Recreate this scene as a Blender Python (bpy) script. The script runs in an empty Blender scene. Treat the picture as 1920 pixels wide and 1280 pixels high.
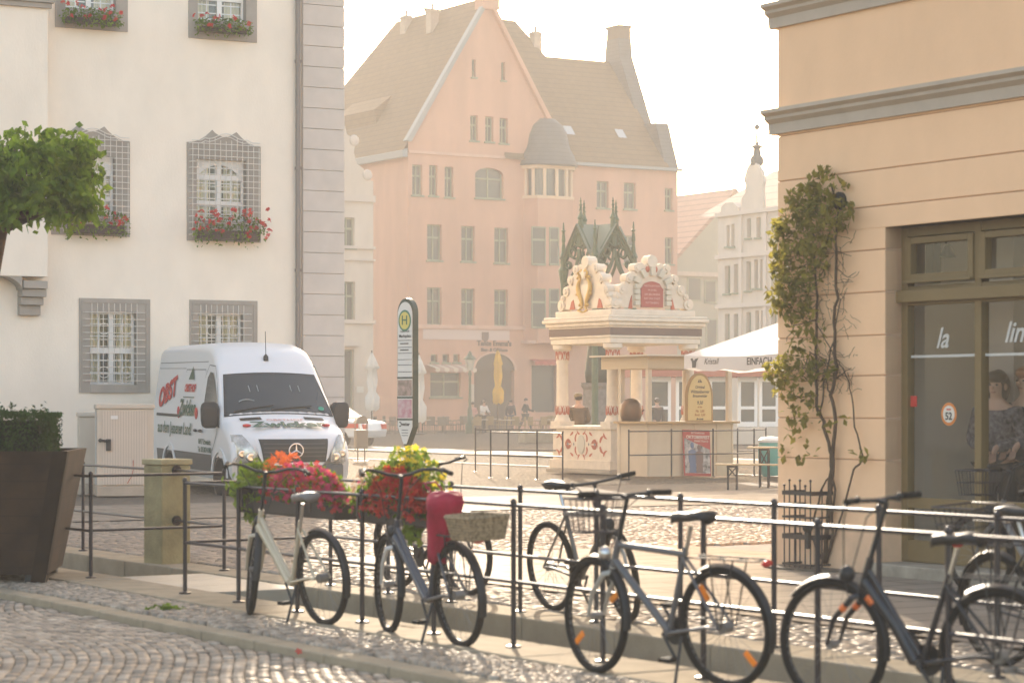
import bpy, math, random
from mathutils import Vector, Matrix
R = math.radians
rnd = random.Random(7)
S = bpy.context.scene
COL = S.collection
# ---------------- camera, sky, sun, exposure ----------------
F, H, HY = 4533.0, 1.6, 755.0            # focal length in photo pixels, eye height, horizon row
cam = bpy.data.cameras.new("camera"); camo = bpy.data.objects.new("camera", cam); COL.objects.link(camo)
camo.location = (0, 0, H); camo.rotation_euler = (R(90), 0, 0)
cam.lens = 85; cam.sensor_width = 36; cam.shift_y = (HY - 640) / 1920
cam.clip_start = .1; cam.clip_end = 3000
cam.dof.use_dof = True; cam.dof.focus_distance = 43; cam.dof.aperture_fstop = 3.2
S.camera = camo
SUN_EL, SUN_AZ = R(21), R(-3)
w = bpy.data.worlds.new("World"); S.world = w; w.use_nodes = True
nt = w.node_tree; bg = nt.nodes['Background']
sky = nt.nodes.new('ShaderNodeTexSky'); sky.sky_type = 'NISHITA'; sky.sun_disc = False
sky.sun_elevation = SUN_EL; sky.sun_rotation = SUN_AZ; sky.dust_density = 3.0; sky.air_density = 1.0; sky.ozone_density = 1.0
tint = nt.nodes.new('ShaderNodeMix'); tint.data_type = 'RGBA'; tint.blend_type = 'MULTIPLY'; tint.inputs['Factor'].default_value = 1; tint.inputs['B'].default_value = (1, .895, .775, 1)   # warm morning haze
nt.links.new(sky.outputs[0], tint.inputs['A']); nt.links.new(tint.outputs['Result'], bg.inputs[0]); bg.inputs[1].default_value = .15
sl = bpy.data.lights.new("sun", 'SUN'); sl.energy = 2.0; sl.angle = R(.6); sl.color = (1, .88, .72)
so = bpy.data.objects.new("sun", sl); COL.objects.link(so)
sd = Vector((math.sin(SUN_AZ) * math.cos(SUN_EL), math.cos(SUN_AZ) * math.cos(SUN_EL), math.sin(SUN_EL)))
so.rotation_euler = (-sd).to_track_quat('-Z', 'Y').to_euler()
S.view_settings.view_transform = 'Standard'; S.view_settings.look = 'None'
S.view_settings.exposure = 2.15; S.view_settings.gamma = 1
S.render.engine = 'CYCLES'
S.cycles.use_denoising = True
S.cycles.max_bounces = 8; S.cycles.transparent_max_bounces = 12; S.cycles.volume_bounces = 1
S.cycles.diffuse_bounces = 4; S.cycles.glossy_bounces = 3; S.cycles.sample_clamp_indirect = 6
S.cycles.caustics_reflective = False; S.cycles.caustics_refractive = False

# ---------------- helpers ----------------
TH = math.atan2(.525, .851)              # street grid: local x = across the channel, local y = away along it
UX, UY, NX, NY = .525, -.851, .851, .525
A0 = (.01, 15.84)
def sw(s, w): return (A0[0] + UX * s + NX * w, A0[1] + UY * s + NY * w)
def tosw(X, Y): X -= A0[0]; Y -= A0[1]; return (X * UX + Y * UY, X * NX + Y * NY)
def gp(px, y, z=0):
    Y = F * (H - z) / (y - HY); return ((px - 960) / F * Y, Y, z)
def at(px, y, Y): return ((px - 960) / F * Y, Y, H - (y - HY) / F * Y)
class Fr:
    """a facade frame: origin on the ground, x along the facade, y into the building"""
    def __init__(s, o, rz):
        s.o = Vector((o[0], o[1], 0)); s.rz = rz
        s.ax = Vector((math.cos(rz), math.sin(rz), 0)); s.ay = Vector((-math.sin(rz), math.cos(rz), 0))
    def px(s, px, y, d=0):
        a = Vector(((px - 960) / F, 1, 0)); l = (d + s.o.dot(s.ay)) / a.dot(s.ay)
        return ((a * l - s.o).dot(s.ax), H - (y - HY) / F * l)
    def rect(s, x0, y0, x1, y1, d=0):
        a, b = s.px(x0, (y0 + y1) / 2, d)[0], s.px(x1, (y0 + y1) / 2, d)[0]
        xm = (x0 + x1) / 2
        return (a, b, s.px(xm, y1, d)[1], s.px(xm, y0, d)[1])
    def world(s, t, d, z=0): p = s.o + s.ax * t + s.ay * d; return (p.x, p.y, z)

class MB:
    def __init__(s): s.v = []; s.f = []; s.mi = []; s.M = None
    def add(s, vs, fs, mi=0):
        b = len(s.v)
        if s.M is not None: vs = [tuple(s.M @ Vector(v)) for v in vs]
        s.v += [tuple(v) for v in vs]
        for f in fs: s.f.append([b + i for i in f]); s.mi.append(mi)
        return s
    def box(s, x0, x1, y0, y1, z0, z1, mi=0):
        if x0 > x1: x0, x1 = x1, x0
        if y0 > y1: y0, y1 = y1, y0
        if z0 > z1: z0, z1 = z1, z0
        return s.add([(x0, y0, z0), (x1, y0, z0), (x1, y1, z0), (x0, y1, z0), (x0, y0, z1), (x1, y0, z1), (x1, y1, z1), (x0, y1, z1)],
                     [(3, 2, 1, 0), (4, 5, 6, 7), (0, 1, 5, 4), (1, 2, 6, 5), (2, 3, 7, 6), (3, 0, 4, 7)], mi)
    def quad(s, a, b, c, d, mi=0): return s.add([a, b, c, d], [(0, 1, 2, 3)], mi)
    def poly(s, pts, mi=0): return s.add(pts, [tuple(range(len(pts)))], mi)
    def prism(s, pts, m, a, b, mi=0):
        """pts: 2-D outline; m 'xz' extrudes along y, 'xy' along z, 'yz' along x"""
        g = {'xz': lambda p, t: (p[0], t, p[1]), 'xy': lambda p, t: (p[0], p[1], t), 'yz': lambda p, t: (t, p[0], p[1])}[m]
        n = len(pts)
        return s.add([g(p, a) for p in pts] + [g(p, b) for p in pts],
                     [tuple(range(n)), tuple(range(2 * n - 1, n - 1, -1))] + [(i, n + i, n + (i + 1) % n, (i + 1) % n) for i in range(n)], mi)
    def tube(s, pts, r, n=8, mi=0, closed=False):
        P = [Vector(p) for p in pts]; k = len(P); rr = r if isinstance(r, (list, tuple)) else [r] * k
        vs = []; up = None
        for i, p in enumerate(P):
            if closed: t = P[(i + 1) % k] - P[i - 1]
            else: t = P[min(i + 1, k - 1)] - P[max(i - 1, 0)]
            if t.length < 1e-9: t = Vector((0, 0, 1))
            t.normalize()
            if up is None: up = Vector((0, 0, 1)) if abs(t.z) < .9 else Vector((1, 0, 0))
            sx = t.cross(up)
            if sx.length < 1e-4: sx = t.cross(Vector((.3, 1, .2)))
            sx.normalize(); up = sx.cross(t).normalized()
            for j in range(n):
                a = 2 * math.pi * j / n; vs.append(p + (sx * math.cos(a) + up * math.sin(a)) * rr[i])
        fs = []
        for i in range(k if closed else k - 1):
            i2 = (i + 1) % k
            for j in range(n): fs.append((i * n + j, i * n + (j + 1) % n, i2 * n + (j + 1) % n, i2 * n + j))
        if not closed: fs += [tuple(range(n - 1, -1, -1)), tuple((k - 1) * n + j for j in range(n))]
        return s.add(vs, fs, mi)
    def lathe(s, prof, c=(0, 0, 0), n=16, mi=0, sx=1, sy=1, a0=0):
        vs = []; fs = []; k = len(prof)
        for r, z in prof:
            for j in range(n):
                a = a0 + 2 * math.pi * j / n; vs.append((c[0] + r * math.cos(a) * sx, c[1] + r * math.sin(a) * sy, c[2] + z))
        for i in range(k - 1):
            for j in range(n): fs.append((i * n + j, i * n + (j + 1) % n, (i + 1) * n + (j + 1) % n, (i + 1) * n + j))
        fs += [tuple(range(n - 1, -1, -1)), tuple((k - 1) * n + j for j in range(n))]
        return s.add(vs, fs, mi)
    def ell(s, c, r, n=12, m=8, mi=0):
        if not isinstance(r, (tuple, list)): r = (r, r, r)
        pr = [(max(1e-4, math.sin(math.pi * i / m)), -math.cos(math.pi * i / m)) for i in range(m + 1)]
        return s.lathe([(p * 1.0, z * r[2]) for p, z in pr], c, n, mi, r[0], r[1])
    def wall(s, x0, x1, z0, z1, holes, y=0, d=.3, mi=0, mr=None):
        xs = sorted({x0, x1, *[min(max(h[k], x0), x1) for h in holes for k in (0, 1)]}); zs = sorted({z0, z1, *[min(max(h[k], z0), z1) for h in holes for k in (2, 3)]})
        for i in range(len(xs) - 1):
            for j in range(len(zs) - 1):
                cx, cz = (xs[i] + xs[i + 1]) / 2, (zs[j] + zs[j + 1]) / 2
                if any(h[0] < cx < h[1] and h[2] < cz < h[3] for h in holes): continue
                s.quad((xs[i], y, zs[j]), (xs[i + 1], y, zs[j]), (xs[i + 1], y, zs[j + 1]), (xs[i], y, zs[j + 1]), mi)
        m2 = mi if mr is None else mr
        for a, b, c, e in holes:
            s.quad((a, y, c), (a, y, e), (a, y + d, e), (a, y + d, c), m2); s.quad((b, y, e), (b, y, c), (b, y + d, c), (b, y + d, e), m2)
            s.quad((a, y, c), (a, y + d, c), (b, y + d, c), (b, y, c), m2); s.quad((a, y, e), (b, y, e), (b, y + d, e), (a, y + d, e), m2)
        return s
    def build(s, name, mats, parent=None, smooth=False, bev=0, loc=None, rz=None):
        me = bpy.data.meshes.new(name); me.from_pydata(s.v, [], s.f)
        if not isinstance(mats, (list, tuple)): mats = [mats]
        for m in mats: me.materials.append(m)
        if len(mats) > 1: me.polygons.foreach_set('material_index', s.mi)
        if smooth: me.polygons.foreach_set('use_smooth', [True] * len(me.polygons))
        me.update()
        o = bpy.data.objects.new(name, me); COL.objects.link(o)
        if smooth and smooth != 2: auto(o)
        if parent is not None: o.parent = parent
        if loc is not None: o.location = loc
        if rz is not None: o.rotation_euler = (0, 0, rz)
        if bev:
            b = o.modifiers.new('bevel', 'BEVEL'); b.width = bev; b.segments = 2; b.limit_method = 'ANGLE'; b.angle_limit = R(40)
        return o
def auto(o):
    import bmesh
    bm = bmesh.new(); bm.from_mesh(o.data)
    for e in bm.edges:
        if len(e.link_faces) == 2 and e.calc_face_angle(0) > R(42): e.smooth = False
    bm.to_mesh(o.data); bm.free()
def tag(o, label=None, cat=None, group=None, kind=None):
    if label: o['label'] = label
    if cat: o['category'] = cat
    if group: o['group'] = group
    if kind: o['kind'] = kind
    return o
def thing(name, label, cat, loc=(0, 0, 0), rz=0, group=None, rot=None):
    o = bpy.data.objects.new(name, None); COL.objects.link(o); o.empty_display_size = .1
    o.location = loc if len(loc) == 3 else (loc[0], loc[1], 0); o.rotation_euler = rot or (0, 0, rz)
    return tag(o, label, cat, group)
def dup(root, loc, rz=None, label=None):
    r = root.copy(); COL.objects.link(r); r.location = loc
    if rz is not None: r.rotation_euler = (0, 0, rz)
    if label: r['label'] = label
    for ch in list(root.children):
        c = ch.copy(); COL.objects.link(c); c.parent = r
        for g in ch.children:
            d = g.copy(); COL.objects.link(d); d.parent = c
    return r
def text_obj(name, txt, size, m, parent, loc, rot, shear=0, sx=1, align='CENTER', bold=0, dz=.002, space=1):
    cu = bpy.data.curves.new('tmp', 'FONT'); cu.body = txt; cu.size = size; cu.align_x = align; cu.align_y = 'CENTER'
    cu.extrude = dz; cu.shear = shear; cu.offset = bold; cu.resolution_u = 3; cu.space_character = space
    to = bpy.data.objects.new('tmp', cu); COL.objects.link(to)
    me = bpy.data.meshes.new_from_object(to.evaluated_get(bpy.context.evaluated_depsgraph_get()))
    bpy.data.objects.remove(to); bpy.data.curves.remove(cu)
    me.name = name; me.materials.clear(); me.materials.append(m)
    o = bpy.data.objects.new(name, me); COL.objects.link(o); o.parent = parent; o.location = loc; o.rotation_euler = rot; o.scale = (sx, 1, 1)
    return o
def arc(cx, cy, r, a0, a1, n=12):
    return [(cx + r * math.cos(R(a0 + (a1 - a0) * i / n)), cy + r * math.sin(R(a0 + (a1 - a0) * i / n))) for i in range(n + 1)]

# ---------------- materials ----------------
MATS = {}
def mat(name, c, rough=.7, spec=.4, metal=0, var=0, vs=3, bump=0, bs=40, trans=0, c2=None, coat=0, stretch=None, dirt=None):
    if name in MATS: return MATS[name]
    m = bpy.data.materials.new(name); m.use_nodes = True; t = m.node_tree; N = t.nodes; L = t.links
    b = N['Principled BSDF']; b.inputs['Base Color'].default_value = (*c, 1); b.inputs['Roughness'].default_value = rough
    b.inputs['Specular IOR Level'].default_value = spec; b.inputs['Metallic'].default_value = metal; b.inputs['Coat Weight'].default_value = coat
    if var or bump or c2:
        tc = N.new('ShaderNodeTexCoord'); src = tc.outputs['Object']
        if stretch:
            mp = N.new('ShaderNodeMapping'); mp.inputs['Scale'].default_value = stretch; L.new(src, mp.inputs[0]); src = mp.outputs[0]
    if var or c2:
        n = N.new('ShaderNodeTexNoise'); n.inputs['Scale'].default_value = vs; n.inputs['Detail'].default_value = 6; n.inputs['Roughness'].default_value = .6; L.new(src, n.inputs[0])
        r = N.new('ShaderNodeValToRGB'); r.color_ramp.elements[0].position = .32; r.color_ramp.elements[1].position = .68
        lo = tuple(x * (1 - var) for x in c); hi = c2 or tuple(min(1, x * (1 + var)) for x in c)
        r.color_ramp.elements[0].color = (*lo, 1); r.color_ramp.elements[1].color = (*hi, 1)
        L.new(n.outputs[0], r.inputs[0]); L.new(r.outputs[0], b.inputs['Base Color'])
    if bump:
        n2 = N.new('ShaderNodeTexNoise'); n2.inputs['Scale'].default_value = bs; n2.inputs['Detail'].default_value = 4; L.new(src, n2.inputs[0])
        bp = N.new('ShaderNodeBump'); bp.inputs['Strength'].default_value = bump; bp.inputs['Distance'].default_value = .02
        L.new(n2.outputs[0], bp.inputs['Height']); L.new(bp.outputs[0], b.inputs['Normal'])
    if trans:
        tr = N.new('ShaderNodeBsdfTranslucent'); mx = N.new('ShaderNodeMixShader'); mx.inputs[0].default_value = trans
        tr.inputs[0].default_value = (*[min(1, x * 1.6) for x in c], 1)
        if var or c2: L.new(r.outputs[0], tr.inputs[0])
        L.new(b.outputs[0], mx.inputs[1]); L.new(tr.outputs[0], mx.inputs[2]); L.new(mx.outputs[0], N['Material Output'].inputs[0])
    MATS[name] = m; return m
def glass(name, tint=(.9, .93, .92), refl=.25, rough=.03):
    if name in MATS: return MATS[name]
    m = bpy.data.materials.new(name); m.use_nodes = True; t = m.node_tree; N = t.nodes; L = t.links; N.remove(N['Principled BSDF'])
    a = N.new('ShaderNodeBsdfTransparent'); a.inputs[0].default_value = (*tint, 1)
    g = N.new('ShaderNodeBsdfGlossy'); g.inputs['Roughness'].default_value = rough; g.inputs[0].default_value = (.95, .96, .95, 1)
    lw = N.new('ShaderNodeLayerWeight'); lw.inputs[0].default_value = .5; f = N.new('ShaderNodeMath'); f.operation = 'POWER'; f.inputs[1].default_value = 5; L.new(lw.outputs['Facing'], f.inputs[0])
    ad = N.new('ShaderNodeMath'); ad.operation = 'ADD'; ad.use_clamp = True; ad.inputs[1].default_value = refl + .05; L.new(f.outputs[0], ad.inputs[0])
    x = N.new('ShaderNodeMixShader'); L.new(ad.outputs[0], x.inputs[0]); L.new(a.outputs[0], x.inputs[1]); L.new(g.outputs[0], x.inputs[2])
    L.new(x.outputs[0], N['Material Output'].inputs[0]); MATS[name] = m; return m
def striped(name, c, cj, period, axis=2, jw=.06, rough=.75, bump=.4, var=.06, off=0, jdepth=1.0):
    """surface with regular joints along one axis (tile courses, boards)"""
    m = mat(name, c, rough, .3, var=var, vs=2.5); N = m.node_tree.nodes; L = m.node_tree.links; b = N['Principled BSDF']
    tc = N.new('ShaderNodeTexCoord'); sp = N.new('ShaderNodeSeparateXYZ'); L.new(tc.outputs['Object'], sp.inputs[0])
    d = N.new('ShaderNodeMath'); d.operation = 'DIVIDE'; d.inputs[1].default_value = period; L.new(sp.outputs[axis], d.inputs[0])
    a = N.new('ShaderNodeMath'); a.operation = 'ADD'; a.inputs[1].default_value = off; L.new(d.outputs[0], a.inputs[0])
    f = N.new('ShaderNodeMath'); f.operation = 'FRACT'; L.new(a.outputs[0], f.inputs[0])
    g = N.new('ShaderNodeMath'); g.operation = 'LESS_THAN'; g.inputs[1].default_value = jw; L.new(f.outputs[0], g.inputs[0])
    mx = N.new('ShaderNodeMix'); mx.data_type = 'RGBA'; L.new(g.outputs[0], mx.inputs['Factor'])
    src = b.inputs['Base Color'].links[0].from_socket; L.new(src, mx.inputs['A']); mx.inputs['B'].default_value = (*cj, 1)
    L.new(mx.outputs['Result'], b.inputs['Base Color'])
    bp = N.new('ShaderNodeBump'); bp.inputs['Strength'].default_value = bump; bp.inputs['Distance'].default_value = .03
    L.new(f.outputs[0], bp.inputs['Height']); L.new(bp.outputs[0], b.inputs['Normal'])
    return m
def cobble_mat(name, scale, c1, c2, cj, rough=.42, bump=.7, rand=.75):
    m = bpy.data.materials.new(name); m.use_nodes = True; t = m.node_tree; N = t.nodes; L = t.links; b = N['Principled BSDF']
    tc = N.new('ShaderNodeTexCoord'); mp = N.new('ShaderNodeMapping'); L.new(tc.outputs['Object'], mp.inputs[0])
    nz = N.new('ShaderNodeTexNoise'); nz.inputs['Scale'].default_value = .5; L.new(tc.outputs['Object'], nz.inputs[0])
    va = N.new('ShaderNodeVectorMath'); va.operation = 'SCALE'; va.inputs['Scale'].default_value = .5; L.new(nz.outputs['Color'], va.inputs[0])
    vb = N.new('ShaderNodeVectorMath'); vb.operation = 'ADD'; L.new(mp.outputs[0], vb.inputs[0]); L.new(va.outputs[0], vb.inputs[1])
    v = N.new('ShaderNodeTexVoronoi'); v.voronoi_dimensions = '2D'; v.feature = 'DISTANCE_TO_EDGE'; v.inputs['Scale'].default_value = scale; v.inputs['Randomness'].default_value = rand
    v2 = N.new('ShaderNodeTexVoronoi'); v2.voronoi_dimensions = '2D'; v2.inputs['Scale'].default_value = scale; v2.inputs['Randomness'].default_value = rand
    for q in (v, v2): L.new(vb.outputs[0], q.inputs['Vector'])
    mr = N.new('ShaderNodeMapRange'); mr.interpolation_type = 'SMOOTHSTEP'; mr.inputs['From Max'].default_value = .16; L.new(v.outputs['Distance'], mr.inputs['Value'])
    cr = N.new('ShaderNodeMix'); cr.data_type = 'RGBA'; cr.inputs['A'].default_value = (*c1, 1); cr.inputs['B'].default_value = (*c2, 1)
    sp = N.new('ShaderNodeSeparateXYZ'); L.new(v2.outputs['Color'], sp.inputs[0]); L.new(sp.outputs[0], cr.inputs['Factor'])
    cj_ = N.new('ShaderNodeMix'); cj_.data_type = 'RGBA'; cj_.inputs['A'].default_value = (*cj, 1); L.new(cr.outputs['Result'], cj_.inputs['B']); L.new(mr.outputs[0], cj_.inputs['Factor'])
    L.new(cj_.outputs['Result'], b.inputs['Base Color'])
    tl = N.new('ShaderNodeMath'); tl.operation = 'MULTIPLY'; tl.inputs[1].default_value = .35; L.new(sp.outputs[1], tl.inputs[0])
    hs = N.new('ShaderNodeMath'); hs.operation = 'ADD'; L.new(mr.outputs[0], hs.inputs[0]); L.new(tl.outputs[0], hs.inputs[1])
    bp = N.new('ShaderNodeBump'); bp.inputs['Strength'].default_value = bump; bp.inputs['Distance'].default_value = .03
    L.new(hs.outputs[0], bp.inputs['Height']); L.new(bp.outputs[0], b.inputs['Normal'])
    b.inputs['Roughness'].default_value = rough; b.inputs['Specular IOR Level'].default_value = .5
    MATS[name] = m; return m
def dull(m, fac=.12, rough=.36, tint=(1, .93, .85)):
    """worn stone: a matt body with a thin weak polish"""
    N = m.node_tree.nodes; L = m.node_tree.links; b = N['Principled BSDF']
    d = N.new('ShaderNodeBsdfDiffuse'); g = N.new('ShaderNodeBsdfGlossy'); g.inputs['Roughness'].default_value = rough; g.inputs[0].default_value = (*tint, 1)
    if b.inputs['Base Color'].links: L.new(b.inputs['Base Color'].links[0].from_socket, d.inputs[0])
    else: d.inputs[0].default_value = b.inputs['Base Color'].default_value
    if b.inputs['Normal'].links:
        for q in (d, g): L.new(b.inputs['Normal'].links[0].from_socket, q.inputs['Normal'])
    x = N.new('ShaderNodeMixShader'); x.inputs[0].default_value = fac; L.new(d.outputs[0], x.inputs[1]); L.new(g.outputs[0], x.inputs[2]); L.new(x.outputs[0], N['Material Output'].inputs[0]); N.remove(b)
    return m
def vary(m, lo=.62, hi=1.22):
    """every sett its own tone"""
    N = m.node_tree.nodes; L = m.node_tree.links; b = N['Principled BSDF']; g = N.new('ShaderNodeNewGeometry'); mr = N.new('ShaderNodeMapRange'); mr.inputs['To Min'].default_value = lo; mr.inputs['To Max'].default_value = hi
    L.new(g.outputs['Random Per Island'], mr.inputs['Value']); x = N.new('ShaderNodeMix'); x.data_type = 'RGBA'; x.blend_type = 'MULTIPLY'; x.inputs['Factor'].default_value = 1
    L.new(b.inputs['Base Color'].links[0].from_socket, x.inputs['A']); L.new(mr.outputs[0], x.inputs['B']); L.new(x.outputs['Result'], b.inputs['Base Color'])
def slab_mat(name, c, bw=.9, bh=.45, rough=.5):
    m = mat(name, c, rough, .45, var=.12, vs=1.2); N = m.node_tree.nodes; L = m.node_tree.links; b = N['Principled BSDF']
    tc = N.new('ShaderNodeTexCoord'); k = N.new('ShaderNodeTexBrick'); L.new(tc.outputs['Object'], k.inputs[0])
    k.inputs['Scale'].default_value = 1; k.inputs['Mortar Size'].default_value = .012; k.inputs['Brick Width'].default_value = bw; k.inputs['Row Height'].default_value = bh
    k.inputs['Color1'].default_value = (1, 1, 1, 1); k.inputs['Color2'].default_value = (.82, .82, .82, 1); k.inputs['Mortar'].default_value = (.3, .28, .25, 1)
    x = N.new('ShaderNodeMix'); x.data_type = 'RGBA'; x.blend_type = 'MULTIPLY'; x.inputs['Factor'].default_value = 1
    L.new(b.inputs['Base Color'].links[0].from_socket, x.inputs['A']); L.new(k.outputs['Color'], x.inputs['B']); L.new(x.outputs['Result'], b.inputs['Base Color'])
    return m
M_cream = mat('cream_render', (.86, .76, .635), .85, .2, var=.045, vs=1.5, stretch=(1, 1, .55), bump=.15, bs=25)
M_greystone = mat('grey_stone', (.36, .32, .275), .8, .25, var=.08, vs=3)
M_quoin = mat('grey_quoin', (.58, .51, .45), .8, .25, var=.06, vs=2)
M_white = mat('white_paint', (.8, .78, .74), .45, .4)
M_whiteiron = mat('white_iron', (.68, .63, .56), .5, .4)
M_black = mat('black_iron', (.025, .018, .02), .4, .45)
M_rubber = mat('rubber', (.014, .013, .012), .85, .15)
M_rim = mat('rim_metal', (.22, .21, .20), .45, .5, .6)
M_chrome = mat('bare_metal', (.6, .59, .57), .28, .5, 1)
M_dark = mat('dark_plastic', (.02, .02, .021), .5, .35)
M_stone = mat('kerb_stone', (.30, .25, .18), .5, .45, var=.14, vs=4, bump=.25, bs=60)
M_wallstone = mat('channel_stone', (.17, .145, .085), .8, .2, var=.25, vs=3, bump=.4, bs=25)
M_glassdark = mat('dark_window', (.06, .07, .065), .12, .5)
M_glass = glass('clear_glass')
M_leaf = mat('green_leaf', (.10, .19, .02), .6, .25, var=.6, vs=3.5, trans=.6, c2=(.26, .38, .035))
M_boxleaf = mat('box_leaf', (.035, .066, .014), .8, .15, var=.5, vs=5, trans=.2)
M_vineleaf = mat('vine_leaf', (.10, .11, .018), .6, .25, var=.4, vs=5, trans=.6, c2=(.42, .36, .07))
M_bark = mat('bark', (.09, .06, .04), .85, .2, var=.3, vs=8, bump=.5, bs=30)
M_red = mat('red_petal', (.42, .035, .025), .6, .3, trans=.35)
M_pink = mat('pink_petal', (.42, .045, .10), .6, .3, trans=.35)
M_orange = mat('orange_petal', (.60, .13, .03), .6, .3, trans=.35)
M_yellow = mat('yellow_petal', (.75, .5, .03), .6, .3, trans=.4)
M_lime = mat('lime_leaf', (.19, .27, .03), .6, .3, var=.5, vs=9, trans=.5)
M_skin = mat('skin', (.45, .27, .19), .6, .35)
# ================= the ground =================
M_cob = cobble_mat('cobble_far', 8.0, (.16, .133, .10), (.23, .193, .148), (.07, .056, .043), .62, .9)
M_cobstone = mat('cobble_near', (.30, .25, .195), .55, .3, var=.28, vs=9, bump=.25, bs=35)
M_joint = mat('joint_soil', (.12, .095, .07), .9, .2, var=.3, vs=6, bump=.4, bs=30)
M_slab = slab_mat('pale_slab', (.28, .235, .185), rough=.62)
M_road = cobble_mat('cobble_road', 9.5, (.16, .133, .10), (.23, .193, .148), (.07, .056, .043), .62, .9)
for q_ in (M_cob, M_road): dull(q_, .012, .36)
M_cobsun = mat('cobble_sun_toned', (.255, .212, .165), .55, .3, var=.16, vs=9, bump=.25, bs=35); vary(M_cobsun, .8, 1.15); vary(M_cobstone); dull(M_cobsun, .04, .38); dull(M_cobstone, .045, .36); dull(M_slab, .026, .34); dull(M_stone, .01, .4)  # plaza setts: separate copy, its colour darkened against the sunlight falling there
def setting(o): o['kind'] = 'structure'; return o
def flat(name, w0, w1, s0, s1, z, m):
    b = MB(); b.quad((w0, -s1, z), (w1, -s1, z), (w1, -s0, z), (w0, -s0, z))
    return setting(b.build(name, m, loc=(*A0, 0), rz=TH))
flat('ground', 1.65, 900, -900, 300, -.035, M_cob)
flat('road', -600, -.9, -900, 300, -.115, M_road)
flat('channel_floor', .2, 1.4, -300, 60, -.85, M_wallstone)
wt = mat('channel_water', (.03, .035, .025), .08, .5)
flat('channel_water', .2, 1.4, -300, 60, -.68, wt)
flat('strip_bed', -1.0, -.2, -9.2, 60, -.05, M_joint)
flat('slab_path', 1.66, 75, -21.8, -17.2, .012, M_slab)
flat('pavement', 2.7, 7.5, -8.6, 40, .012, M_slab)
flat('cobble_bed', 1.6, 24, -26, 4, -.02, M_joint)
M_gut = mat('gutter_stone', (.10, .085, .07), .7)
flat('gutter', 33.0, 33.7, -120, -20, .006, M_gut)
flat('gutter', 24.4, 24.6, -60, -28, .006, M_gut)
flat('slab_path', 30.2, 33.0, -120, -20, .004, M_slab)
# coping of the channel
def coping(w0, w1, s0, s1, z0, z1, L=1.1):
    b = MB(); s = s0
    while s < s1:
        e = min(s + L * rnd.uniform(.85, 1.15), s1); j = rnd.uniform(-.004, .004)
        b.box(w0, w1, -s - .005, -e + .005, z0, z1 + j); s = e
    return setting(b.build('kerb', M_stone, loc=(*A0, 0), rz=TH, bev=.012))
coping(-.3, .3, -60, 30, -.3, 0); coping(1.22, 1.66, -60, 30, -.3, 0)
coping(-1.12, -.92, -9.3, 30, -.3, -.03, 1.0)
# channel side walls, courses of blocks
b = MB()
for side, (w0, w1) in enumerate(((.02, .30), (1.20, 1.5))):
    for k, (z0, z1) in enumerate(((-.85, -.575), (-.565, -.302))):
        s = -40 + .3 * k
        while s < 16:
            e = s + rnd.uniform(.6, 1.0); j = rnd.uniform(-.006, .006)
            b.box(w0 + j, w1 + j, -s - .004, -e + .004, z0, z1); s = e
setting(b.build('channel_wall', M_wallstone, loc=(*A0, 0), rz=TH, bev=.008))
# bridge slabs over the channel
b = MB()
for k in range(3): b.box(.302, 1.218, 5.42 + .71 * k, 5.42 + .71 * k + .70, -.16, -.012)
setting(b.build('bridge_slab', mat('bridge_stone', (.36, .31, .24), .7, .3, var=.08, vs=3), loc=(*A0, 0), rz=TH, bev=.01))

# real setts close to the camera
def stones(name, cells, m, h=.045):
    vs = []; fs = []
    for (cx, cy, a, hx, hy, z) in cells:
        b0 = len(vs); ca, sa = math.cos(a), math.sin(a); tz = z + rnd.uniform(-.005, .005)
        tx, ty = rnd.uniform(-.04, .04), rnd.uniform(-.04, .04)
        for k, (f, zz) in enumerate(((1, -h), (.985, -.010), (.86, 0))):
            for (ex, ey) in ((-1, -1), (1, -1), (1, 1), (-1, 1)):
                q = 1 if k < 2 else rnd.uniform(.92, 1.06)
                lx, ly = ex * hx * f * q * rnd.uniform(.93, 1.05), ey * hy * f * q * rnd.uniform(.93, 1.05)
                vs.append((cx + lx * ca - ly * sa, cy + lx * sa + ly * ca, tz + zz + (lx * tx + ly * ty if k else 0)))
        vs.append((cx, cy, tz + .003))
        for k in (0, 4):
            for j in range(4): fs.append((b0 + k + j, b0 + k + (j + 1) % 4, b0 + k + 4 + (j + 1) % 4, b0 + k + 4 + j))
        for j in range(4): fs.append((b0 + 8 + j, b0 + 8 + (j + 1) % 4, b0 + 12))
    B = MB(); B.v = vs; B.f = fs; B.mi = [0] * len(fs)
    return setting(B.build(name, m, loc=(*A0, 0), rz=TH, smooth=2))
def vis(x, y, mg=1.06):
    p = Fr(A0, TH).world(x, y); return p[1] > 10 and abs(p[0]) < p[1] * 960 / F * mg + .3 and p[1] > 12.6
def rows(x0, x1, y0, y1, pitch, ln, z, cond=lambda x, y: True, ang=0.0, wav=.22, wl=2.6):
    out = []; ca, sa = math.cos(ang), math.sin(ang); n = int(max(x1 - x0, y1 - y0) * 1.5 / pitch)
    cx, cy = (x0 + x1) / 2, (y0 + y1) / 2; half = max(x1 - x0, y1 - y0) * .8
    for r in range(-n // 2, n // 2 + 1):
        u = -half + rnd.uniform(0, ln)
        while u < half:
            l = ln * rnd.uniform(.7, 1.4); ph = math.pi * (u / wl)
            v = r * pitch + wav * math.sin(ph + .15 * r * pitch); sl = wav * math.pi / wl * math.cos(ph + .15 * r * pitch)
            x = cx + u * ca - v * sa; y = cy + u * sa + v * ca
            if x0 < x < x1 and y0 < y < y1 and vis(x, y) and cond(x, y):
                out.append((x, y, ang + math.atan(sl) + rnd.uniform(-.08, .08), l * .5 * math.cos(math.atan(sl)) * .97 , pitch * .47 * rnd.uniform(.9, 1.05), z))
            u += l
    return out
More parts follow.
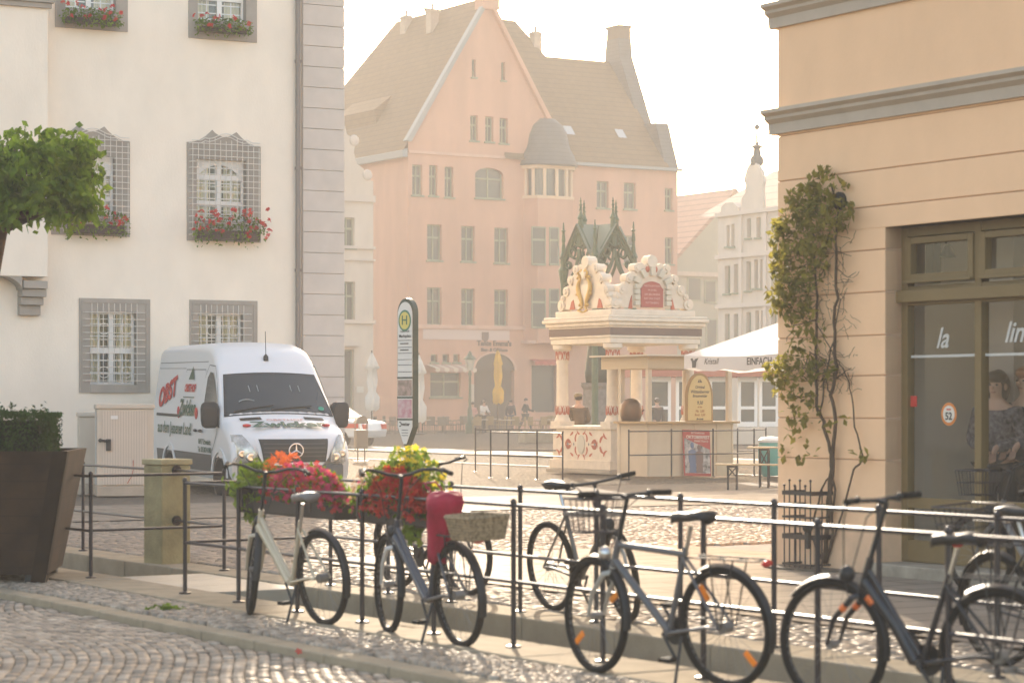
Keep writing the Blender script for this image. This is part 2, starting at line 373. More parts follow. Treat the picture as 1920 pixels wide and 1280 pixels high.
stones('road_cobble', rows(-9, -1.14, -4, 12, .082, .098, -.085, ang=R(76), wav=.22, wl=3.1), M_cobstone)
stones('strip_cobble', rows(-.91, -.31, -4, 9.2, .058, .062, -.012, ang=R(8), wav=0), M_cobstone, .03)
stones('plaza_cobble', rows(1.70, 15, -2.7, 17.1, .105, .125, .004, cond=lambda x, y: not (2.66 < x and y < 8.65), ang=R(12), wav=.05), M_cobsun)

# ================= cream building on the left =================
LB_RZ = math.atan2(.463, .886)
LB = Fr((-3.557, 50.38), LB_RZ)          # corner by the square; the facade runs towards local -x
lb = thing('cream_building', 'large cream rendered town building with grey stone window surrounds behind the white van', 'building', (LB.o.x, LB.o.y, 0), LB_RZ)
HB = 23
wins_top = [(102, -60, 240, 52, 120, 225), (353, -40, 481, 75, 371, 464)]
def lwin(px0, y0, px1, y1): return LB.rect(px0, y0, px1, y1)
# (surround outline, glazed opening) in photo pixels
LW = [dict(s=(103, -75, 239, 56), h=(122, -60, 217, 18), kind='plain'), dict(s=(353, -50, 481, 76), h=(370, -38, 461, 40), kind='plain'),
      dict(s=(96, 262, 243, 442), h=(116, 292, 216, 404), kind='curve'), dict(s=(350, 272, 488, 453), h=(368, 300, 461, 415), kind='curve'),
      dict(s=(148, 560, 281, 736), h=(168, 584, 256, 721), kind='grid'), dict(s=(355, 563, 482, 739), h=(372, 587, 456, 724), kind='grid')]
holes = []
for d in LW:
    d['S'] = lwin(*d['s']); d['H'] = lwin(*d['h']); holes.append(d['H'])
xL, xPil = -16.0, LB.px(566, 400)[0]
xO = LB.px(78, 300)[0]                    # edge of the projecting bay
b = MB(); b.wall(xL, 0, 0, HB, holes, 0, .28); b.quad((0, 0, 0), (0, 14, 0), (0, 14, HB), (0, 0, HB)); b.quad((xL, 14, 0), (xL, 0, 0), (xL, 0, HB), (xL, 14, HB)); b.quad((xL, 0, HB), (0, 0, HB), (0, 14, HB), (xL, 14, HB))
b.quad((0, 14, 0), (xL, 14, 0), (xL, 14, HB), (0, 14, HB))
b.build('wall', M_cream, lb)
# projecting bay with its corbel and moulding
b = MB(); zb = LB.px(40, 520)[1]; zt = LB.px(40, 8)[1]
b.box(xL, xO, -.42, 0.02, zb, HB)
ob = b.build('oriel', M_cream, lb, bev=.01)
b = MB(); b.box(xL, xO + .10, -.54, -.423, zt - .02, zt + .12); b.box(xL, xO + .06, -.49, -.422, zt - .12, zt - .025); b.build('moulding', M_greystone, ob)
xc0, xc1 = LB.px(31, 540)[0], xO
b = MB()
for i, (dd, dx) in enumerate(((.42, 0), (.34, .0), (.24, .03), (.14, .06))):
    z1 = LB.px(50, 528 + i * 15)[1]; z0 = LB.px(50, 543 + i * 15 + (4 if i == 3 else 0))[1]
    b.box(xc0 + .02, xc1 - dx, -dd, .01, z0 + .008, z1)
b.build('corbel', M_greystone, lb, bev=.01)
b = MB(); xa = LB.px(-130, 530)[0]; mid = (xa + xc0) / 2; hw = (xc0 - xa) / 2
pts = [(xa, zb)] + [(mid + hw * math.cos(R(a)), LB.px(50, 545)[1] + .33 * math.sin(R(a))) for a in range(180, -1, -12)] + [(xc0, zb)]
b.prism([(p[0], min(p[1], zb - .002)) for p in pts], 'xz', -.40, 0.0); b.build('arch', M_greystone, ob)
# quoin pilaster and downpipe
b = MB(); z = 0
while z < HB - .1:
    b.box(xPil, .05, -.06, .9, z + .005, min(z + .4225, HB)); z += .4275
b.build('quoin', M_quoin, lb, bev=.008)
b = MB(); b.box(xPil - .012, .0, -.03, .5, .0, HB); b.build('quoin_backing', mat('quoin_joint', (.52, .455, .40), .9), lb)
xp = LB.px(555, 300)[0]
b = MB(); b.tube([(xp, -.11, .1), (xp, -.11, HB)], .055, 12)
for z in (2.2, 4.3, 6.4, 8.6, 10.8): b.tube([(xp, -.11, z), (xp, -.11, z + .06)], .068, 12); b.box(xp - .02, xp + .02, -.06, .0, z, z + .04)
b.build('downpipe', mat('zinc_pipe', (.22, .19, .17), .5, .4, .3), lb, smooth=True)
M_curt = mat('curtain', (.80, .72, .50), .9, .1, var=.2, vs=3, stretch=(6, 1, .2))
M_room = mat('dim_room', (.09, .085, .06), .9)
M_pane = glass('pane_glass', (.85, .86, .82), .06, .02)
def lwindow(d):
    X0, X1, Z0, Z1 = d['S']; h0, h1, g0, g1 = d['H']; k = d['kind']
    su = MB()
    if k == 'curve':                    # surround with a cusped top, as a ring of stone round the opening
        top = [(X0, Z1)]
        W = X1 - X0; c1, c2 = X0 + W * .34, X0 + W * .67
        zc = Z1 + .27
        for i in range(9): t = i / 8; top.append((X0 + (c1 - X0) * t, Z1 + .02 + (zc - Z1) * t ** 2.2))
        for i in range(1, 9): t = i / 8; top.append((c1 + (c2 - c1) * t, zc - .11 * math.sin(math.pi * t)))
        for i in range(1, 9): t = i / 8; top.append((c2 + (X1 - c2) * t, zc - (zc - Z1) * (1 - (1 - t) ** 2.2) ))
        su.prism([(h0, g1), (X0, g1)] + top + [(X1, g1), (h1, g1)], 'xz', -.025, .01)
    else:
        su.box(X0, X1, -.025, .01, g1, Z1)
    su.box(X0, h0, -.025, .01, Z0, g1); su.box(h1, X1, -.025, .01, Z0, g1); su.box(h0, h1, -.05, .2, Z0, g0)
    # painted reveal inside the opening
    su.box(h0, h0 + .004, -.02, .2, g0, g1); su.box(h1 - .004, h1, -.02, .2, g0, g1)
    if k == 'grid':
        e = .05; su.box(X0 + .05, X0 + .09, -.04, -.026, Z0 + .05, Z1 - .05); su.box(X1 - .09, X1 - .05, -.04, -.026, Z0 + .05, Z1 - .05); su.box(X0 + .09, X1 - .09, -.04, -.026, Z1 - .09, Z1 - .05)
    wo = su.build('window', M_greystone, lb)
    f = MB(); y0, y1 = .14, .20; fw = .055; mx = (h0 + h1) / 2
    f.box(h0, h0 + fw, y0, y1, g0, g1); f.box(h1 - fw, h1, y0, y1, g0, g1); f.box(h0 + fw, h1 - fw, y0, y1, g0, g0 + fw); f.box(h0 + fw, h1 - fw, y0, y1, g1 - fw, g1)
    f.box(mx - .05, mx + .05, y0 - .01, y1, g0 + fw, g1 - fw)
    trs = {'curve': (.30, .72), 'grid': (.46,), 'plain': (.55,)}[k]
    for q in trs: zz = g0 + (g1 - g0) * q; f.box(h0 + fw, h1 - fw, y0 - .012, y1 - .002, zz - .045, zz + .045)
    nz = {'curve': 8, 'grid': 6, 'plain': 5}[k]
    for i in range(1, nz): zz = g0 + (g1 - g0) * i / nz; f.box(h0 + fw, h1 - fw, y0 + .02, y1 - .01, zz - .011, zz + .011)
    for sx in (-1, 1): xx = mx + sx * (h1 - h0) * .25; f.box(xx - .011, xx + .011, y0 + .022, y1 - .008, g0 + fw, g1 - fw)
    if k == 'curve':                    # white segmental head
        hd = [(h0 + fw, g1 - fw), (h1 - fw, g1 - fw)] + [(h1 - fw - (h1 - h0 - 2 * fw) * t, g1 - fw - .30 + .26 * math.sin(math.pi * t) ** .8) for t in [i / 10 for i in range(11)]]
        f.prism(hd, 'xz', y0 - .014, y0 + .03)
    fr = f.build('frame', M_white, wo)
    MB().quad((h0, .175, g0), (h1, .175, g0), (h1, .175, g1), (h0, .175, g1)).build('pane', M_pane, wo)
    c = MB()
    for sx in (0, 1):
        n = 14; a0_, a1_ = (h0, mx - .16) if sx == 0 else (mx + .16, h1)
        P = [(a0_ + (a1_ - a0_) * i / n, .3 + .025 * math.sin(i * 2.4)) for i in range(n + 1)]
        for i in range(n): c.quad((P[i][0], P[i][1], g0), (P[i + 1][0], P[i + 1][1], g0), (P[i + 1][0], P[i + 1][1], g1), (P[i][0], P[i][1], g1))
    c.build('curtain', M_curt, wo)
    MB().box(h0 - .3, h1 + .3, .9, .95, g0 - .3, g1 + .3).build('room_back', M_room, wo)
    # white iron grille
    if k != 'plain':
        g = MB(); yy = -.09
        if k == 'curve':
            n = 12; lo = Z0 + .06
            for i in range(n + 1):
                x = X0 + .10 + (X1 - X0 - .16) * i / n; t = (x - X0) / (X1 - X0)
                hi = Z1 + (.02 + .2 * (t / .34) ** 2.2 if t < .34 else .2 - .1 * math.sin(math.pi * (t - .34) / .33) if t < .67 else .2 * (1 - (1 - ((1 - t) / .33)) ** .6 if False else ((1 - t) / .33) ** 2.2)) - .04
                g.tube([(x, yy, lo), (x, yy, hi)], .008, 5)
            m = 15
            for i in range(m + 1): zz = lo + .06 + (Z1 - lo - .06) * i / m; g.tube([(X0 + .03, 0, zz), (X0 + .08, yy - .01, zz), (X1 - .04, yy - .01, zz), (X1 - .01, 0, zz)], .008, 5)
            for q in (.10, .16):
                g.tube([(X0 + .08 + (X1 - X0 - .12) * t, yy - .01, Z1 + q + (-.10 if t < .15 or t > .85 else .06 * math.cos((t - .5) * 12))) for t in [i / 16 for i in range(17)]], .009, 5)
        else:
            for i in range(9): x = h0 + .02 + (h1 - h0 - .04) * i / 8; g.tube([(x, yy, g0 + .02), (x, yy, g1 + .16)], .008, 5)
            for i in range(11): zz = g0 + .08 + (g1 - g0 - .1) * i / 10; g.tube([(h0 - .16, 0, zz), (h0 - .12, yy - .01, zz), (h1 + .14, yy - .01, zz), (h1 + .18, 0, zz)], .008, 5)
            for cx in (.27, .75):
                for cz in (.17, .76):
                    c0 = (h0 + (h1 - h0) * cx, g0 + (g1 - g0) * cz)
                    g.tube([(c0[0] + .11 * math.cos(a), yy - .02, c0[1] + .11 * math.sin(a)) for a in [i * math.pi / 8 for i in range(16)]], .009, 5, closed=True)
        g.build('grille', M_whiteiron, wo)
for d in LW: lwindow(d)

def leafcloud(b, pts, size, mi=0, flat=.5):
    """little folded leaves, one per point"""
    for p in pts:
        s_ = size * rnd.uniform(.6, 1.35); q = Matrix.Rotation(rnd.uniform(0, 6.28), 3, 'Z') @ Matrix.Rotation(rnd.gauss(0, .9), 3, 'X') @ Matrix.Rotation(rnd.gauss(0, .6), 3, 'Y')
        P = Vector(p); m = mi if isinstance(mi, int) else rnd.choice(mi)
        vs = [P + q @ Vector(v) * s_ for v in ((0, -.5, 0), (.3, -.05, .08), (0, .55, -.05), (-.3, -.05, .08))]
        b.add(vs, [(0, 1, 2), (0, 2, 3)], m)
def flowers(b, pts, size, mi):
    for p in pts:
        n = Vector((rnd.gauss(0, .5), rnd.gauss(-.4, .5), rnd.uniform(.1, .9))).normalized(); q = n.to_track_quat('Z', 'Y').to_matrix(); P = Vector(p); m = mi if isinstance(mi, int) else rnd.choice(mi); s_ = size * rnd.uniform(.7, 1.25); a0 = rnd.random() * 6
        for k in range(5):
            a = a0 + k * 1.2566
            vs = [P, P + q @ Vector((math.cos(a - .5) * .42, math.sin(a - .5) * .42, .12)) * s_, P + q @ Vector((math.cos(a) * .6, math.sin(a) * .6, .06)) * s_, P + q @ Vector((math.cos(a + .5) * .42, math.sin(a + .5) * .42, .12)) * s_]
            b.add(vs, [(0, 1, 2, 3)], m)
def cloudpts(n, c, r, shell=.4, clump=0, cl_r=.3):
    out = []; cs = None
    if clump:
        cs = []
        for _ in range(clump):
            d = Vector((rnd.gauss(0, 1), rnd.gauss(0, 1), rnd.gauss(0, 1))).normalized() * rnd.uniform(shell, 1) ; cs.append(d)
    for _ in range(n):
        if cs:
            d = rnd.choice(cs) + Vector((rnd.gauss(0, 1), rnd.gauss(0, 1), rnd.gauss(0, .8))) * cl_r * .5
        else:
            d = Vector((rnd.gauss(0, 1), rnd.gauss(0, 1), rnd.gauss(0, 1))).normalized() * rnd.uniform(shell, 1)
        out.append((c[0] + d.x * r[0], c[1] + d.y * r[1], c[2] + d.z * r[2]))
    return out
def gbox(px0, px1, ytop, ybot, label, n, nf, long=0, big=.07):
    a, c = LB.px(px0, ybot, -.2)[0], LB.px(px1, ybot, -.2)[0]; z0, z1 = LB.px((px0 + px1) / 2, ybot, -.2)[1], LB.px((px0 + px1) / 2, ytop, -.2)[1]
    mid = (a + c) / 2; o = thing('flower_box', label, 'flower box', LB.world(mid, -.2, z0), LB_RZ, 'geranium boxes on the window sills'); hw_ = (c - a) / 2; hh = z1 - z0
    MB().box(-hw_ * .86, hw_ * .86, -.07, .10, .0, hh * .30).build('trough', mat('trough_plastic', (.08, .05, .04), .7), o, bev=.01)
    b = MB(); pts = []
    for _ in range(n):
        x = rnd.uniform(-1, 1) * hw_; t = rnd.random()
        pts.append((x, rnd.gauss(-.08, .07), hh * (-.02 + .88 * t) * (1 - .25 * abs(x / hw_) ** 2) - (rnd.random() < .3) * rnd.random() * (.10 + long)))
    leafcloud(b, pts, .075); b.build('foliage', M_leaf, o)
    b = MB(); fp = []
    for _ in range(nf):
        x = rnd.uniform(-1.05, 1.05) * hw_; c0 = (x, rnd.gauss(-.15, .07), hh * rnd.uniform(.25, 1.05) - (rnd.random() < .2) * rnd.random() * (.1 + long * 1.4))
        for _k in range(4): fp.append((c0[0] + rnd.gauss(0, .018), c0[1] + rnd.gauss(0, .018), c0[2] + rnd.gauss(0, .018)))
    flowers(b, fp, big, 0); b.build('blossom', mat('geranium_red', (.55, .04, .03), .6, .3, trans=.3), o)
gbox(113, 227, 10, 46, 'flower box below the upper window of cream building, above the small tree', 460, 16)
gbox(365, 470, 30, 62, 'flower box below the upper window nearest the downpipe of the cream building', 460, 16)
gbox(120, 240, 384, 438, 'red geranium box in the latticed window partly behind the small tree crown', 420, 34, .05)
gbox(362, 496, 394, 450, 'red geranium box in the latticed window above the white van, trailing below the sill', 460, 46, .12)

# ================= apricot corner building on the right =================
RB_RZ = TH - math.pi / 2
RB = Fr(sw(-5.41, 6.4), RB_RZ)            # local x = along the facade towards the camera, y = into the house
M_apr = mat('apricot_render', (.84, .54, .325), .85, .2, var=.045, vs=1.6, stretch=(1, 1, .6), bump=.12, bs=30)
M_trim = mat('taupe_trim', (.46, .38, .30), .7, .3, var=.06, vs=4)
M_olive = mat('olive_frame', (.18, .122, .05), .5, .3, var=.06, vs=5)
rb = thing('corner_building', 'apricot corner building with grooved plaster and an olive framed shop window', 'building', (RB.o.x, RB.o.y, 0), RB_RZ)
T0 = RB.px(1659, 500)[0]; ZT = RB.px(1659, 426)[1]; T1 = T0 + 3.9
b = MB(); courses = []
zj = [RB.px(1500, yy)[1] for yy in (858, 783, 706, 633.5, 556, 480, 402, 336)]
zlist = [.42] + zj + [4.22]
for i in range(len(zlist) - 1):
    z0, z1 = zlist[i] + .006, zlist[i + 1] - .006
    hs = [(T0, T1, 0, ZT)]
    if z0 >= ZT: b.box(0, 12, 0, .3, z0, z1)
    elif z1 <= ZT: b.box(0, T0, 0, .3, z0, z1); b.box(T1, 12, 0, .3, z0, z1)
    else: b.box(0, T0, 0, .3, z0, ZT); b.box(T1, 12, 0, .3, z0, ZT); b.box(0, 12, 0, .3, ZT, z1)
b.box(0, 12, 0, .3, 4.22, 9.5)
b.box(0, .3, .3, 9, .43, 9.5)
b.box(0, 12, 8.7, 9, .43, 9.5); b.box(0, 12, .3, 8.7, 9.3, 9.5)
b.build('wall', M_apr, rb, bev=.006)
b = MB(); b.box(.012, T0, .014, .29, .42, 4.22); b.box(T1, 11.9, .014, .29, .42, 4.22); b.box(T0, T1, .014, .29, ZT, 4.22); b.build('wall_joint', mat('groove', (.54, .335, .215), .9), rb)
M_plinth = mat('plinth_render', (.70, .46, .29), .85, .2, var=.12, vs=3)
b = MB(); b.prism([(-.05, -.05), (T0, -.05), (T0, .28), (.25, .28), (.25, 9.05), (-.05, 9.05)], 'xy', 0, .425); b.build('plinth', M_plinth, rb, bev=.02)
b = MB(); b.box(T1, 12.05, -.05, .28, 0, .425); b.build('plinth', M_plinth, rb, bev=.02)
zc1 = RB.px(1465, 251)[1]; zc2 = RB.px(1455, 54)[1]
for zz in (zc1, zc2):
    b = MB(); prof = [(0, 0), (-.035, 0), (-.04, .10), (-.09, .14), (-.09, .17), (-.14, .2), (-.14, .235), (0, .26)]
    b.prism([(p[0], p[1] + zz) for p in prof], 'yz', -.10, 12.1)
    b.box(-.12, -.001, .0, 9, zz, zz + .235); b.build('cornice', M_trim, rb)
# shop window
fd = .2
g = lambda px, y: RB.px(px, y, fd)
tm = g(1834, 600)[0]; tj = T0; tr_z0, tr_z1 = 2.50, 2.68; zb1 = g(1750, 944)[1]
fr = MB()
fr.box(tj, tj + .085, fd, fd + .09, .13, ZT); fr.box(tm - .045, tm + .045, fd - .005, fd + .09, .13, ZT); fr.box(T1 - .085, T1, fd, fd + .09, .13, ZT)
tm2 = tm + (tm - tj) ; fr.box(tm2 - .045, tm2 + .045, fd - .005, fd + .09, .13, ZT)
fr.box(tj + .085, T1 - .085, fd + .002, fd + .088, ZT - .09, ZT)
fr.box(tj - .03 + .03, T1, fd - .07, fd - .006, tr_z0 + .03, tr_z1 - .04); fr.box(tj + .085, T1 - .085, fd + .003, fd + .087, tr_z0, tr_z1)
fr.box(tj + .085, T1 - .085, fd + .004, fd + .086, zb1 - .05, zb1 + .05); fr.box(tj + .085, T1 - .085, fd + .004, fd + .086, .13, .33)
for a, c in ((tj + .085, tm - .045), (tm + .045, tm2 - .045)):   # opening casements of the fanlights
    fr.box(a, a + .07, fd - .025, fd + .06, tr_z1 + .03, ZT - .1); fr.box(c - .07, c, fd - .025, fd + .06, tr_z1 + .03, ZT - .1); fr.box(a + .07, c - .07, fd - .025, fd + .06, tr_z1 + .03, tr_z1 + .11); fr.box(a + .07, c - .07, fd - .025, fd + .06, ZT - .16, ZT - .1)
    fr.box(a, c, fd - .06, fd - .03, tr_z1 + .025, tr_z1 + .05)
shop = fr.build('shop_window', M_olive, rb, bev=.006)
MB().quad((tj + .02, fd + .045, .2), (T1 - .02, fd + .045, .2), (T1 - .02, fd + .045, ZT - .02), (tj + .02, fd + .045, ZT - .02)).build('pane', glass('shop_glass', (.95, .95, .94), .0, .012), shop)
b = MB(); b.box(T0, T1, -.18, .28, .0, .125); b.build('step', mat('step_stone', (.30, .26, .2), .7, .3, var=.25, vs=4), rb, bev=.015)
# things stuck on the glass (white lettering, stripe, stickers)
M_letter = mat('window_lettering', (.52, .50, .46), .6)
ty = fd + .040
za = g(1760, 635)
text_obj('lettering', 'la', .26, M_letter, shop, (za[0], ty, za[1]), (R(90), 0, 0), shear=.35, dz=.001, bold=.004)
za = g(1897, 628); text_obj('lettering', 'linea', .26, M_letter, shop, (za[0] + .1, ty, za[1] + .02), (R(90), 0, 0), shear=.35, dz=.001, bold=.004)
zs_ = g(1760, 667)[1]
b = MB(); b.box(tj + .09, tm - .05, ty - .001, ty, zs_ - .012, zs_ + .012); b.box(tm + .05, tm2 - .05, ty - .001, ty, zs_ - .012, zs_ + .012); b.build('stripe', M_letter, shop)
za = g(1773, 776)
for r_, m_, dy in ((.105, mat('sticker_orange', (.62, .2, .04), .5), 0), (.078, mat('sticker_white', (.68, .62, .54), .5), .002)):
    b = MB(); b.prism([(za[0] + r_ * math.cos(i * math.pi / 16), za[1] + r_ * 1.0 * math.sin(i * math.pi / 16)) for i in range(32)], 'xz', ty - dy - .001, ty - dy); b.build('sticker', m_, shop)
text_obj('sticker_number', '52', .095, M_dark, shop, (za[0], ty - .005, za[1] - .022), (R(90), 0, 0), dz=.001, bold=.002)
b = MB(); b.box(za[0] - .03, za[0] + .03, ty - .004, ty - .003, za[1] + .035, za[1] + .05); b.build('sticker_print', mat('sticker_red', (.5, .06, .03), .5), shop)
za = g(1706, 752); MB().box(za[0] - .055, za[0] + .055, ty - .003, ty - .001, za[1] - .05, za[1] + .05).build('sticker', mat('sticker_red2', (.52, .04, .03), .5), shop)
# room behind the glass
b = MB(); y1 = 2.6
b.quad((T0 - .5, .32, .1), (T1 + .3, .32, .1), (T1 + .3, y1, .1), (T0 - .5, y1, .1)); b.quad((T0 - .5, y1, .1), (T1 + .3, y1, .1), (T1 + .3, y1, 3.4), (T0 - .5, y1, 3.4)); b.quad((T0 - .5, .32, .1), (T0 - .5, y1, .1), (T0 - .5, y1, 3.4), (T0 - .5, .32, 3.4)); b.quad((T1 + .3, y1, .1), (T1 + .3, .32, .1), (T1 + .3, .32, 3.4), (T1 + .3, y1, 3.4)); b.quad((T0 - .5, y1, 3.4), (T1 + .3, y1, 3.4), (T1 + .3, .32, 3.4), (T0 - .5, .32, 3.4))
b.build('shop_interior', mat('shop_room', (.62, .55, .46), .9), rb)
b = MB(); b.box(T0 + .25, T0 + .75, .9, 1.2, .11, 3.3); b.build('interior_column', mat('shop_col', (.36, .31, .27), .9), rb)
za = RB.px(1577, 377); b = MB(); b.lathe([(.085, 0), (.085, .03), (.06, .034), (.06, .01)], (0, 0, 0), 24); b.M = None
v = MB(); v.M = Matrix.Translation((za[0], 0, za[1])) @ Matrix.Rotation(R(90), 4, 'X'); v.lathe([(.085, .002), (.085, .035), (.07, .04)], (0, 0, 0), 24); v.build('wall_vent', M_dark, rb, smooth=True)
# lamp hung behind the fanlight
za = RB.px(1740, 480, .7); la = thing('wall_lamp', 'dark articulated lamp hanging behind the left fanlight of the shop window', 'lamp', RB.world(za[0], .75, za[1]), RB_RZ)
b = MB(); b.box(-.1, .02, 0, .1, -.25, .22); b.build('bracket', M_dark, la, bev=.01)
b = MB(); b.tube([(0, .05, .12), (.14, 0, .16), (.2, 0, .12)], .012, 8); b.build('arm', M_dark, la)
b = MB(); b.lathe([(.02, .12), (.035, .1), (.08, 0), (.075, 0)], (.22, 0, -.02), 16); b.build('lamp_shade', M_dark, la, smooth=True)

# climbing plant and its iron cage
def wallp(px, y, d=0): t, z = RB.px(px, y, -d); return (t, -d, z)
vn = thing('climbing_vine', 'climbing vine on the apricot corner, leafy at the top with bare woody stems below', 'climbing plant', RB.world(RB.px(1548, 1060)[0], -.1, 0), RB_RZ)
ox = RB.px(1548, 1060)[0]
def vp(px, y, d): t, z = RB.px(px, y, -d); return (t - ox, -d + .1, z)
b = MB()
stems = [([(1548, 1055), (1552, 960), (1560, 880), (1566, 790), (1560, 740), (1568, 690), (1564, 620), (1568, 560), (1566, 470), (1570, 400), (1560, 350)], .022),
         ([(1545, 1055), (1556, 950), (1562, 860), (1545, 800), (1530, 760), (1532, 700), (1530, 620), (1532, 560), (1528, 480), (1520, 400)], .02),
         ([(1550, 1055), (1566, 940), (1556, 850), (1538, 770), (1548, 700), (1562, 640), (1576, 560)], .013),
         ([(1552, 1050), (1600, 880), (1620, 860), (1602, 800), (1598, 740), (1580, 690), (1562, 665), (1532, 610)], .011),
         ([(1560, 740), (1540, 700), (1560, 690), (1530, 660)], .009), ([(1566, 710), (1596, 690)], .008), ([(1532, 740), (1500, 745), (1480, 738)], .008), ([(1530, 690), (1500, 690), (1470, 700)], .007),
         ([(1566, 500), (1590, 520), (1605, 510)], .005), ([(1566, 470), (1596, 480)], .005), ([(1568, 530), (1600, 528)], .005), ([(1532, 600), (1490, 610), (1475, 640)], .007),
         ([(1532, 700), (1510, 680), (1520, 660), (1545, 680), (1560, 700)], .007), ([(1545, 1050), (1520, 1000), (1540, 920), (1560, 880)], .014)]
for P, r_ in stems:
    Q = []
    for i in range(len(P) - 1):
        for k in range(4): t = k / 4; Q.append((P[i][0] + (P[i + 1][0] - P[i][0]) * t + rnd.gauss(0, 1.5), P[i][1] + (P[i + 1][1] - P[i][1]) * t))
    Q.append(P[-1]); b.tube([vp(x, y, .05 + rnd.random() * .03) for x, y in Q], [r_ * (1 - .55 * i / len(Q)) for i in range(len(Q))], 6)
b.build('stem', M_bark, vn, smooth=2)
b = MB()
for _ in range(170):
    x, y = rnd.uniform(1505, 1600), rnd.choice((rnd.uniform(430, 620), rnd.uniform(660, 740))); p = Vector(vp(x, y, .06)); pts = [p]
    dd = Vector((rnd.gauss(0, 1), -abs(rnd.gauss(0, .4)), rnd.gauss(0, .7))).normalized()
    for k in range(4): p = p + dd * .045 + Vector((rnd.gauss(0, .012), rnd.gauss(0, .01), rnd.gauss(0, .012))); pts.append(p)
    b.tube(pts, .0028, 3)
b.build('twig', M_bark, vn)
b = MB(); pts = []
def blob(cx, cy, rx, ry, n, dm=.22):
    for _ in range(n):
        a = rnd.random() * 6.283; q = rnd.random() ** .5; pts.append(vp(cx + rx * q * math.cos(a) + rnd.gauss(0, 3), cy + ry * q * math.sin(a), rnd.uniform(.03, dm) ))
for bb in ((1540, 335, 26, 18, 60), (1545, 320, 12, 10, 26), (1520, 375, 45, 30, 330), (1510, 430, 60, 52, 560, .36), (1500, 500, 54, 46, 360, .36), (1480, 560, 44, 40, 240), (1462, 470, 20, 60, 170, .3), (1500, 600, 26, 26, 60), (1575, 400, 25, 30, 110), (1500, 640, 26, 30, 60), (1530, 620, 24, 40, 40), (1490, 690, 58, 26, 150), (1540, 700, 30, 30, 40), (1500, 840, 40, 30, 30), (1460, 700, 25, 22, 90), (1475, 735, 30, 20, 80), (1490, 785, 24, 26, 60), (1520, 765, 20, 30, 40), (1465, 560, 24, 20, 80), (1560, 790, 40, 20, 14), (1610, 850, 20, 20, 12), (1576, 348, 20, 8, 20)): blob(*bb)
leafcloud(b, [q for q in pts if rnd.random() < .72], .08); b.build('foliage', M_vineleaf, vn)
ca = RB.px(1538, 1050)[0]
cg = thing('plant_guard', 'square black iron guard round the foot of the climbing vine', 'plant guard', RB.world(ca, -.14, 0), RB_RZ)
hw_ = .20; b = MB()
for i in range(6):
    x = -hw_ + 2 * hw_ * i / 5
    if i % 5 == 0 or True: b.tube([(x, -.14, .02), (x, -.14, .80 + .05 * (i % 2))], .007, 6); b.ell((x, -.14, .81 + .05 * (i % 2)), .013, 8, 6)
for x in (-hw_, hw_): b.tube([(x, .0, .02), (x, .0, .8)], .007, 6)
b.build('bar', M_black, cg)
for z, t in ((.05, .012), (.30, .03), (.50, .012), (.62, .012), (.72, .025)):
    b = MB(); b.box(-hw_ - .02, hw_ + .02, -.152, -.148, z, z + t * 1.6); b.box(-hw_ - .02, -hw_ - .016, -.148, .12, z, z + t * 1.6); b.box(hw_ + .016, hw_ + .02, -.148, .12, z, z + t * 1.6); b.build('band', M_black, cg)
b = MB(); b.box(.19, .225, -.19, -.155, .22, .42); b.ell((.205, -.18, .42), .05, 10, 8); b.build('lock', M_dark, cg)
b = MB(); b.prism([(ca + .55 * math.cos(i * .4) * rnd.uniform(.85, 1.1), -.2 + .25 * math.sin(i * .4) * rnd.uniform(.8, 1.1)) for i in range(16)], 'xy', -.02, .03); o = b.build('soil', M_joint, None, loc=(RB.o.x, RB.o.y, 0), rz=RB_RZ); o['kind'] = 'structure'
# ================= pink gabled house across the square =================
M_pink_w = mat('salmon_render', (.50, .285, .195), .85, .2, var=.12, vs=.5, stretch=(1, 1, .3))
M_tile = striped('roof_tile', (.17, .105, .05), (.10, .065, .035), .33, 2, .12, .8, .5, .12)
M_slate = striped('slate', (.09, .093, .09), (.055, .055, .055), .25, 2, .1, .6, .3, .1)
M_pstone = mat('pink_stone', (.56, .36, .27), .85, .2, var=.1, vs=1)
M_greenframe = mat('green_frame', (.22, .24, .16), .6)
M_zinc = mat('zinc_sheet', (.26, .27, .265), .6, .4)
PK = Fr((-6.02, 140), TH)
pk = thing('gabled_house', 'pink gabled house across the square with a steep tiled roof and a domed corner oriel', 'house', (PK.o.x, PK.o.y, 0), TH)
ZE = 16.1; TR = PK.px(1270, 400)[0]; Tg = 5.3; Tge = 10.6; ZP = 25.4
prect = [(773, 309, 792, 366), (805, 310, 820, 367), (834, 313, 850, 370), (882, 217, 896, 264), (910, 219, 925, 266), (937, 222, 952, 269), (885, 112, 892, 145), (940, 117, 947, 151),
         (801, 421, 828, 488), (865, 424, 890, 490), (927, 427, 953, 493), (801, 539, 828, 609), (865, 541, 890, 610), (927, 543, 952, 611),
         (1119, 340, 1141, 390), (1170, 343, 1192, 392), (1247, 353, 1261, 394), (1118, 438, 1140, 492), (1170, 442, 1191, 494), (1247, 445, 1262, 495), (1118, 555, 1140, 615), (1170, 557, 1191, 616), (1247, 560, 1262, 616),
         (807, 699, 864, 744), (808, 664, 820, 679), (830, 664, 842, 679), (850, 664, 862, 679)]
W = [PK.rect(*r) for r in prect]
door = PK.rect(889, 693, 964, 810); door = (door[0], door[1], 0, door[3]); arch_w = PK.rect(891, 315, 944, 372); shopo = PK.rect(997, 685, 1044, 772)
b = MB(); ZG = ZE
b.wall(0, TR, 0, ZG, [w_ for w_ in W if w_[3] < ZG - .2] + [arch_w, door, shopo], 0, .35)
gw = [w_ for w_ in W if w_[3] >= ZG - .2]; ZM = max(w_[3] for w_ in gw[:3]) + .2
def gx(z): t = (z - 16.8) / (ZP - 16.8); return (Tg * t, Tge - Tg * t)
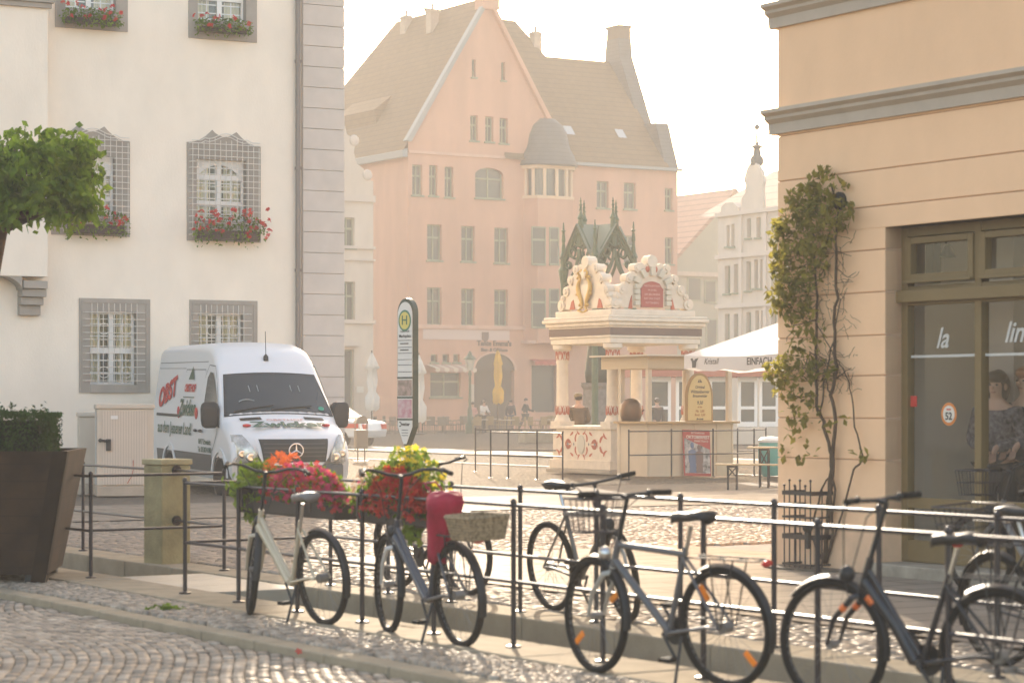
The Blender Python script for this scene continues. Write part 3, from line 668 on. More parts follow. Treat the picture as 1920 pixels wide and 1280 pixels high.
b.wall(gx(ZM)[0], gx(ZM)[1], ZG, ZM, [w_ for w_ in gw if w_[3] <= ZM], 0, .35)
b.quad((0, 0, ZG), (gx(ZM)[0], 0, ZG), (gx(ZM)[0], 0, ZM), (0, 0, 16.8)); b.quad((gx(ZM)[1], 0, ZG), (Tge, 0, ZG), (Tge, 0, 16.8), (gx(ZM)[1], 0, ZM))
zz0 = ZM; zz1 = max(w_[3] for w_ in gw) + .25
b.wall(gx(zz1)[0], gx(zz1)[1], zz0, zz1, [w_ for w_ in gw if w_[3] > ZM], 0, .35)
b.poly([(gx(zz0)[0], 0, zz0), (gx(zz1)[0], 0, zz0), (gx(zz1)[0], 0, zz1)]); b.poly([(gx(zz0)[1], 0, zz0), (gx(zz1)[1], 0, zz1), (gx(zz1)[1], 0, zz0)])
b.poly([(gx(zz1)[0], 0, zz1), (gx(zz1)[1], 0, zz1), (Tg, 0, ZP)])
LRG = 24
b.quad((0, LRG, 0), (0, 0, 0), (0, 0, ZE), (0, LRG, ZE)); b.quad((TR, 0, 0), (TR, 12, 0), (TR, 12, ZE), (TR, 0, ZE)); b.quad((TR, 12, 0), (0, LRG, 0), (0, LRG, ZE), (TR, 12, ZE))
for (a, c, z0, z1), zs in ((door, door[3]), (arch_w, arch_w[3])):      # rounded heads
    r_ = (c - a) / 2; m_ = (a + c) / 2; k = .95 if a != arch_w[0] else .45
    n = 12; P = [(m_ - r_ * math.cos(math.pi * i / n), zs - r_ * k * (1 - math.sin(math.pi * i / n))) for i in range(n + 1)]
    if a == door[0]: P = [(x, zs + (z + r_ * k - zs) * .74) for x, z in P]
    if a != door[0]:
        b.prism([(a - .01, zs + .02)] + P[:n // 2 + 1] + [(m_, zs + .02)], 'xz', -.004, .3); b.prism([(m_, zs + .02)] + P[n // 2:] + [(c + .01, zs + .02)], 'xz', -.004, .3)
    else: archP = P
b.build('wall', M_pink_w, pk)
M_arch = mat('arch_shadow', (.10, .075, .055), .9)  # shade inside the archway, put into the colour of its dark sheets
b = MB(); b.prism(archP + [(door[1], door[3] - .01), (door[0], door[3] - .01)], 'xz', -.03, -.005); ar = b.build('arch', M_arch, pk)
b = MB(); b.prism([(x * 1 + (x - (door[0] + door[1]) / 2) * .10, z + .0 + (z - door[3]) * .10) for x, z in archP] + [(p[0], p[1]) for p in reversed(archP)], 'xz', -.10, .0); b.build('arch_moulding', M_pstone, ar)
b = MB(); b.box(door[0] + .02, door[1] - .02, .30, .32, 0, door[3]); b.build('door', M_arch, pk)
b = MB(); b.box(shopo[0] + .02, shopo[1] - .02, .3, .32, 0, shopo[3]); b.build('shop_glass', M_glassdark, pk)
def pwin(w_, par, bars=True, d=.22):
    a, c, z0, z1 = w_; f = MB(); t = .07
    f.box(a, a + t, d, d + .08, z0, z1); f.box(c - t, c, d, d + .08, z0, z1); f.box(a + t, c - t, d, d + .08, z0, z0 + t); f.box(a + t, c - t, d, d + .08, z1 - t, z1)
    if bars and z1 - z0 > 1: zm = z0 + (z1 - z0) * .64; f.box(a + t, c - t, d - .02, d + .08, zm - .05, zm + .05); m_ = (a + c) / 2; f.box(m_ - .04, m_ + .04, d, d + .08, z0 + t, z1 - t)
    f.box(a - .08, c + .08, -.10, .02, z0 - .10, z0 - .005)
    o = f.build('window', M_greenframe, par)
    MB().quad((a, d + .05, z0), (c, d + .05, z0), (c, d + .05, z1), (a, d + .05, z1)).build('pane', M_glassdark, o)
    return o
for i, w_ in enumerate(W): pwin(w_, pk, i not in (6, 7))
pwin(arch_w, pk)
# gable coping, string courses, roofs
b = MB()
b.box(-.05, TR, -.12, -.005, PK.px(850, 613)[1] - .1, PK.px(850, 613)[1] + .12); b.box(0, Tge, -.10, -.004, ZE - .05, ZE + .12)
b.box(PK.px(977, 643)[0], PK.px(1095, 643)[0], -.75, -.005, PK.px(1030, 643)[1] - .06, PK.px(1030, 643)[1] + .12)
b.build('string_course', M_pstone, pk)
bz = PK.rect(793, 618, 955, 637); b = MB(); b.box(bz[0], bz[1], -.03, -.003, bz[2], bz[3]); b.build('sign_band', mat('band', (.55, .42, .36), .85), pk)
za = PK.px(909, 632); b = MB(); b.prism([(za[0] - .22, za[1] + .3), (za[0] + .22, za[1] + .3), (za[0] + .22, za[1] - .1), (za[0], za[1] - .32), (za[0] - .22, za[1] - .1)], 'xz', -.09, -.035); b.build('crest', mat('crest', (.16, .10, .08), .7), pk)
M_sign = mat('sign_brown', (.10, .065, .05), .7)
za = PK.px(926, 644); text_obj('lettering', "Tante Emma's", .42, M_sign, pk, (za[0], -.05, za[1]), (R(90), 0, 0), bold=.012, dz=.02)
za = PK.px(926, 656); text_obj('lettering', "Bier- & Caféhaus", .27, M_sign, pk, (za[0], -.05, za[1]), (R(90), 0, 0), bold=.008, dz=.02)
b = MB(); dz = .35; LR = 11.0
b.quad((-.45, -.28, 16.2), (Tg, -.28, ZP + .15), (Tg, LR, ZP + .15), (-.45, LR + 6, 16.2)); b.quad((Tge + .3, -.25, 16.4), (Tge + .3, LR + 9, 16.4), (Tg, LR, ZP + .15), (Tg, -.28, ZP + .15))
b.poly([(-.45, LR + 6, 16.2), (Tg, LR, ZP + .15), (Tge + .3, LR + 9, 16.4)])
roof = b.build('roof', M_tile, pk)
b = MB(); b.prism([(-.55, 16.15), (-.5, 15.8), (-.2, 15.8), (-.2, 16.3)], 'xz', -.3, LR + 6); b.build('eaves', M_zinc, roof)
b = MB()
for (x0, z0, x1, z1, m_) in ((-.12, 16.75, Tg - .1, ZP + .25, 0),): b.prism([(x0 - .15, z0), (x0 + .18, z0 - .05), (x1 + .2, z1 - .25), (x1 + .2, z1 + .15)], 'xz', -.32, .12)
b.build('verge', M_zinc, roof)
b = MB(); b.prism([(Tge + .28, 16.7), (Tge - .02, 16.65), (Tg - .05, ZP - .05), (Tg - .05, ZP + .4)], 'xz', -.30, .12); b.build('coping', M_pink_w, roof)
b = MB(); x0, x1 = PK.px(900, 0)[0], PK.px(931, 0)[0]; b.box(x0, x1, -.34, .6, ZP - .6, ZP + 3); b.build('finial_block', M_pink_w, pk)
# shed dormer on the left slope
b = MB(); b.prism([(.9, 17.9), (3.2, 21.1), (.8, 19.2)], 'xz', 5.5, 10.5); b.build('dormer', M_tile, roof)
# main roof to the right, with stepped side gable
ZR = 23.4; Dr = 6.2
b = MB(); b.quad((Tge - 4.2, -.35, 16.05), (TR - .8, -.35, 16.05), (TR - .8, Dr, ZR), (Tge - 1.5, Dr, ZR)); b.quad((TR - .8, Dr, ZR), (TR - .8, Dr * 2, 16.05), (Tge - 4, Dr * 2, 16.05), (Tge - 1.5, Dr, ZR))
r2 = b.build('main_roof', M_tile, pk)
b = MB(); zk = ZR + 2.3; b.quad((6.0, 5, ZR - 2.5), (15.2, 5, ZR - 2.5), (13.0, 9.2, zk + .3), (6.2, 9.2, zk + .6)); b.poly([(15.2, 5, ZR - 2.5), (15.4, 14, ZR - 2.5), (13, 9.2, zk + .3)]); b.build('upper_roof', M_tile, r2)
def slope_pt(px, y, d=0): return PK.px(px, y, d)
sgp = [(-.15, 16.0), (1.0, 19.0), (2.75, 19.05), (4.95, 23.6), (5.1, 24.8), (6.5, 24.8), (6.7, 23.3), (12.5, 16)]
b = MB(); b.prism(sgp, 'yz', TR - .95, TR + .02); b.build('side_gable', M_slate, r2)
b = MB(); b.box(TR - .92, TR, 5.12, 6.48, 24.802, 25.5); b.box(TR - 1.0, TR + .08, 5.05, 6.55, 25.5, 25.65); b.build('chimney', mat('old_brick', (.12, .09, .06), .85, .2, var=.15), r2)
b = MB(); b.box(Tge - 1, TR + .12, -.4, -.1, 15.92, 16.1); b.build('gutter', M_zinc, r2)
for px, y in ((1055, 250), (1152, 256)):    # skylights lying on the tiles
    t, z = slope_pt(px, y, 2.2); yy = -.35 + (z - 16.05) / (ZR - 16.05) * (Dr + .35); k = (ZR - 16.05) / (Dr + .35)
    b = MB(); b.quad((t - .3, yy - .25, z - .25 * k + .12), (t + .3, yy - .25, z - .25 * k + .12), (t + .3, yy + .25, z + .25 * k + .12), (t - .3, yy + .25, z + .25 * k + .12)); b.build('skylight', mat('skylight', (.42, .43, .42), .15, .6), r2)
for px, y, d in ((762, 38, 9), (811, 26, 5), (1004, 68, 8)):
    t, z = slope_pt(px, y, d); b = MB(); b.box(t - .28, t + .28, d - .3, d + .3, z - 1.2, z + .25); b.box(t - .34, t + .34, d - .36, d + .36, z + .06, z + .16); b.tube([(t, d, z + .25), (t, d, z + .6)], .1, 8); b.build('chimney', mat('chimney_render', (.42, .34, .26), .85, .2, var=.1), roof)
# oriel tower
tc, _ = PK.px(1027, 400); orl = [(-1.72, 0), (-1.25, -.85), (1.25, -.85), (1.72, 0)]
zt0, zt1 = PK.px(1027, 375)[1], PK.px(1027, 313)[1]
b = MB(); b.prism([(tc + x, y) for x, y in orl], 'xy', PK.px(1030, 643)[1], zt0); orb = b.build('oriel', M_pink_w, pk)
b = MB(); b.prism([(tc + x * 1.05, y * 1.05) for x, y in orl], 'xy', zt0, zt0 + .18); b.prism([(tc + x * 1.08, y * 1.1) for x, y in orl], 'xy', zt1 - .2, zt1)
n = 7; pl = []
for i in range(n): a = math.pi + math.pi * i / (n - 1); pl.append((tc + 1.55 * math.cos(a), 1.0 * math.sin(a)))
for x, y in pl: b.tube([(x, y, zt0 + .17), (x, y, zt1 - .19)], .11, 8)
b.build('gallery', mat('tower_stone', (.62, .45, .30), .8), orb)
b = MB(); b.lathe([(1.36, zt0 + .17), (1.36, zt1 - .19)], (tc, .05, 0), 24, 0, 1, .66); b.build('gallery_glass', M_glassdark, orb)
zd = PK.px(1027, 220)[1] - zt1
b = MB(); b.lathe([(1.98, 0), (1.95, .12), (1.75, zd * .22), (1.5, zd * .36), (1.42, zd * .44), (1.32, zd * .62), (1.05, zd * .82), (.55, zd * .96), (.02, zd)], (tc, .1, zt1), 24, 0, 1, .8); b.build('dome', M_slate, orb, smooth=2)
for r in ((998, 427, 1021, 494), (1031, 428, 1046, 494), (998, 543, 1021, 612), (1031, 543, 1046, 612)):
    a, c, z0, z1 = PK.rect(*r, d=-.85); f = MB(); y = -.853
    f.box(a - .06, a, y - .05, y, z0, z1); f.box(c, c + .06, y - .05, y, z0, z1); f.box(a - .06, c + .06, y - .08, y, z0 - .12, z0); f.box(a - .06, c + .06, y - .05, y, z1, z1 + .06)
    zm = z0 + (z1 - z0) * .66; f.box(a, c, y - .05, y, zm - .06, zm + .06)
    o = f.build('window', M_greenframe, orb); MB().quad((a, y - .012, z0), (c, y - .012, z0), (c, y - .012, z1), (a, y - .012, z1)).build('pane', M_glassdark, o)
# awnings
def awning(par, px0, px1, y0, y1, m1, m2, dep=1.1, nm='awning'):
    a, c = PK.px(px0, y0)[0], PK.px(px1, y0)[0]; z1 = PK.px(px0, y0)[1]; z0 = PK.px(px0, y1, -dep)[1]
    b = MB(); n = max(6, int((c - a) / .28))
    for i in range(n):
        x0, x1 = a + (c - a) * i / n, a + (c - a) * (i + 1) / n; k = i % 2
        b.quad((x0, 0, z1), (x0, -dep, z0 + .25), (x1, -dep, z0 + .25), (x1, 0, z1), k); xm = (x0 + x1) / 2
        b.poly([(x0, -dep, z0 + .25), (x0, -dep, z0 + .08), (xm, -dep, z0), (x1, -dep, z0 + .08), (x1, -dep, z0 + .25)], k)
    b.build(nm, [m1, m2], par)
M_aw1 = mat('awning_cream', (.62, .5, .38), .8); M_aw2 = mat('awning_tan', (.5, .33, .24), .8); M_awr = mat('awning_red', (.45, .09, .06), .8); M_awr2 = mat('awning_red2', (.40, .07, .05), .8)
awning(pk, 799, 876, 683, 698, M_aw1, M_aw2); awning(pk, 993, 1040, 673, 685, M_awr, M_awr2, .6)
b = MB(); a_ = PK.rect(888, 720, 902, 760); b.box(a_[0] - .35, a_[0], -.06, -.01, a_[2], a_[3]); b.build('menu_board', mat('menu', (.5, .44, .36), .8), pk)

# ================= white house beside it, left =================
M_wh = mat('white_house_render', (.54, .46, .38), .85, .2, var=.1, vs=.7, stretch=(1, 1, .3))
WH = Fr(at(700, 800, 122)[:2], TH)
wh = thing('white_house', 'pale house with a scrolled gable, half hidden between the cream building and the pink house', 'house', (WH.o.x, WH.o.y, 0), TH)
wr = [WH.rect(*r) for r in ((640, 408, 665, 464), (640, 528, 666, 602), (640, 655, 664, 800))]; wr[2] = (wr[2][0], wr[2][1], 0, wr[2][3])
b = MB(); zt = WH.px(670, 372)[1]; b.wall(-8, 0, 0, zt, wr, 0, .3); b.box(-8, 0, .301, 10, 0, zt)
P = [(-8, zt)] + [(0, zt), (0, zt + .9), (-.35, zt + 1.05), (-.55, zt + 1.5), (-.95, zt + 1.75), (-1.1, zt + 2.3), (-1.0, zt + 2.9), (-1.5, zt + 3.2), (-1.8, zt + 4.2), (-3, zt + 5), (-8, zt + 5)]
b.prism(P, 'xz', 0, .5); b.build('wall', M_wh, wh)
b = MB()
for yy, t in ((372, .35), (464, .15), (487, .1), (603, .2)): z = WH.px(670, yy)[1]; b.box(-8, .06, -.14, -.003, z - t / 2, z + t / 2)
z = WH.px(670, 645)[1]; b.box(-8, -.9, -.3, -.003, z - .12, z + .1)
for a in (1.2, 2.9): b.ell((-.35 - (a > 2) * .75, -.02, zt + a), (.28, .1, .28), 12, 8)
b.build('cornice', mat('white_house_trim', (.52, .44, .37), .8), wh)
for w_ in wr:
    o = pwin(w_, wh, w_[2] > 0)
b = MB(); a = WH.rect(668, 724, 681, 736); b.box(a[0], a[1], -.05, -.004, a[2], a[3]); b.build('notice_board', mat('notice', (.62, .58, .5), .6), wh)
b = MB(); b.box(-8, -.2, .6, 10, zt + 1, zt + 1.1); b.build('roof', M_tile, wh)

# ================= houses on the right side of the square =================
TLH = Fr(at(1262, 820, 166)[:2], TH)
tl = thing('tiled_house', 'gable-fronted house with a pale tiled roof, right of the pink house', 'house', (TLH.o.x, TLH.o.y, 0), TH)
M_grey_h = mat('grey_house_render', (.34, .32, .24), .85, .2, var=.06, vs=.6)
M_rtile = striped('red_tile', (.36, .225, .16), (.19, .115, .08), .42, 2, .14, .75, .6, .1)
ta, za_ = TLH.px(1376, 358); te, ze = TLH.px(1262, 490)
hwd = ta - te
b = MB(); b.prism([(te, 0), (ta + hwd, 0), (ta + hwd, ze), (ta, za_ - .2), (te, ze)], 'xz', 0, 12)
b.build('wall', M_grey_h, tl)
b = MB(); b.prism([(te - .35, ze - .35), (te - .35, ze - .05), (ta, za_ + .15), (ta, za_ - .18)], 'xz', -.3, 14.3); b.prism([(ta, za_ + .15), (ta + hwd + .35, ze - .05), (ta + hwd + .35, ze - .35), (ta, za_ - .18)], 'xz', -.3, 14.3); b.build('roof', M_rtile, tl)
b = MB(); z = TLH.px(1300, 514)[1]; b.box(te - .1, ta + hwd, -.3, -.003, z - .15, z + .15); b.build('cornice', M_trim, tl)
for r in ((1290, 522, 1312, 562), (1322, 528, 1340, 566), (1290, 600, 1312, 650), (1325, 600, 1342, 650)):
    a, c, z0, z1 = TLH.rect(*r); f = MB(); f.box(a - .1, c + .1, -.06, -.003, z0 - .1, z1 + .1); o = f.build('window', M_greenframe, tl); MB().quad((a, -.065, z0), (c, -.065, z0), (c, -.065, z1), (a, -.065, z1)).build('pane', M_glassdark, o)

WR = Fr(at(1346, 820, 118)[:2], TH - math.pi / 2)
wo_ = thing('ornate_house', 'white ornate house with a stepped gable and a ball-topped spire behind the vine corner', 'house', (WR.o.x, WR.o.y, 0), WR.rz)
M_wr = mat('white_stucco', (.60, .52, .43), .85, .2, var=.1, vs=.7, stretch=(1, 1, .3))
orect = [(1359, 498, 1369, 550), (1376, 495, 1387, 548), (1399, 490, 1408, 545), (1414, 487, 1421, 540), (1425, 486, 1433, 540), (1359, 588, 1368, 645), (1376, 588, 1386, 645), (1399, 585, 1408, 640), (1416, 582, 1423, 640), (1427, 582, 1434, 640),
         (1362, 422, 1368, 462), (1371, 420, 1377, 462), (1400, 410, 1408, 446), (1418, 407, 1426, 445), (1446, 490, 1456, 545), (1446, 585, 1456, 640), (1446, 410, 1455, 446)]
OW = [WR.rect(*r) for r in orect]; zc = WR.px(1400, 398)[1]
b = MB(); b.wall(0, 14, 0, zc, OW, 0, .3); b.box(0, 14, .301, 12, 0, zc)
G = [WR.px(px, y) for px, y in ((1390, 396), (1392, 372), (1399, 362), (1399, 346), (1396, 338), (1400, 322), (1404, 312), (1409, 306), (1418, 306), (1424, 312), (1430, 322), (1433, 340), (1431, 350), (1433, 396))]
b.prism(G, 'xz', -.05, .12); b.prism([WR.px(px, y) for px, y in ((1352, 400), (1354, 388), (1362, 380), (1376, 380), (1384, 388), (1386, 399))], 'xz', -.05, .5)
b.build('wall', M_wr, wo_)
b = MB(); t, z = WR.px(1413, 306); b.lathe([(.30, -.1), (.34, .2), (.2, .4), (.16, .7), (.3, .8), (.1, .9), (.06, 1.0), (.05, 1.6), (.12, 1.65), (.13, 1.78), (.02, 1.9)], (t, .2, z), 12); b.build('spire', M_slate, wo_, smooth=True)
b = MB()
for yy in (398, 478, 572, 660): z = WR.px(1400, yy)[1]; b.box(-.08, 14, -.15, -.003, z - .1, z + .1)
for px in (1390, 1436): t = WR.px(px, 500)[0]; b.box(t - .12, t + .12, -.1, -.004, 0, zc - .11)
b.build('cornice', mat('white_stucco_trim', (.60, .52, .44), .8), wo_)
t0, z0 = WR.px(1430, 318, 3); b = MB(); b.quad((t0 - 1.8, .2, zc), (14, .2, zc), (14, 4, z0), (t0 - .4, 4, z0)); b.quad((0, .2, zc), (t0 - 1.8, .2, zc), (t0 - 2, 4, zc + 1), (1, 4, zc + 1)); b.quad((t0 - .4, 4, z0), (14, 4, z0), (14, 10, zc), (t0 - 1.8, 10, zc)); b.build('roof', M_rtile, wo_)
for w_ in OW: pwin(w_, wo_, False)

# ================= renaissance well house =================
M_well = mat('well_white', (.66, .57, .46), .8, .2, var=.07, vs=5)
M_orn = mat('ornament_red', (.44, .13, .08), .8)
M_gold = mat('gilding', (.52, .34, .10), .5, .4, .2)
M_wband = mat('dark_band', (.16, .11, .09), .7)
WX, WY = 2.14 + .12, 54.0 + .22
WE = Fr((WX, WY), TH); E = 2.08             # near corner; local x along the right face, y along the left face
we = thing('well_house', 'white renaissance well house with red scroll ornament, columns and scrolled pediments', 'well house', (WX, WY, 0), TH)
b = MB(); b.box(-.28, E + .28, -.28, E + .28, 0, .10); b.build('step', mat('well_step', (.36, .31, .25), .8, .2, var=.1), we, bev=.02)
b = MB()
for (x0, x1, y0, y1) in ((-.16, .16, -.16, E + .16), (.161, E + .16, -.16, .16), (.161, E + .16, E - .16, E + .16), (E - .16, E + .16, .161, E - .161)):
    b.box(x0, x1, y0, y1, .30, 1.0)
b.box(-.22, E + .22, -.22, E + .22, .101, .305)
pw = b.build('parapet', M_well, we, bev=.01)
b = MB()
for (x0, x1, y0, y1) in ((-.21, .2, -.21, E + .21), (.201, E + .21, -.21, .2), (.201, E + .21, E - .2, E + .21), (E - .2, E + .21, .201, E - .201)): b.box(x0, x1, y0, y1, 1.001, 1.08)
b.build('coping', M_well, pw, bev=.015)
# painted scrollwork panels on the left face
def scroll(b, cx, cz, s, fx, fz, pl):
    for P in ((.0, .0, .9, 40, 250), (.35, .5, .5, 200, 430), (-.3, .75, .32, 0, 270)):
        r = P[2] * s * .42; pts = arc(cx + fx * P[0] * s, cz + fz * P[1] * s, r, P[3], P[4], 10)
        n = len(pts); out = []; inn = []
        for i, (x, z) in enumerate(pts):
            t = i / (n - 1); wd = .055 * s * (1.7 * math.sin(math.pi * min(1, t * .85 + .08)) + .25); x = cx + (x - cx) * 1; d = Vector((x - (cx + fx * P[0] * s), z - (cz + fz * P[1] * s))).normalized() * wd
            out.append((x + d.x, z + d.y)); inn.append((x - d.x, z - d.y))
        for i in range(n - 1): b.poly([pl(*out[i]), pl(*out[i + 1]), pl(*inn[i + 1]), pl(*inn[i])])
b = MB(); pl = lambda y, z: (-.166, y, z)
def drop(cy, cz, ang, ln, wd, curl=.0):
    """a curling flame-shaped leaf of paint"""
    L1 = []; L2 = []
    for i in range(11):
        t = i / 10; a = ang + curl * t; 
        cy2 = cy + ln * t * math.cos(a); cz2 = cz + ln * t * math.sin(a); w_ = wd * math.sin(math.pi * min(1, .12 + t * .88)) ** .8 * (1.15 - t * .5)
        L1.append((cy2 - w_ * math.sin(a), cz2 + w_ * math.cos(a))); L2.append((cy2 + w_ * math.sin(a), cz2 - w_ * math.cos(a)))
    for i in range(10): b.poly([pl(*L1[i]), pl(*L1[i + 1]), pl(*L2[i + 1]), pl(*L2[i])])
cM = E / 2
for s_ in (-1, 1):
    for f_ in (-1, 1):
        drop(cM + s_ * .22, .66 + f_ * .06, math.pi / 2 * f_ + s_ * f_ * -.7, .24, .035, s_ * f_ * 1.2)
        drop(cM + s_ * .46, .66 + f_ * .02, f_ * 1.1 if s_ > 0 else math.pi - f_ * 1.1, .25, .05, -s_ * f_ * 1.6)
        drop(cM + s_ * .62, .66 + f_ * .03, f_ * 1.9 if s_ > 0 else math.pi - f_ * 1.9, .24, .04, s_ * f_ * 1.5)
        drop(cM + s_ * .78, .66 + f_ * .04, f_ * 1.57, .23, .045, -s_ * f_ * .8)
        drop(cM + s_ * .92, .66 + f_ * .26, -f_ * 1.57, .20, .035, s_ * f_ * .9)
        drop(cM + s_ * .06, .66 + f_ * .24, -s_ * .2 + (0 if s_ > 0 else math.pi), .16, .025, s_ * f_ * .9)
        drop(cM + s_ * .33, .66 + f_ * .27, -f_ * .5 if s_ > 0 else math.pi + f_ * .5, .16, .03, 0)
b.build('painted_pattern', M_orn, pw)
b = MB()
for s_ in (-1, 1): b.poly([pl(cM + s_ * .52, .66), pl(cM + s_ * .56, .72), pl(cM + s_ * .60, .66), pl(cM + s_ * .56, .60)]); b.poly([pl(cM + s_ * .28, .66), pl(cM + s_ * .31, .70), pl(cM + s_ * .34, .66), pl(cM + s_ * .31, .62)])
b.build('painted_dots', mat('paint_grey', (.22, .22, .22), .7), pw)
v = MB(); v.M = Matrix.Translation((-.16, E / 2, .66)) @ Matrix.Rotation(R(-90), 4, 'Y'); v.lathe([(.2, 0), (.2, .02), (.16, .025)], (0, 0, 0), 20, 0, 1.1, .75); v.build('medallion', mat('medallion', (.5, .46, .38), .7), pw)
z0c, z1c = 1.08, 2.93
for (x, y) in ((0, 0), (0, E), (E, 0), (E, E)):
    b = MB(); b.box(x - .2, x + .2, y - .2, y + .2, z0c + .001, z0c + .10); b.lathe([(.19, .10), (.17, .16), (.145, .2), (.14, .6), (.13, 1.4), (.15, 1.45), (.14, 1.5), (.15, 1.7), (.22, 1.76), (.22, z1c - z0c)], (x, y, z0c), 20)
    co = b.build('column', M_well, we, smooth=True)
    b = MB()
    for zc, f in ((z0c + .36, 1), (z0c + 1.60, -1)):
        rc = .150
        on = lambda da, dz: (x + rc * math.cos(da), y + rc * math.sin(da), zc + dz)
        for k in range(6):
            a = math.pi + (k - 1.2) * .75
            for g_ in (-1, 1):
                c1 = [(a + g_ * (.10 + .22 * math.sin(u)), f * (.09 * math.cos(u) * (1.0 + .25 * u / 4))) for u in [i * .55 for i in range(9)]]
                b.tube([on(*q) for q in c1], [.006 + .006 * math.sin(math.pi * i / 8) for i in range(9)], 4)
            b.tube([on(a, -.12 * f), on(a, .0), on(a, .04)], [.003, .009, .003], 4)
    b.build('ornament', M_orn, co)
b = MB(); m = lambda e, z0, z1: b.box(-e, E + e, -e, E + e, z0, z1)
m(.20, 2.935, 3.06); m(.22, 3.062, 3.12); m(.24, 3.285, 3.33); m(.29, 3.332, 3.42); m(.35, 3.422, 3.50); m(.32, 3.502, 3.56); m(.12, 3.562, 3.70)
ent = b.build('cornice', M_well, we, bev=.02)
b = MB(); b.box(-.225, E + .225, -.225, E + .225, 3.122, 3.284); b.build('dark_band', M_wband, ent)
def pediment(face, nm, gold):
    """scroll-edged gable board; face 'x' stands over the right face, 'y' over the left one"""
    hp = [(.0, 1.13), (.14, 1.10), (.17, .98), (.30, 1.02), (.42, .92), (.40, .80), (.55, .80), (.62, .70), (.58, .56), (.72, .58), (.80, .48), (.76, .36), (.90, .36), (1.0, .22), (.94, .06), (1.02, .0)]
    out = []
    for i in range(len(hp) - 1):
        (x0, z0), (x1, z1) = hp[i], hp[i + 1]
        for k in range(4):
            t = k / 4; bl = .05 * math.sin(math.pi * t); dx, dz = x1 - x0, z1 - z0; L_ = math.hypot(dx, dz); out.append((x0 + dx * t - dz / L_ * bl * -1 * -1 if False else x0 + dx * t + (-dz / L_) * bl * -1, z0 + dz * t + (dx / L_) * bl))
    prof = [(-x, z) for x, z in reversed(out)] + out[1:]; c = E / 2; W_ = 1.04; Hh = 1.02
    pts = [(c + x * W_, 3.702 + z * Hh) for x, z in prof]
    b = MB()
    mm = Matrix.Identity(4) if face == 'x' else Matrix(((0, 1, 0, 0), (1, 0, 0, 0), (0, 0, 1, 0), (0, 0, 0, 1)))
    b.M = mm; b.prism(pts, 'xz', -.02, .14)
    for s_ in (-1, 1):
        for x, z, r in ((1.0, .14, .13), (.80, .45, .11), (.62, .70, .10), (.40, .93, .10), (.93, .3, .07)):
            v = Matrix.Translation((c + s_ * x * W_ * .97, .06, 3.70 + z * Hh)) @ Matrix.Rotation(R(90), 4, 'X'); b.M = mm @ v; b.lathe([(r, -.13), (r, .13)], (0, 0, 0), 16)
            b.lathe([(r * .55, .13), (r * .5, .16)], (0, 0, 0), 12)
    b.M = mm @ Matrix.Translation((c, .06, 3.70 + 1.08 * Hh)) @ Matrix.Rotation(R(90), 4, 'X'); b.lathe([(.14, -.13), (.14, .13)], (0, 0, 0), 16)
    p = b.build(nm, M_well, we, bev=0)
    if not gold:
        b = MB(); r_ = .30; P = [(c - r_, 3.76), (c + r_, 3.76)] + [(c + r_ * math.cos(a) * (1 + .06 * math.sin(a * 9)), 4.12 + r_ * .75 * math.sin(a)) for a in [i * math.pi / 14 for i in range(15)]]
        b.prism(P, 'xz', -.055, -.022); b.build('plaque', mat('plaque_red', (.36, .09, .075), .7), p)
        for s_ in (-1, 1):
            b = MB(); b.prism([(c + s_ * .53, 3.72), (c + s_ * .64, 3.72), (c + s_ * .59, 3.9), (c + s_ * .55, 4.02)], 'xz', -.04, -.021); b.build('red_panel', M_orn, p)
        b = MB()
        for s_ in (-1, 1):
            for q in range(4): b.box(c + s_ * .43 - .07, c + s_ * .43 + .07, -.12, -.022, 3.80 + q * .125, 3.905 + q * .125)
        for q in range(5):
            a = R(25 + q * 32.5); v = Matrix.Translation((c + .46 * math.cos(a), -.06, 4.20 + .38 * math.sin(a))) @ Matrix.Rotation(-(a - math.pi / 2), 4, 'Y'); b.M = v; b.box(-.06, .06, -.06, .04, -.1, .1)
        b.M = None; b.build('rustication', mat('well_grey', (.55, .5, .40), .8), p, bev=.01)
        for k, ln in enumerate(("RESTAURATION", "IM JAHRE", "DES BRUNNENS", "RAT DER STADT", "WITTENBERG")): text_obj('inscription', ln, .06, mat('inscription', (.62, .42, .36), .8), p, (c, -.058, 4.24 - k * .095), (R(90), 0, 0), dz=.001)
        v = MB(); 
        for s_ in (-1, 1): v.ell((c + s_ * .11, -.03, 4.62), (.06, .03, .07), 10, 6)
        v.build('rosette', M_orn, p)
    else:
        b = MB(); b.M = mm
        for s_ in (-1, 1):
            P = [(c + s_ * (.15 + .09 * math.sin(t * 5.2) + .04 * t), 4.44 - .66 * t) for t in [i / 14 for i in range(15)]]
            b.tube([(x, -.09, z) for x, z in P], [.02 + .035 * math.sin(math.pi * i / 14) ** .6 for i in range(15)], 7)
            for cx_, cz_, r_ in ((.20, 4.42, .06), (.23, 4.05, .07), (.12, 3.80, .06)): b.tube([(c + s_ * (cx_ + r_ * math.cos(u)), -.10, cz_ + r_ * math.sin(u)) for u in [i * .6 for i in range(9)]], [.028 - .002 * i for i in range(9)], 6)
        for s_ in (-1, 1): b.tube([(c + s_ * .1, -.1, 4.45), (c + s_ * .2, -.13, 4.56), (c + s_ * .08, -.11, 4.62), (c, -.1, 4.55)], .03, 6); b.tube([(c + s_ * .06, -.1, 3.78), (c + s_ * .18, -.13, 3.70), (c, -.1, 3.66)], .03, 6)
        b.build('cartouche', M_gold, p, smooth=2)
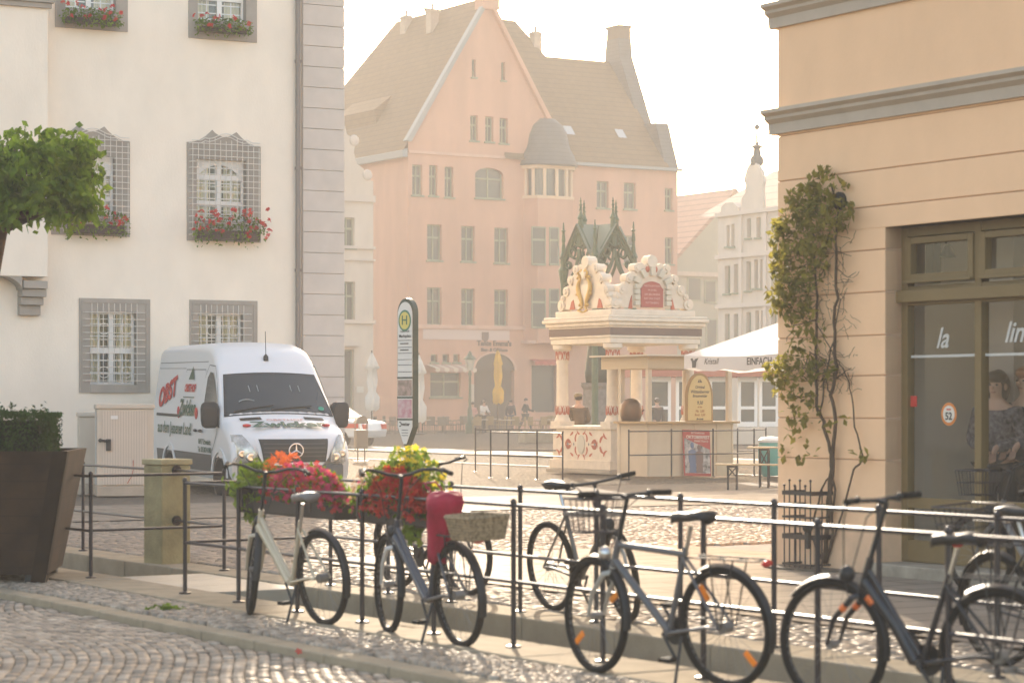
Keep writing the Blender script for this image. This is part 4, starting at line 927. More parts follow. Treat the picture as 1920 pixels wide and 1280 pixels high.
        b = MB(); b.M = mm; b.prism([(c - .18, 4.3), (c + .18, 4.3), (c + .17, 4.0), (c, 3.84), (c - .17, 4.0)], 'xz', -.06, -.022); b.ell((c, -.08, 4.52), (.1, .07, .13), 12, 8); b.build('shield', mat('shield_white', (.7, .62, .5), .6), p)
        for s_ in (-1, 1): b = MB(); b.M = mm; b.prism([(c + s_ * .46, 3.74), (c + s_ * .68, 3.74), (c + s_ * .60, 3.92), (c + s_ * .53, 3.96)], 'xz', -.04, -.021); b.build('red_panel', M_orn, p)
pediment('x', 'pediment', False); pediment('y', 'pediment', True)
b = MB(); b.tube([(.3, E / 2, 4.20), (1.5, E / 2, 4.20)], .016, 6); b.tube([(.3, E / 2, 4.20), (.5, E / 2, 4.1), (.8, E / 2, 4.14), (1.0, E / 2, 4.1), (1.4, E / 2, 4.12)], .016, 6); b.build('iron_arm', M_black, ent)

# ================= wooden sales booth in front of it =================
M_booth = striped('booth_board', (.58, .43, .27), (.36, .26, .16), .38, 0, .025, .7, .1, .05)
M_boothlow = mat('booth_panel', (.60, .485, .35), .7, .3, var=.05, vs=2)
M_boothwood = mat('booth_wood', (.42, .27, .13), .6, .3, var=.15, vs=8, stretch=(1, 1, 8))
BO = Fr((2.91, 51.8), TH)
bo = thing('sales_booth', 'pale wooden sales booth with a counter and flat roof in front of the well house', 'sales booth', (2.91, 51.8, 0), TH)
bx, by = 2.28, 1.15
b = MB(); b.box(0, bx, 0, .04, .02, 1.15); b.box(0, .04, .041, by, .02, 1.15)
for x in (.02, .62, 1.22, 1.82, bx - .05): b.box(x, x + .035, -.018, -.001, .02, 1.14)
b.box(-.014, -.001, 0, .1, .02, 1.14); b.box(-.014, -.001, by - .1, by, .02, 1.14)
b.build('front_panel', M_boothlow, bo)
b = MB(); b.box(-.12, bx + .1, -.12, .32, 1.152, 1.20); b.box(-.12, .32, .321, by, 1.152, 1.20); b.build('counter', M_boothwood, bo, bev=.006)
for x, y in ((0.02, .02), (bx - .12, .02), (.02, by - .1), (bx - .12, 1.6)): MB().box(x, x + .10, y, y + .10, 1.2 if y < 1.5 else .02, 2.33).build('post', M_boothlow, bo)
b = MB(); b.box(-.03, bx + .02, -.03, .03, 2.332, 2.60); b.box(-.03, .03, .031, 1.75, 2.332, 2.60); b.box(.031, bx, 1.7, 1.75, 2.332, 2.6); b.build('fascia', M_boothwood if False else mat('fascia_tan', (.50, .38, .24), .7), bo)
b = MB(); b.box(-.18, bx + .12, -.22, 2.0, 2.602, 2.635); b.build('roof', mat('roof_board', (.55, .46, .35), .6), bo)
# arched price board
pb = thing('price_board', 'pointed arch price board in yellow wood standing on the booth counter', 'sign', BO.world(1.38, .02, 1.20), TH)
ww, hh = .36, 1.05
def gothic(w_, h_, b0=0): return [(-w_, b0), (w_, b0), (w_, h_ * .52)] + [(w_ * (1 - (i / 8) ** 1.7), h_ * (.52 + .48 * math.sin(i / 8 * math.pi / 2))) for i in range(1, 9)] + [(-w_ * (1 - (i / 8) ** 1.7), h_ * (.52 + .48 * math.sin(i / 8 * math.pi / 2))) for i in range(7, 0, -1)] + [(-w_, h_ * .52)]
b = MB(); b.prism(gothic(ww, hh), 'xz', 0, .04); b.build('frame', mat('board_brown', (.36, .2, .07), .6), pb)
b = MB(); b.prism(gothic(ww * .86, hh * .95, .02), 'xz', -.012, -.001); b.build('board', mat('board_yellow', (.66, .47, .2), .7), pb)
for k, (t_, s_, z_) in enumerate((("Original", .085, .74), ("Wittenberger", .098, .64), ("Braumeister", .085, .55), ("9,50", .10, .40), ("ab 3er", .05, .31), ("Pils  2,80", .07, .22), ("Bock  3,50", .07, .14), ("Brotzeit", .06, .05))):
    text_obj('lettering', t_, s_, M_sign if k < 4 or k == 7 else mat('letter_orange', (.42, .17, .05), .7), pb, (0, -.014, z_), (R(90), 0, 0), shear=.2, dz=.001, bold=.002, sx=.92)
b = MB(); b.prism([(-.06, .84), (-.015, .92), (-.005, .84)], 'xz', -.016, -.013); b.prism([(.06, .84), (.015, .92), (.005, .84)], 'xz', -.016, -.013); b.build('emblem', M_sign, pb)
# poster
po = thing('poster', 'red and white beer festival poster leaning against the booth front', 'poster', BO.world(1.22, -.14, .0), TH, rot=(R(-6), R(2), TH))
b = MB(); b.box(-.36, .36, 0, .02, .02, 1.02); b.build('board', mat('poster_red', (.42, .06, .05), .6), po)
M_ppic = mat('poster_picture', (.24, .22, .24), .6, .3, var=.8, vs=7, c2=(.66, .60, .56))
b = MB(); b.prism([(-.33, .08), (.34, .08), (.34, .60), (.1, .68), (-.33, .84)], 'xz', -.006, -.001); b.build('picture', M_ppic, po)
M_ptx = mat('poster_text', (.72, .62, .52), .6)
text_obj('lettering', 'OKTOBERFEST', .095, M_ptx, po, (.03, -.008, .86), (R(90), 0, 0), dz=.001, bold=.002); text_obj('lettering', 'WITTENBERGER', .05, M_ptx, po, (.03, -.008, .95), (R(90), 0, 0), dz=.001); text_obj('lettering', 'MARKTPLATZ', .06, M_ptx, po, (.12, -.008, .775), (R(90), 0, 0), dz=.001)
for x, h_ in ((-.13, .62), (.05, .58)):
    b = MB(); b.ell((x, -.012, .12 + h_ - .06), (.05, .006, .07), 10, 6); b.prism([(x - .10, .12 + h_ * .3), (x + .10, .12 + h_ * .3), (x + .11, .12 + h_ * .7), (x, .12 + h_ * .78), (x - .11, .12 + h_ * .7)], 'xz', -.012, -.007); b.prism([(x - .09, .09), (x + .09, .09), (x + .08, .12 + h_ * .3), (x - .08, .12 + h_ * .3)], 'xz', -.011, -.007); b.build('figure', mat('figure_%d' % (x > 0), (.12, .16, .26) if x < 0 else (.2, .13, .12), .7), po)
# copper brewing kettle
kp = at(1183, 788, 52.6); ke = thing('copper_kettle', 'dark copper brewing kettle with a tap behind the booth counter', 'kettle', (kp[0], kp[1], 1.20), TH)
b = MB(); b.lathe([(.20, .0), (.235, .12), (.24, .25), (.22, .37), (.15, .46), (.06, .495), (.01, .50)], (0, 0, 0), 24); b.build('kettle_body', mat('copper', (.13, .07, .035), .38, .5, .7), ke, smooth=2)
b = MB(); b.tube([(.2, 0, .25), (.27, -.02, .22), (.33, -.02, .24)], .015, 8); b.tube([(.27, -.02, .22), (.27, -.02, .12)], .012, 8); b.build('tap', M_dark, ke)

# ================= green cast-iron canopy monument =================
M_grn = mat('green_iron', (.075, .105, .06), .55, .4, var=.15, vs=5)
cm_ = at(1122, 860, 72); MO = Fr(cm_[:2], TH + .10)
mo = thing('canopy_monument', 'green cast-iron gothic canopy with pinnacles over a dark statue behind the well house', 'monument', (cm_[0], cm_[1], 0), TH + .10)
hw_ = .74; zcap = 1.6 + (755 - 500) / 63; zroof = 1.6 + (755 - 448) / 63
for x in (-1, 1):
    for y in (-1, 1):
        b = MB(); b.lathe([(.17, 0), (.17, .5), (.10, .6), (.09, zcap - .5), (.13, zcap - .25), (.16, zcap - .1), (.10, zcap), (.10, zroof - .6), (.13, zroof - .55), (.07, zroof - .4), (.04, zroof - .1), (.06, zroof - .05), (.015, zroof + .5)], (x * hw_, y * hw_, 0), 8); b.ell((x * hw_, y * hw_, zroof + .25), (.07, .07, .035), 8, 6); b.build('post', M_grn, mo)
for ang in range(4):
    b = MB(); b.M = Matrix.Rotation(ang * math.pi / 2, 4, 'Z')
    y = -hw_; z0 = zcap + .05
    for s_ in (-1, 1): b.tube([(s_ * hw_, y, z0 - .6)] + [(s_ * hw_ * (1 - math.sin(t * math.pi / 2) * .98), y, z0 - .6 + 1.05 * (1 - math.cos(t * math.pi / 2)) ** .8) for t in [i / 8 for i in range(1, 9)]], .05, 6)
    for c_, r_ in (((0, z0 + .75), .22), ((-.30, z0 + .35), .14), ((.30, z0 + .35), .14), ((-.52, z0 + .0), .09), ((.52, z0), .09)): b.tube([(c_[0] + r_ * math.cos(a), y, c_[1] + r_ * math.sin(a)) for a in [i * math.pi / 6 for i in range(12)]], .035, 5, closed=True)
    for s_ in (-1, 1): b.tube([(s_ * hw_, y, zroof - .75), (0, y, zroof + .35)], .06, 6); b.tube([(0, y, z0 + 1.05), (s_ * .3, y, z0 + .45)], .03, 5)
    b.build('tracery', M_grn, mo)
    b = MB(); b.M = Matrix.Rotation(ang * math.pi / 2, 4, 'Z'); y = -hw_
    b.add([(-hw_ - .05, y - .12, zroof - .72), (0, y - .12, zroof + .42), (0, 0, zroof + .42), (-hw_ - .05, y - .12, zroof - .68), (hw_ + .05, y - .12, zroof - .72)], [(0, 1, 2), (1, 4, 2)]); b.build('gable_roof', mat('green_sheet', (.20, .22, .17), .6, .3), mo)
    b = MB(); b.M = Matrix.Rotation(ang * math.pi / 2, 4, 'Z'); b.lathe([(.12, zroof - .25), (.12, zroof + .05), (.15, zroof + .12), (.10, zroof + .2), (.075, zroof + .55), (.10, zroof + .6), (.04, zroof + .75), (.03, zroof + 1.0), (.01, zroof + 1.2)], (0, -hw_ + .06, 0), 8); [b.ell((0, -hw_ + .06, zroof + q_), (r_, r_, .02), 8, 4) for q_, r_ in ((.85, .075), (.98, .06), (1.1, .045))]; b.build('pinnacle', M_grn, mo)
b = MB(); b.lathe([(.62, 0), (.62, .4), (.5, .5), (.45, 2.0), (.52, 2.1), (.52, 2.2)], (0, 0, 0), 4, a0=math.pi / 4); b.build('pedestal', mat('granite', (.20, .17, .15), .6, .4, var=.2, vs=8), mo)
b = MB(); b.lathe([(.42, 2.2), (.46, 2.5), (.36, 3.2), (.34, 3.7), (.36, 3.85), (.14, 4.0), (.09, 4.05), (.13, 4.15), (.13, 4.3), (.05, 4.4)], (0, 0, 0), 14, 0, 1, .7); b.tube([(-.33, 0, 3.75), (-.42, -.1, 3.4), (-.2, -.3, 3.25)], [.1, .09, .06], 8); b.tube([(.33, 0, 3.75), (.4, -.1, 3.4), (.15, -.32, 3.3)], [.1, .09, .06], 8); b.build('statue', mat('bronze', (.06, .065, .05), .5, .5, .4), mo, smooth=2)
# ================= people =================
def skin_part(name, P, E, rad, m, parent, sub=1, root=0):
    me = bpy.data.meshes.new(name); me.from_pydata([tuple(p) for p in P], E, []); me.materials.append(m)
    o = bpy.data.objects.new(name, me); COL.objects.link(o); o.parent = parent
    sk = o.modifiers.new('skin', 'SKIN'); sk.use_smooth_shade = True
    for i, v in enumerate(me.skin_vertices[0].data):
        r = rad[i]; v.radius = r if isinstance(r, tuple) else (r, r); v.use_root = (i == root)
    s = o.modifiers.new('sub', 'SUBSURF'); s.levels = s.render_levels = sub
    return o
def person(label, loc, rz, jacket, trousers, hair, h=1.72, walk=0, arms='down', group=None, cap=None, shoes=None, fem=False, lean=0, bald=False):
    t = thing('person', label, 'person', loc, rz, group); k = h / 1.72
    V = lambda x, y, z: Vector((x * k, (y + lean * max(0, z - .9)) * k, z * k))
    st = walk
    la = {'down': ((.25, .02, 1.12), (.27, -.06, .88)), 'fold': ((.25, .0, 1.13), (.06, -.24, 1.08)), 'swing': ((.24, .08, 1.13), (.25, .04, .9)), 'reach': ((.24, -.12, 1.16), (.16, -.36, 1.08))}[arms]
    # one continuous body: legs, trunk, neck, head, arms (facing local -y)
    P = [V(0, 0, .93), V(0, .01, 1.12), V(0, .01, 1.32), V(0, .0, 1.44), V(0, -.01, 1.53), V(0, -.02, 1.62), V(0, -.015, 1.70)]
    rad = [(.15, .12), (.135, .105), (.165, .11), (.10, .08), .052, (.075, .092), (.06, .075)]
    E = [(i, i + 1) for i in range(6)]
    for s_ in (-1, 1):
        b0 = len(P); ph = s_ * st
        P += [V(s_ * .09, 0, .86), V(s_ * .10, -.20 * ph - .02, .48), V(s_ * .10, (-.30 * ph) + (.06 if ph < 0 else 0), .09), V(s_ * .11, -.30 * ph - .12, .035)]
        rad += [.088, .058, .042, (.04, .032)]; E += [(0, b0), (b0, b0 + 1), (b0 + 1, b0 + 2), (b0 + 2, b0 + 3)]
        b1 = len(P); e_, h_ = la; sw_ = -s_ * st * .12
        P += [V(s_ * .17, 0, 1.40), V(s_ * e_[0], e_[1] + sw_, e_[2]), V(s_ * h_[0], h_[1] + sw_ * 2, h_[2]), V(s_ * (h_[0] - .01), h_[1] - .05 + sw_ * 2, h_[2] - .07)]
        rad += [.058, .042, .030, (.035, .02)]; E += [(3, b1), (b1, b1 + 1), (b1 + 1, b1 + 2), (b1 + 2, b1 + 3)]
    rad = [tuple(q * k for q in r) if isinstance(r, tuple) else r * k for r in rad]
    body = skin_part('body', P, E, rad, M_skin, t, 2)
    g = lambda r, f: tuple(q + f for q in r) if isinstance(r, tuple) else r + f
    # clothing
    ids = [0, 1, 2, 3, 11, 12, 13, 19, 20, 21]; JP = [P[0] + Vector((0, 0, -.06 * k))] + [P[i] for i in ids[1:]]
    skin_part('jacket', JP, [(0, 1), (1, 2), (2, 3), (3, 4), (4, 5), (5, 6), (3, 7), (7, 8), (8, 9)], [g(rad[i], .028) for i in ids], jacket, t, 2)
    ids = [0, 7, 8, 9, 15, 16, 17]
    skin_part('trousers', [P[i] for i in ids], [(0, 1), (1, 2), (2, 3), (0, 4), (4, 5), (5, 6)], [g(rad[i], .022) for i in ids], trousers, t, 2)
    for s_, i in ((-1, 9), (1, 17)):
        b = MB(); c = (P[i] + P[i + 1]) / 2; b.ell((c.x, c.y - .01, .045 * k), (.05 * k, .13 * k, .05 * k), 10, 6); b.build('shoe', shoes or M_dark, t, smooth=2)
    # head details: hair or cap, ears, nose, eyes
    hc = P[5] + Vector((0, 0, .03 * k))
    b = MB(); hr = (.098, .112, .125)
    if fem: b.ell((hc.x, hc.y + .055, hc.z - .02), (.112, .095, .165), 14, 10); b.ell((hc.x, hc.y + .01, hc.z + .07), (.10, .115, .065), 14, 8)
    else: b.ell((hc.x, hc.y + .022, hc.z + .035), (hr[0], hr[1], .095), 14, 8)
    b.build('hair', hair, t, smooth=2)
    b = MB(); b.ell((hc.x, hc.y - .105 * k, hc.z - .025), (.014, .022, .02), 8, 6)
    for s_ in (-1, 1): b.ell((s_ * .088 * k, hc.y + .0, hc.z - .02), (.014, .022, .032), 8, 6)
    b.build('face', M_skin, t, smooth=2)
    for s_ in (-1, 1): b = MB(); b.ell((s_ * .034 * k, hc.y - .088 * k, hc.z), (.014, .012, .008), 8, 6); b.build('eye', M_dark, t, smooth=2)
    b = MB(); b.ell((0, hc.y - .088 * k, hc.z - .068), (.026, .012, .007), 8, 6); b.build('mouth', mat('lip', (.3, .12, .1), .6), t, smooth=2)
    for i in (14, 22):                  # fingers
        b = MB(); c = P[i]
        for q in range(4): b.tube([(c.x + (q - 1.5) * .017, c.y, c.z + .01), (c.x + (q - 1.5) * .018, c.y - .02, c.z - .045), (c.x + (q - 1.5) * .017, c.y - .035, c.z - .07 + .008 * abs(q - 1.2))], .008, 5)
        b.tube([(c.x - .03, c.y, c.z + .03), (c.x - .045, c.y - .03, c.z - .01)], .009, 5); b.build('fingers', M_skin, t, smooth=2)
    if cap:
        b = MB(); b.ell((hc.x, hc.y + .01, hc.z + .06), (.108, .122, .085), 14, 8); b.ell((hc.x, hc.y - .12, hc.z + .045), (.08, .09, .012), 12, 4); b.build('cap', cap, t, smooth=2)
    return t
M_blackcl = mat('black_cloth', (.02, .02, .022), .85); M_denim = mat('denim', (.05, .06, .09), .85); M_brown = mat('brown_jacket', (.11, .075, .045), .8, var=.2); M_darkhair = mat('dark_hair', (.02, .013, .01), .55)
M_auburn = mat('auburn_hair', (.20, .07, .025), .5); M_whitecl = mat('white_cloth', (.7, .66, .62), .85); M_navy = mat('navy_cloth', (.03, .035, .05), .85)
M_pattern = mat('patterned_jacket', (.03, .03, .035), .85, .2, var=.6, vs=28, c2=(.17, .155, .165))
p = at(1085, 830, 58.6); person('man in brown jacket and flat cap seen from behind, standing inside the well house', (p[0], p[1], 0), R(180) + .15, M_brown, M_navy, M_darkhair, 1.78, 0, 'fold', cap=mat('khaki_cap', (.2, .15, .08), .8), lean=-.06)
p = gp(985, 808); person('man in black walking across the square past the café tables', (p[0], p[1], 0), R(75), M_blackcl, mat('charcoal_cloth', (.035, .035, .04), .85), M_darkhair, 1.82, 1.0, 'fold', lean=-.05)
p = at(905, 800, 131); person('waiter in white shirt leaning over tables at the arched café door', (p[0], p[1], 0), R(40), M_whitecl, M_blackcl, M_darkhair, 1.72, 0, 'reach', lean=-.18)
p = at(886, 800, 129); person('guest in pink top at a café table beside the arched door', (p[0], p[1], 0), R(10), mat('pink_top', (.5, .26, .22), .85), M_denim, M_darkhair, 1.6, 0, 'fold')
p = at(957, 800, 133); person('person in dark blue jacket standing right of the yellow folded parasol', (p[0], p[1], 0), R(170), M_navy, M_denim, M_darkhair, 1.75, 0, 'down')
p = at(1232, 820, 88); person('person in dark clothing with a red scarf seen through the sales booth opening', (p[0], p[1], 0), R(200), M_blackcl, M_navy, M_darkhair, 1.72, 0, 'down')
p = at(621, 840, 62); person('dark-haired man whose head shows behind the right mirror of the van', (p[0], p[1], 0), R(60), M_blackcl, M_navy, M_darkhair, 1.8, 0, 'down')
p = RB.world(RB.px(1872, 730, .75)[0], .75, .115); person('woman with dark bobbed hair and patterned jacket behind the shop window', (p[0], p[1], .115), RB_RZ + R(28), M_pattern, M_blackcl, M_darkhair, 1.72, 0, 'fold', fem=True, lean=-.05)
p = RB.world(RB.px(1926, 720, .95)[0], .95, .115); person('auburn-haired woman at the frame edge behind the shop window', (p[0], p[1], .115), RB_RZ + R(12), M_navy, M_blackcl, M_auburn, 1.76, 0, 'fold', fem=True)

# ================= delivery van =================
M_van = mat('van_white', (.70, .69, .69), .35, .4, coat=.2)
M_vglass = glass('van_glass', (.30, .33, .34), .12, .03)
M_grille = mat('van_grille', (.025, .023, .021), .5)
M_lamp = glass('lamp_glass', (.9, .9, .88), .12, .05)
vx, vy = -3.72, 41.5                       # nose, right-hand end of the picture side at the ground
vrz = math.atan2(-.931, .365)              # local x = forward
fwd = Vector((.365, -.931, 0)); lat = Vector((.931, .365, 0))
nose_l = Vector(at(432, 925, 42.0)); nose_l.z = 0
c0 = nose_l + lat * .97 - fwd * 5.9
c0 = c0 + Vector((.06, 0, 0))
van = thing('delivery_van', 'white high-roof delivery van with red and green fruit farm lettering', 'van', (c0.x, c0.y, 0), vrz, rot=(0, R(.75), vrz))
LV = 5.9; van.scale = (1.08, 1.09, 1.025)
def ztop(x):
    K = [(0, 2.60), (.08, 2.66), (3.3, 2.70), (3.8, 2.62), (4.02, 2.48), (4.32, 2.17), (5.02, 1.47), (5.06, 1.40), (5.45, 1.27), (5.72, 1.14), (5.84, 1.03), (5.885, .93), (5.9, .80)]
    for (a, za), (b_, zb_) in zip(K, K[1:]):
        if x <= b_: return za + (zb_ - za) * (x - a) / (b_ - a)
    return .8
def hw(z): 
    K = [(.25, .90), (.42, .955), (.75, .98), (1.15, .98), (1.45, .955), (2.1, .865), (2.45, .815), (2.75, .76)]
    for (a, ha), (b_, hb) in zip(K, K[1:]):
        if z <= b_: return ha + (hb - ha) * (z - a) / (b_ - a)
    return .76
def bow(x): return 0 if x < 3.4 else .10 * (x - 3.4) / 1.6 if x < 5 else .10 + .13 * (x - 5) / .9
def vsurf(x, y):                            # top surface
    z = ztop(x); return Vector((x - bow(x) * (abs(y) / .9) ** 2.4, y, z - .045 * (y / .85) ** 2))
def ring(x, inset=0):
    zt_ = ztop(x); hw0 = hw(zt_); rr = min(.16, max(.04, (zt_ - .3) * .3)); pts = []
    zs = [.30, .36, .5, .7, .9, 1.1, 1.3, 1.5, 1.7, 1.9, 2.1, 2.3, 2.45]
    lim = zt_ - rr - .045
    for i, z in enumerate(zs):
        f = i / (len(zs) - 1); zz = min(z, .30 + (lim - .30) * f) if zt_ < 2.6 else .30 + (lim - .3) * f
        zz = .30 + (lim - .30) * f
        pts.append((hw(zz), zz))
    for k in range(1, 6):
        a = math.pi / 2 * k / 6; pts.append((hw(lim) - rr * (1 - math.cos(a)), lim + rr * math.sin(a)))
    yt = hw(lim) - rr
    for k in range(0, 6): y = yt * (1 - k / 5 * 1); pts.append((y, zt_ - .045 * (y / .85) ** 2))
    full = [(y, z) for y, z in pts] + [(-y, z) for y, z in reversed(pts[:-1])]
    return [(x - bow(x) * (abs(y) / .9) ** 2.4, y, z) for y, z in full]
xs = [0, .04, .12, .4, 1.2, 2.2, 3.0, 3.4, 3.65, 3.85, 4.02, 4.15, 4.32, 4.5, 4.75, 5.02, 5.07, 5.25, 5.45, 5.62, 5.74, 5.82, 5.87, 5.9]
RG = [ring(x) for x in xs]; n = len(RG[0])
RG[0] = [(0, y * .95, .3 + (z - .3) * .985) for _, y, z in RG[0]]
b = MB(); b.add([p for r in RG for p in r], [(i * n + j, (i + 1) * n + j, (i + 1) * n + j + 1, i * n + j + 1) for i in range(len(xs) - 1) for j in range(n - 1)] + [tuple(range(n)), tuple(range((len(xs)) * n - 1, (len(xs) - 1) * n - 1, -1))])
vb = b.build('body', M_van, van, smooth=True)
def toppatch(x0, x1, w0, w1, off, nx=8, ny=12, w_in=None):
    b = MB(); P = []
    for i in range(nx + 1):
        x = x0 + (x1 - x0) * i / nx; w_ = w0 + (w1 - w0) * i / nx
        for j in range(ny + 1):
            y = -w_ + 2 * w_ * j / ny; p = vsurf(x, y); P.append((p.x + off * .7, p.y, p.z + off * .75))
    return b.add(P, [(i * (ny + 1) + j, (i + 1) * (ny + 1) + j, (i + 1) * (ny + 1) + j + 1, i * (ny + 1) + j + 1) for i in range(nx) for j in range(ny)])
toppatch(4.34, 5.04, .775, .92, .006).build('windscreen_edge', M_dark, van, smooth=2)
ws = toppatch(4.38, 5.01, .75, .885, .012).build('windscreen', mat('windscreen_tint', (.025, .03, .03), .05, .5, coat=.3), van, smooth=2)
for y0, y1 in ((-.15, .55), (-.75, -.1)):
    b = MB(); p0, p1 = vsurf(5.0, y0), vsurf(4.93, y1); b.tube([(p0.x + .02, p0.y, p0.z + .03), (p1.x + .02, p1.y, p1.z + .035)], .012, 6); b.build('wiper', M_dark, van)
p = vsurf(4.45, 0); b = MB(); b.M = Matrix.Translation((p.x + .015, 0, p.z - .03)) @ Matrix.Rotation(R(45), 4, 'Y'); b.ell((0, 0, 0), (.06, .13, .012), 12, 6); b.build('inner_mirror', M_dark, ws)
for yy in (-.42, -.28, .28, .42):
    b = MB(); p = vsurf(4.68, yy); b.tube([(p.x + .014, yy, p.z + .02), (p.x - .10, yy, p.z + .125)], .008, 5); b.build('headrest_stay', mat('seat_grey', (.30, .31, .31), .6), ws)
p = vsurf(4.88, -.5); b = MB(); b.M = Matrix.Translation((p.x + .016, p.y, p.z + .018)) @ Matrix.Rotation(R(45), 4, 'Y'); b.tube([(.17 * math.cos(a) * .6, .17 * math.sin(a), 0) for a in [i * .3 for i in range(8, 15)]], .010, 5); b.build('steering_wheel', mat('wheel_grey', (.35, .36, .36), .5), ws)
p = vsurf(4.95, .72); b = MB(); b.M = Matrix.Translation((p.x + .014, p.y, p.z + .02)) @ Matrix.Rotation(R(45), 4, 'Y'); b.lathe([(.05, 0), (.05, .003)], (0, 0, 0), 16); b.build('sticker', mat('sticker_green', (.05, .28, .18), .5), ws)
# hood details
for s_ in (-1, 1):
    b = MB(); P = []
    for i in range(3):
        x = 5.10 + .06 * i
        for j in range(5): y = s_ * (.36 + .34 * j / 4); p = vsurf(x, y); P.append((p.x, p.y, p.z + .012))
    b.add(P, [(i * 5 + j, i * 5 + j + 1, i * 5 + 6 + j, i * 5 + 5 + j) for i in range(2) for j in range(4)]); b.build('hood_vent', M_dark, van)
# front: grille, emblem, headlamps, bumper
def fx(y, z):                               # nose surface x at a given height
    best = 5.9
    for i in range(400):
        x = 5.0 + .9 * i / 399
        if ztop(x) <= z + .03: best = x; break
    return best - bow(best) * (abs(y) / .9) ** 2.4
def frontpoly(pts, off, nm, m, par=van, thick=.02):
    b = MB(); P = [(fx(y, z) + off, y, z) for y, z in pts]; n_ = len(P)
    b.add(P + [(p[0] - thick, p[1], p[2]) for p in P], [tuple(range(n_))] + [(i, n_ + i, n_ + (i + 1) % n_, (i + 1) % n_) for i in range(n_)])
    return b.build(nm, m, par)
def hband(b, y0, y1, z0, z1, off, n_=10):
    P = []
    for j in range(n_ + 1):
        y = y0 + (y1 - y0) * j / n_
        for z in (z0, z1): P.append((fx(y, z) + off, y, z))
    b.add(P, [(2 * j, 2 * j + 2, 2 * j + 3, 2 * j + 1) for j in range(n_)])
b = MB()
def grid_front(b, fy, z0, z1, off, nz=8, ny=12):
    P = []
    for i in range(nz + 1):
        z = z0 + (z1 - z0) * i / nz; w_ = fy(z)
        for j in range(ny + 1): y = -w_ + 2 * w_ * j / ny; P.append((fx(y, z) + off, y, z))
    b.add(P, [(i * (ny + 1) + j, i * (ny + 1) + j + 1, (i + 1) * (ny + 1) + j + 1, (i + 1) * (ny + 1) + j) for i in range(nz) for j in range(ny)])
grid_front(b, lambda z: .55 + .08 * (z - .58) / .46 if z > .70 else .45 + (z - .58) / .12 * .12, .54, 1.07, .018); b.build('grille_surround', M_van, van, smooth=2)
b = MB(); grid_front(b, lambda z: .51 + .06 * (z - .64) / .36, .64, 1.03, .03); gr = b.build('grille', M_grille, van, smooth=2)
b = MB()
for z in (.73, .80, .87, .94): hband(b, -.51, .51, z, z + .022, .042)
b.build('grille_bar', mat('grille_bar', (.06, .056, .05), .4), gr)
gx_ = fx(0, .84) + .055
b = MB(); b.tube([(gx_, .115 * math.cos(a), .84 + .115 * math.sin(a)) for a in [i * math.pi / 14 for i in range(28)]], .012, 6, closed=True)
for k in range(3): a = math.pi / 2 + k * 2.0944; b.tube([(gx_, 0, .84), (gx_, .112 * math.cos(a), .84 + .112 * math.sin(a))], [.018, .006], 6)
b.build('emblem', mat('emblem_silver', (.75, .74, .72), .25, .5, .6), gr)
for s_ in (-1, 1):
    pts = [(s_ * .56, .66), (s_ * .88, .62), (s_ * .95, .86), (s_ * .95, 1.08), (s_ * .86, 1.05), (s_ * .66, .90)]
    b = MB(); P = []; 
    def hx(y, z): return fx(y, z) + .03 - (.10 * max(0, abs(y) - .86) / .1)
    N_ = 6
    rows_ = []
    for i in range(N_ + 1):
        t = i / N_; zi = .64 + .46 * t; yin = .60 + .26 * max(0, t - .2) ** 1.2; yout = .95
        rows_.append([(hx(y, zi), s_ * y, zi) for y in [yin + (yout - yin) * j / 5 for j in range(6)]])
    b.add([p for r in rows_ for p in r], [(i * 6 + j, i * 6 + j + 1, i * 6 + 7 + j, i * 6 + 6 + j) for i in range(N_) for j in range(5)])
    hl = b.build('headlight', mat('lamp_lens', (.45, .42, .38), .12, .6, .5, var=.5, vs=9), van, smooth=2)
    b = MB()
    for y, z, r_ in ((.70, .72, .085), (.83, .78, .07)): b.M = Matrix.Translation((hx(y, z) + .004, s_ * y, z)) @ Matrix.Rotation(R(90), 4, 'Y'); b.lathe([(r_, 0), (r_ * .85, .012), (r_ * .4, .004)], (0, 0, 0), 16)
    b.build('reflector', M_chrome, hl, smooth=2)
b = MB(); P = []; ny = 16
for z, o_ in ((.20, -.06), (.26, .02), (.42, .045), (.56, .04), (.60, .0)):
    for j in range(ny + 1): y = -1.0 + 2.0 * j / ny; P.append((5.90 + o_ - .34 * (abs(y) / .95) ** 3 - (.25 * max(0, abs(y) - .9) * 8 if abs(y) > .9 else 0), y * .985, z))
b.add(P, [(i * (ny + 1) + j, i * (ny + 1) + j + 1, (i + 1) * (ny + 1) + j + 1, (i + 1) * (ny + 1) + j) for i in range(4) for j in range(ny)]); b.build('bumper', mat('bumper_grey', (.07, .068, .065), .6), van, smooth=2)
b = MB(); b.box(5.945, 5.955, -.26, .26, .30, .41); b.build('number_plate', M_white, van)
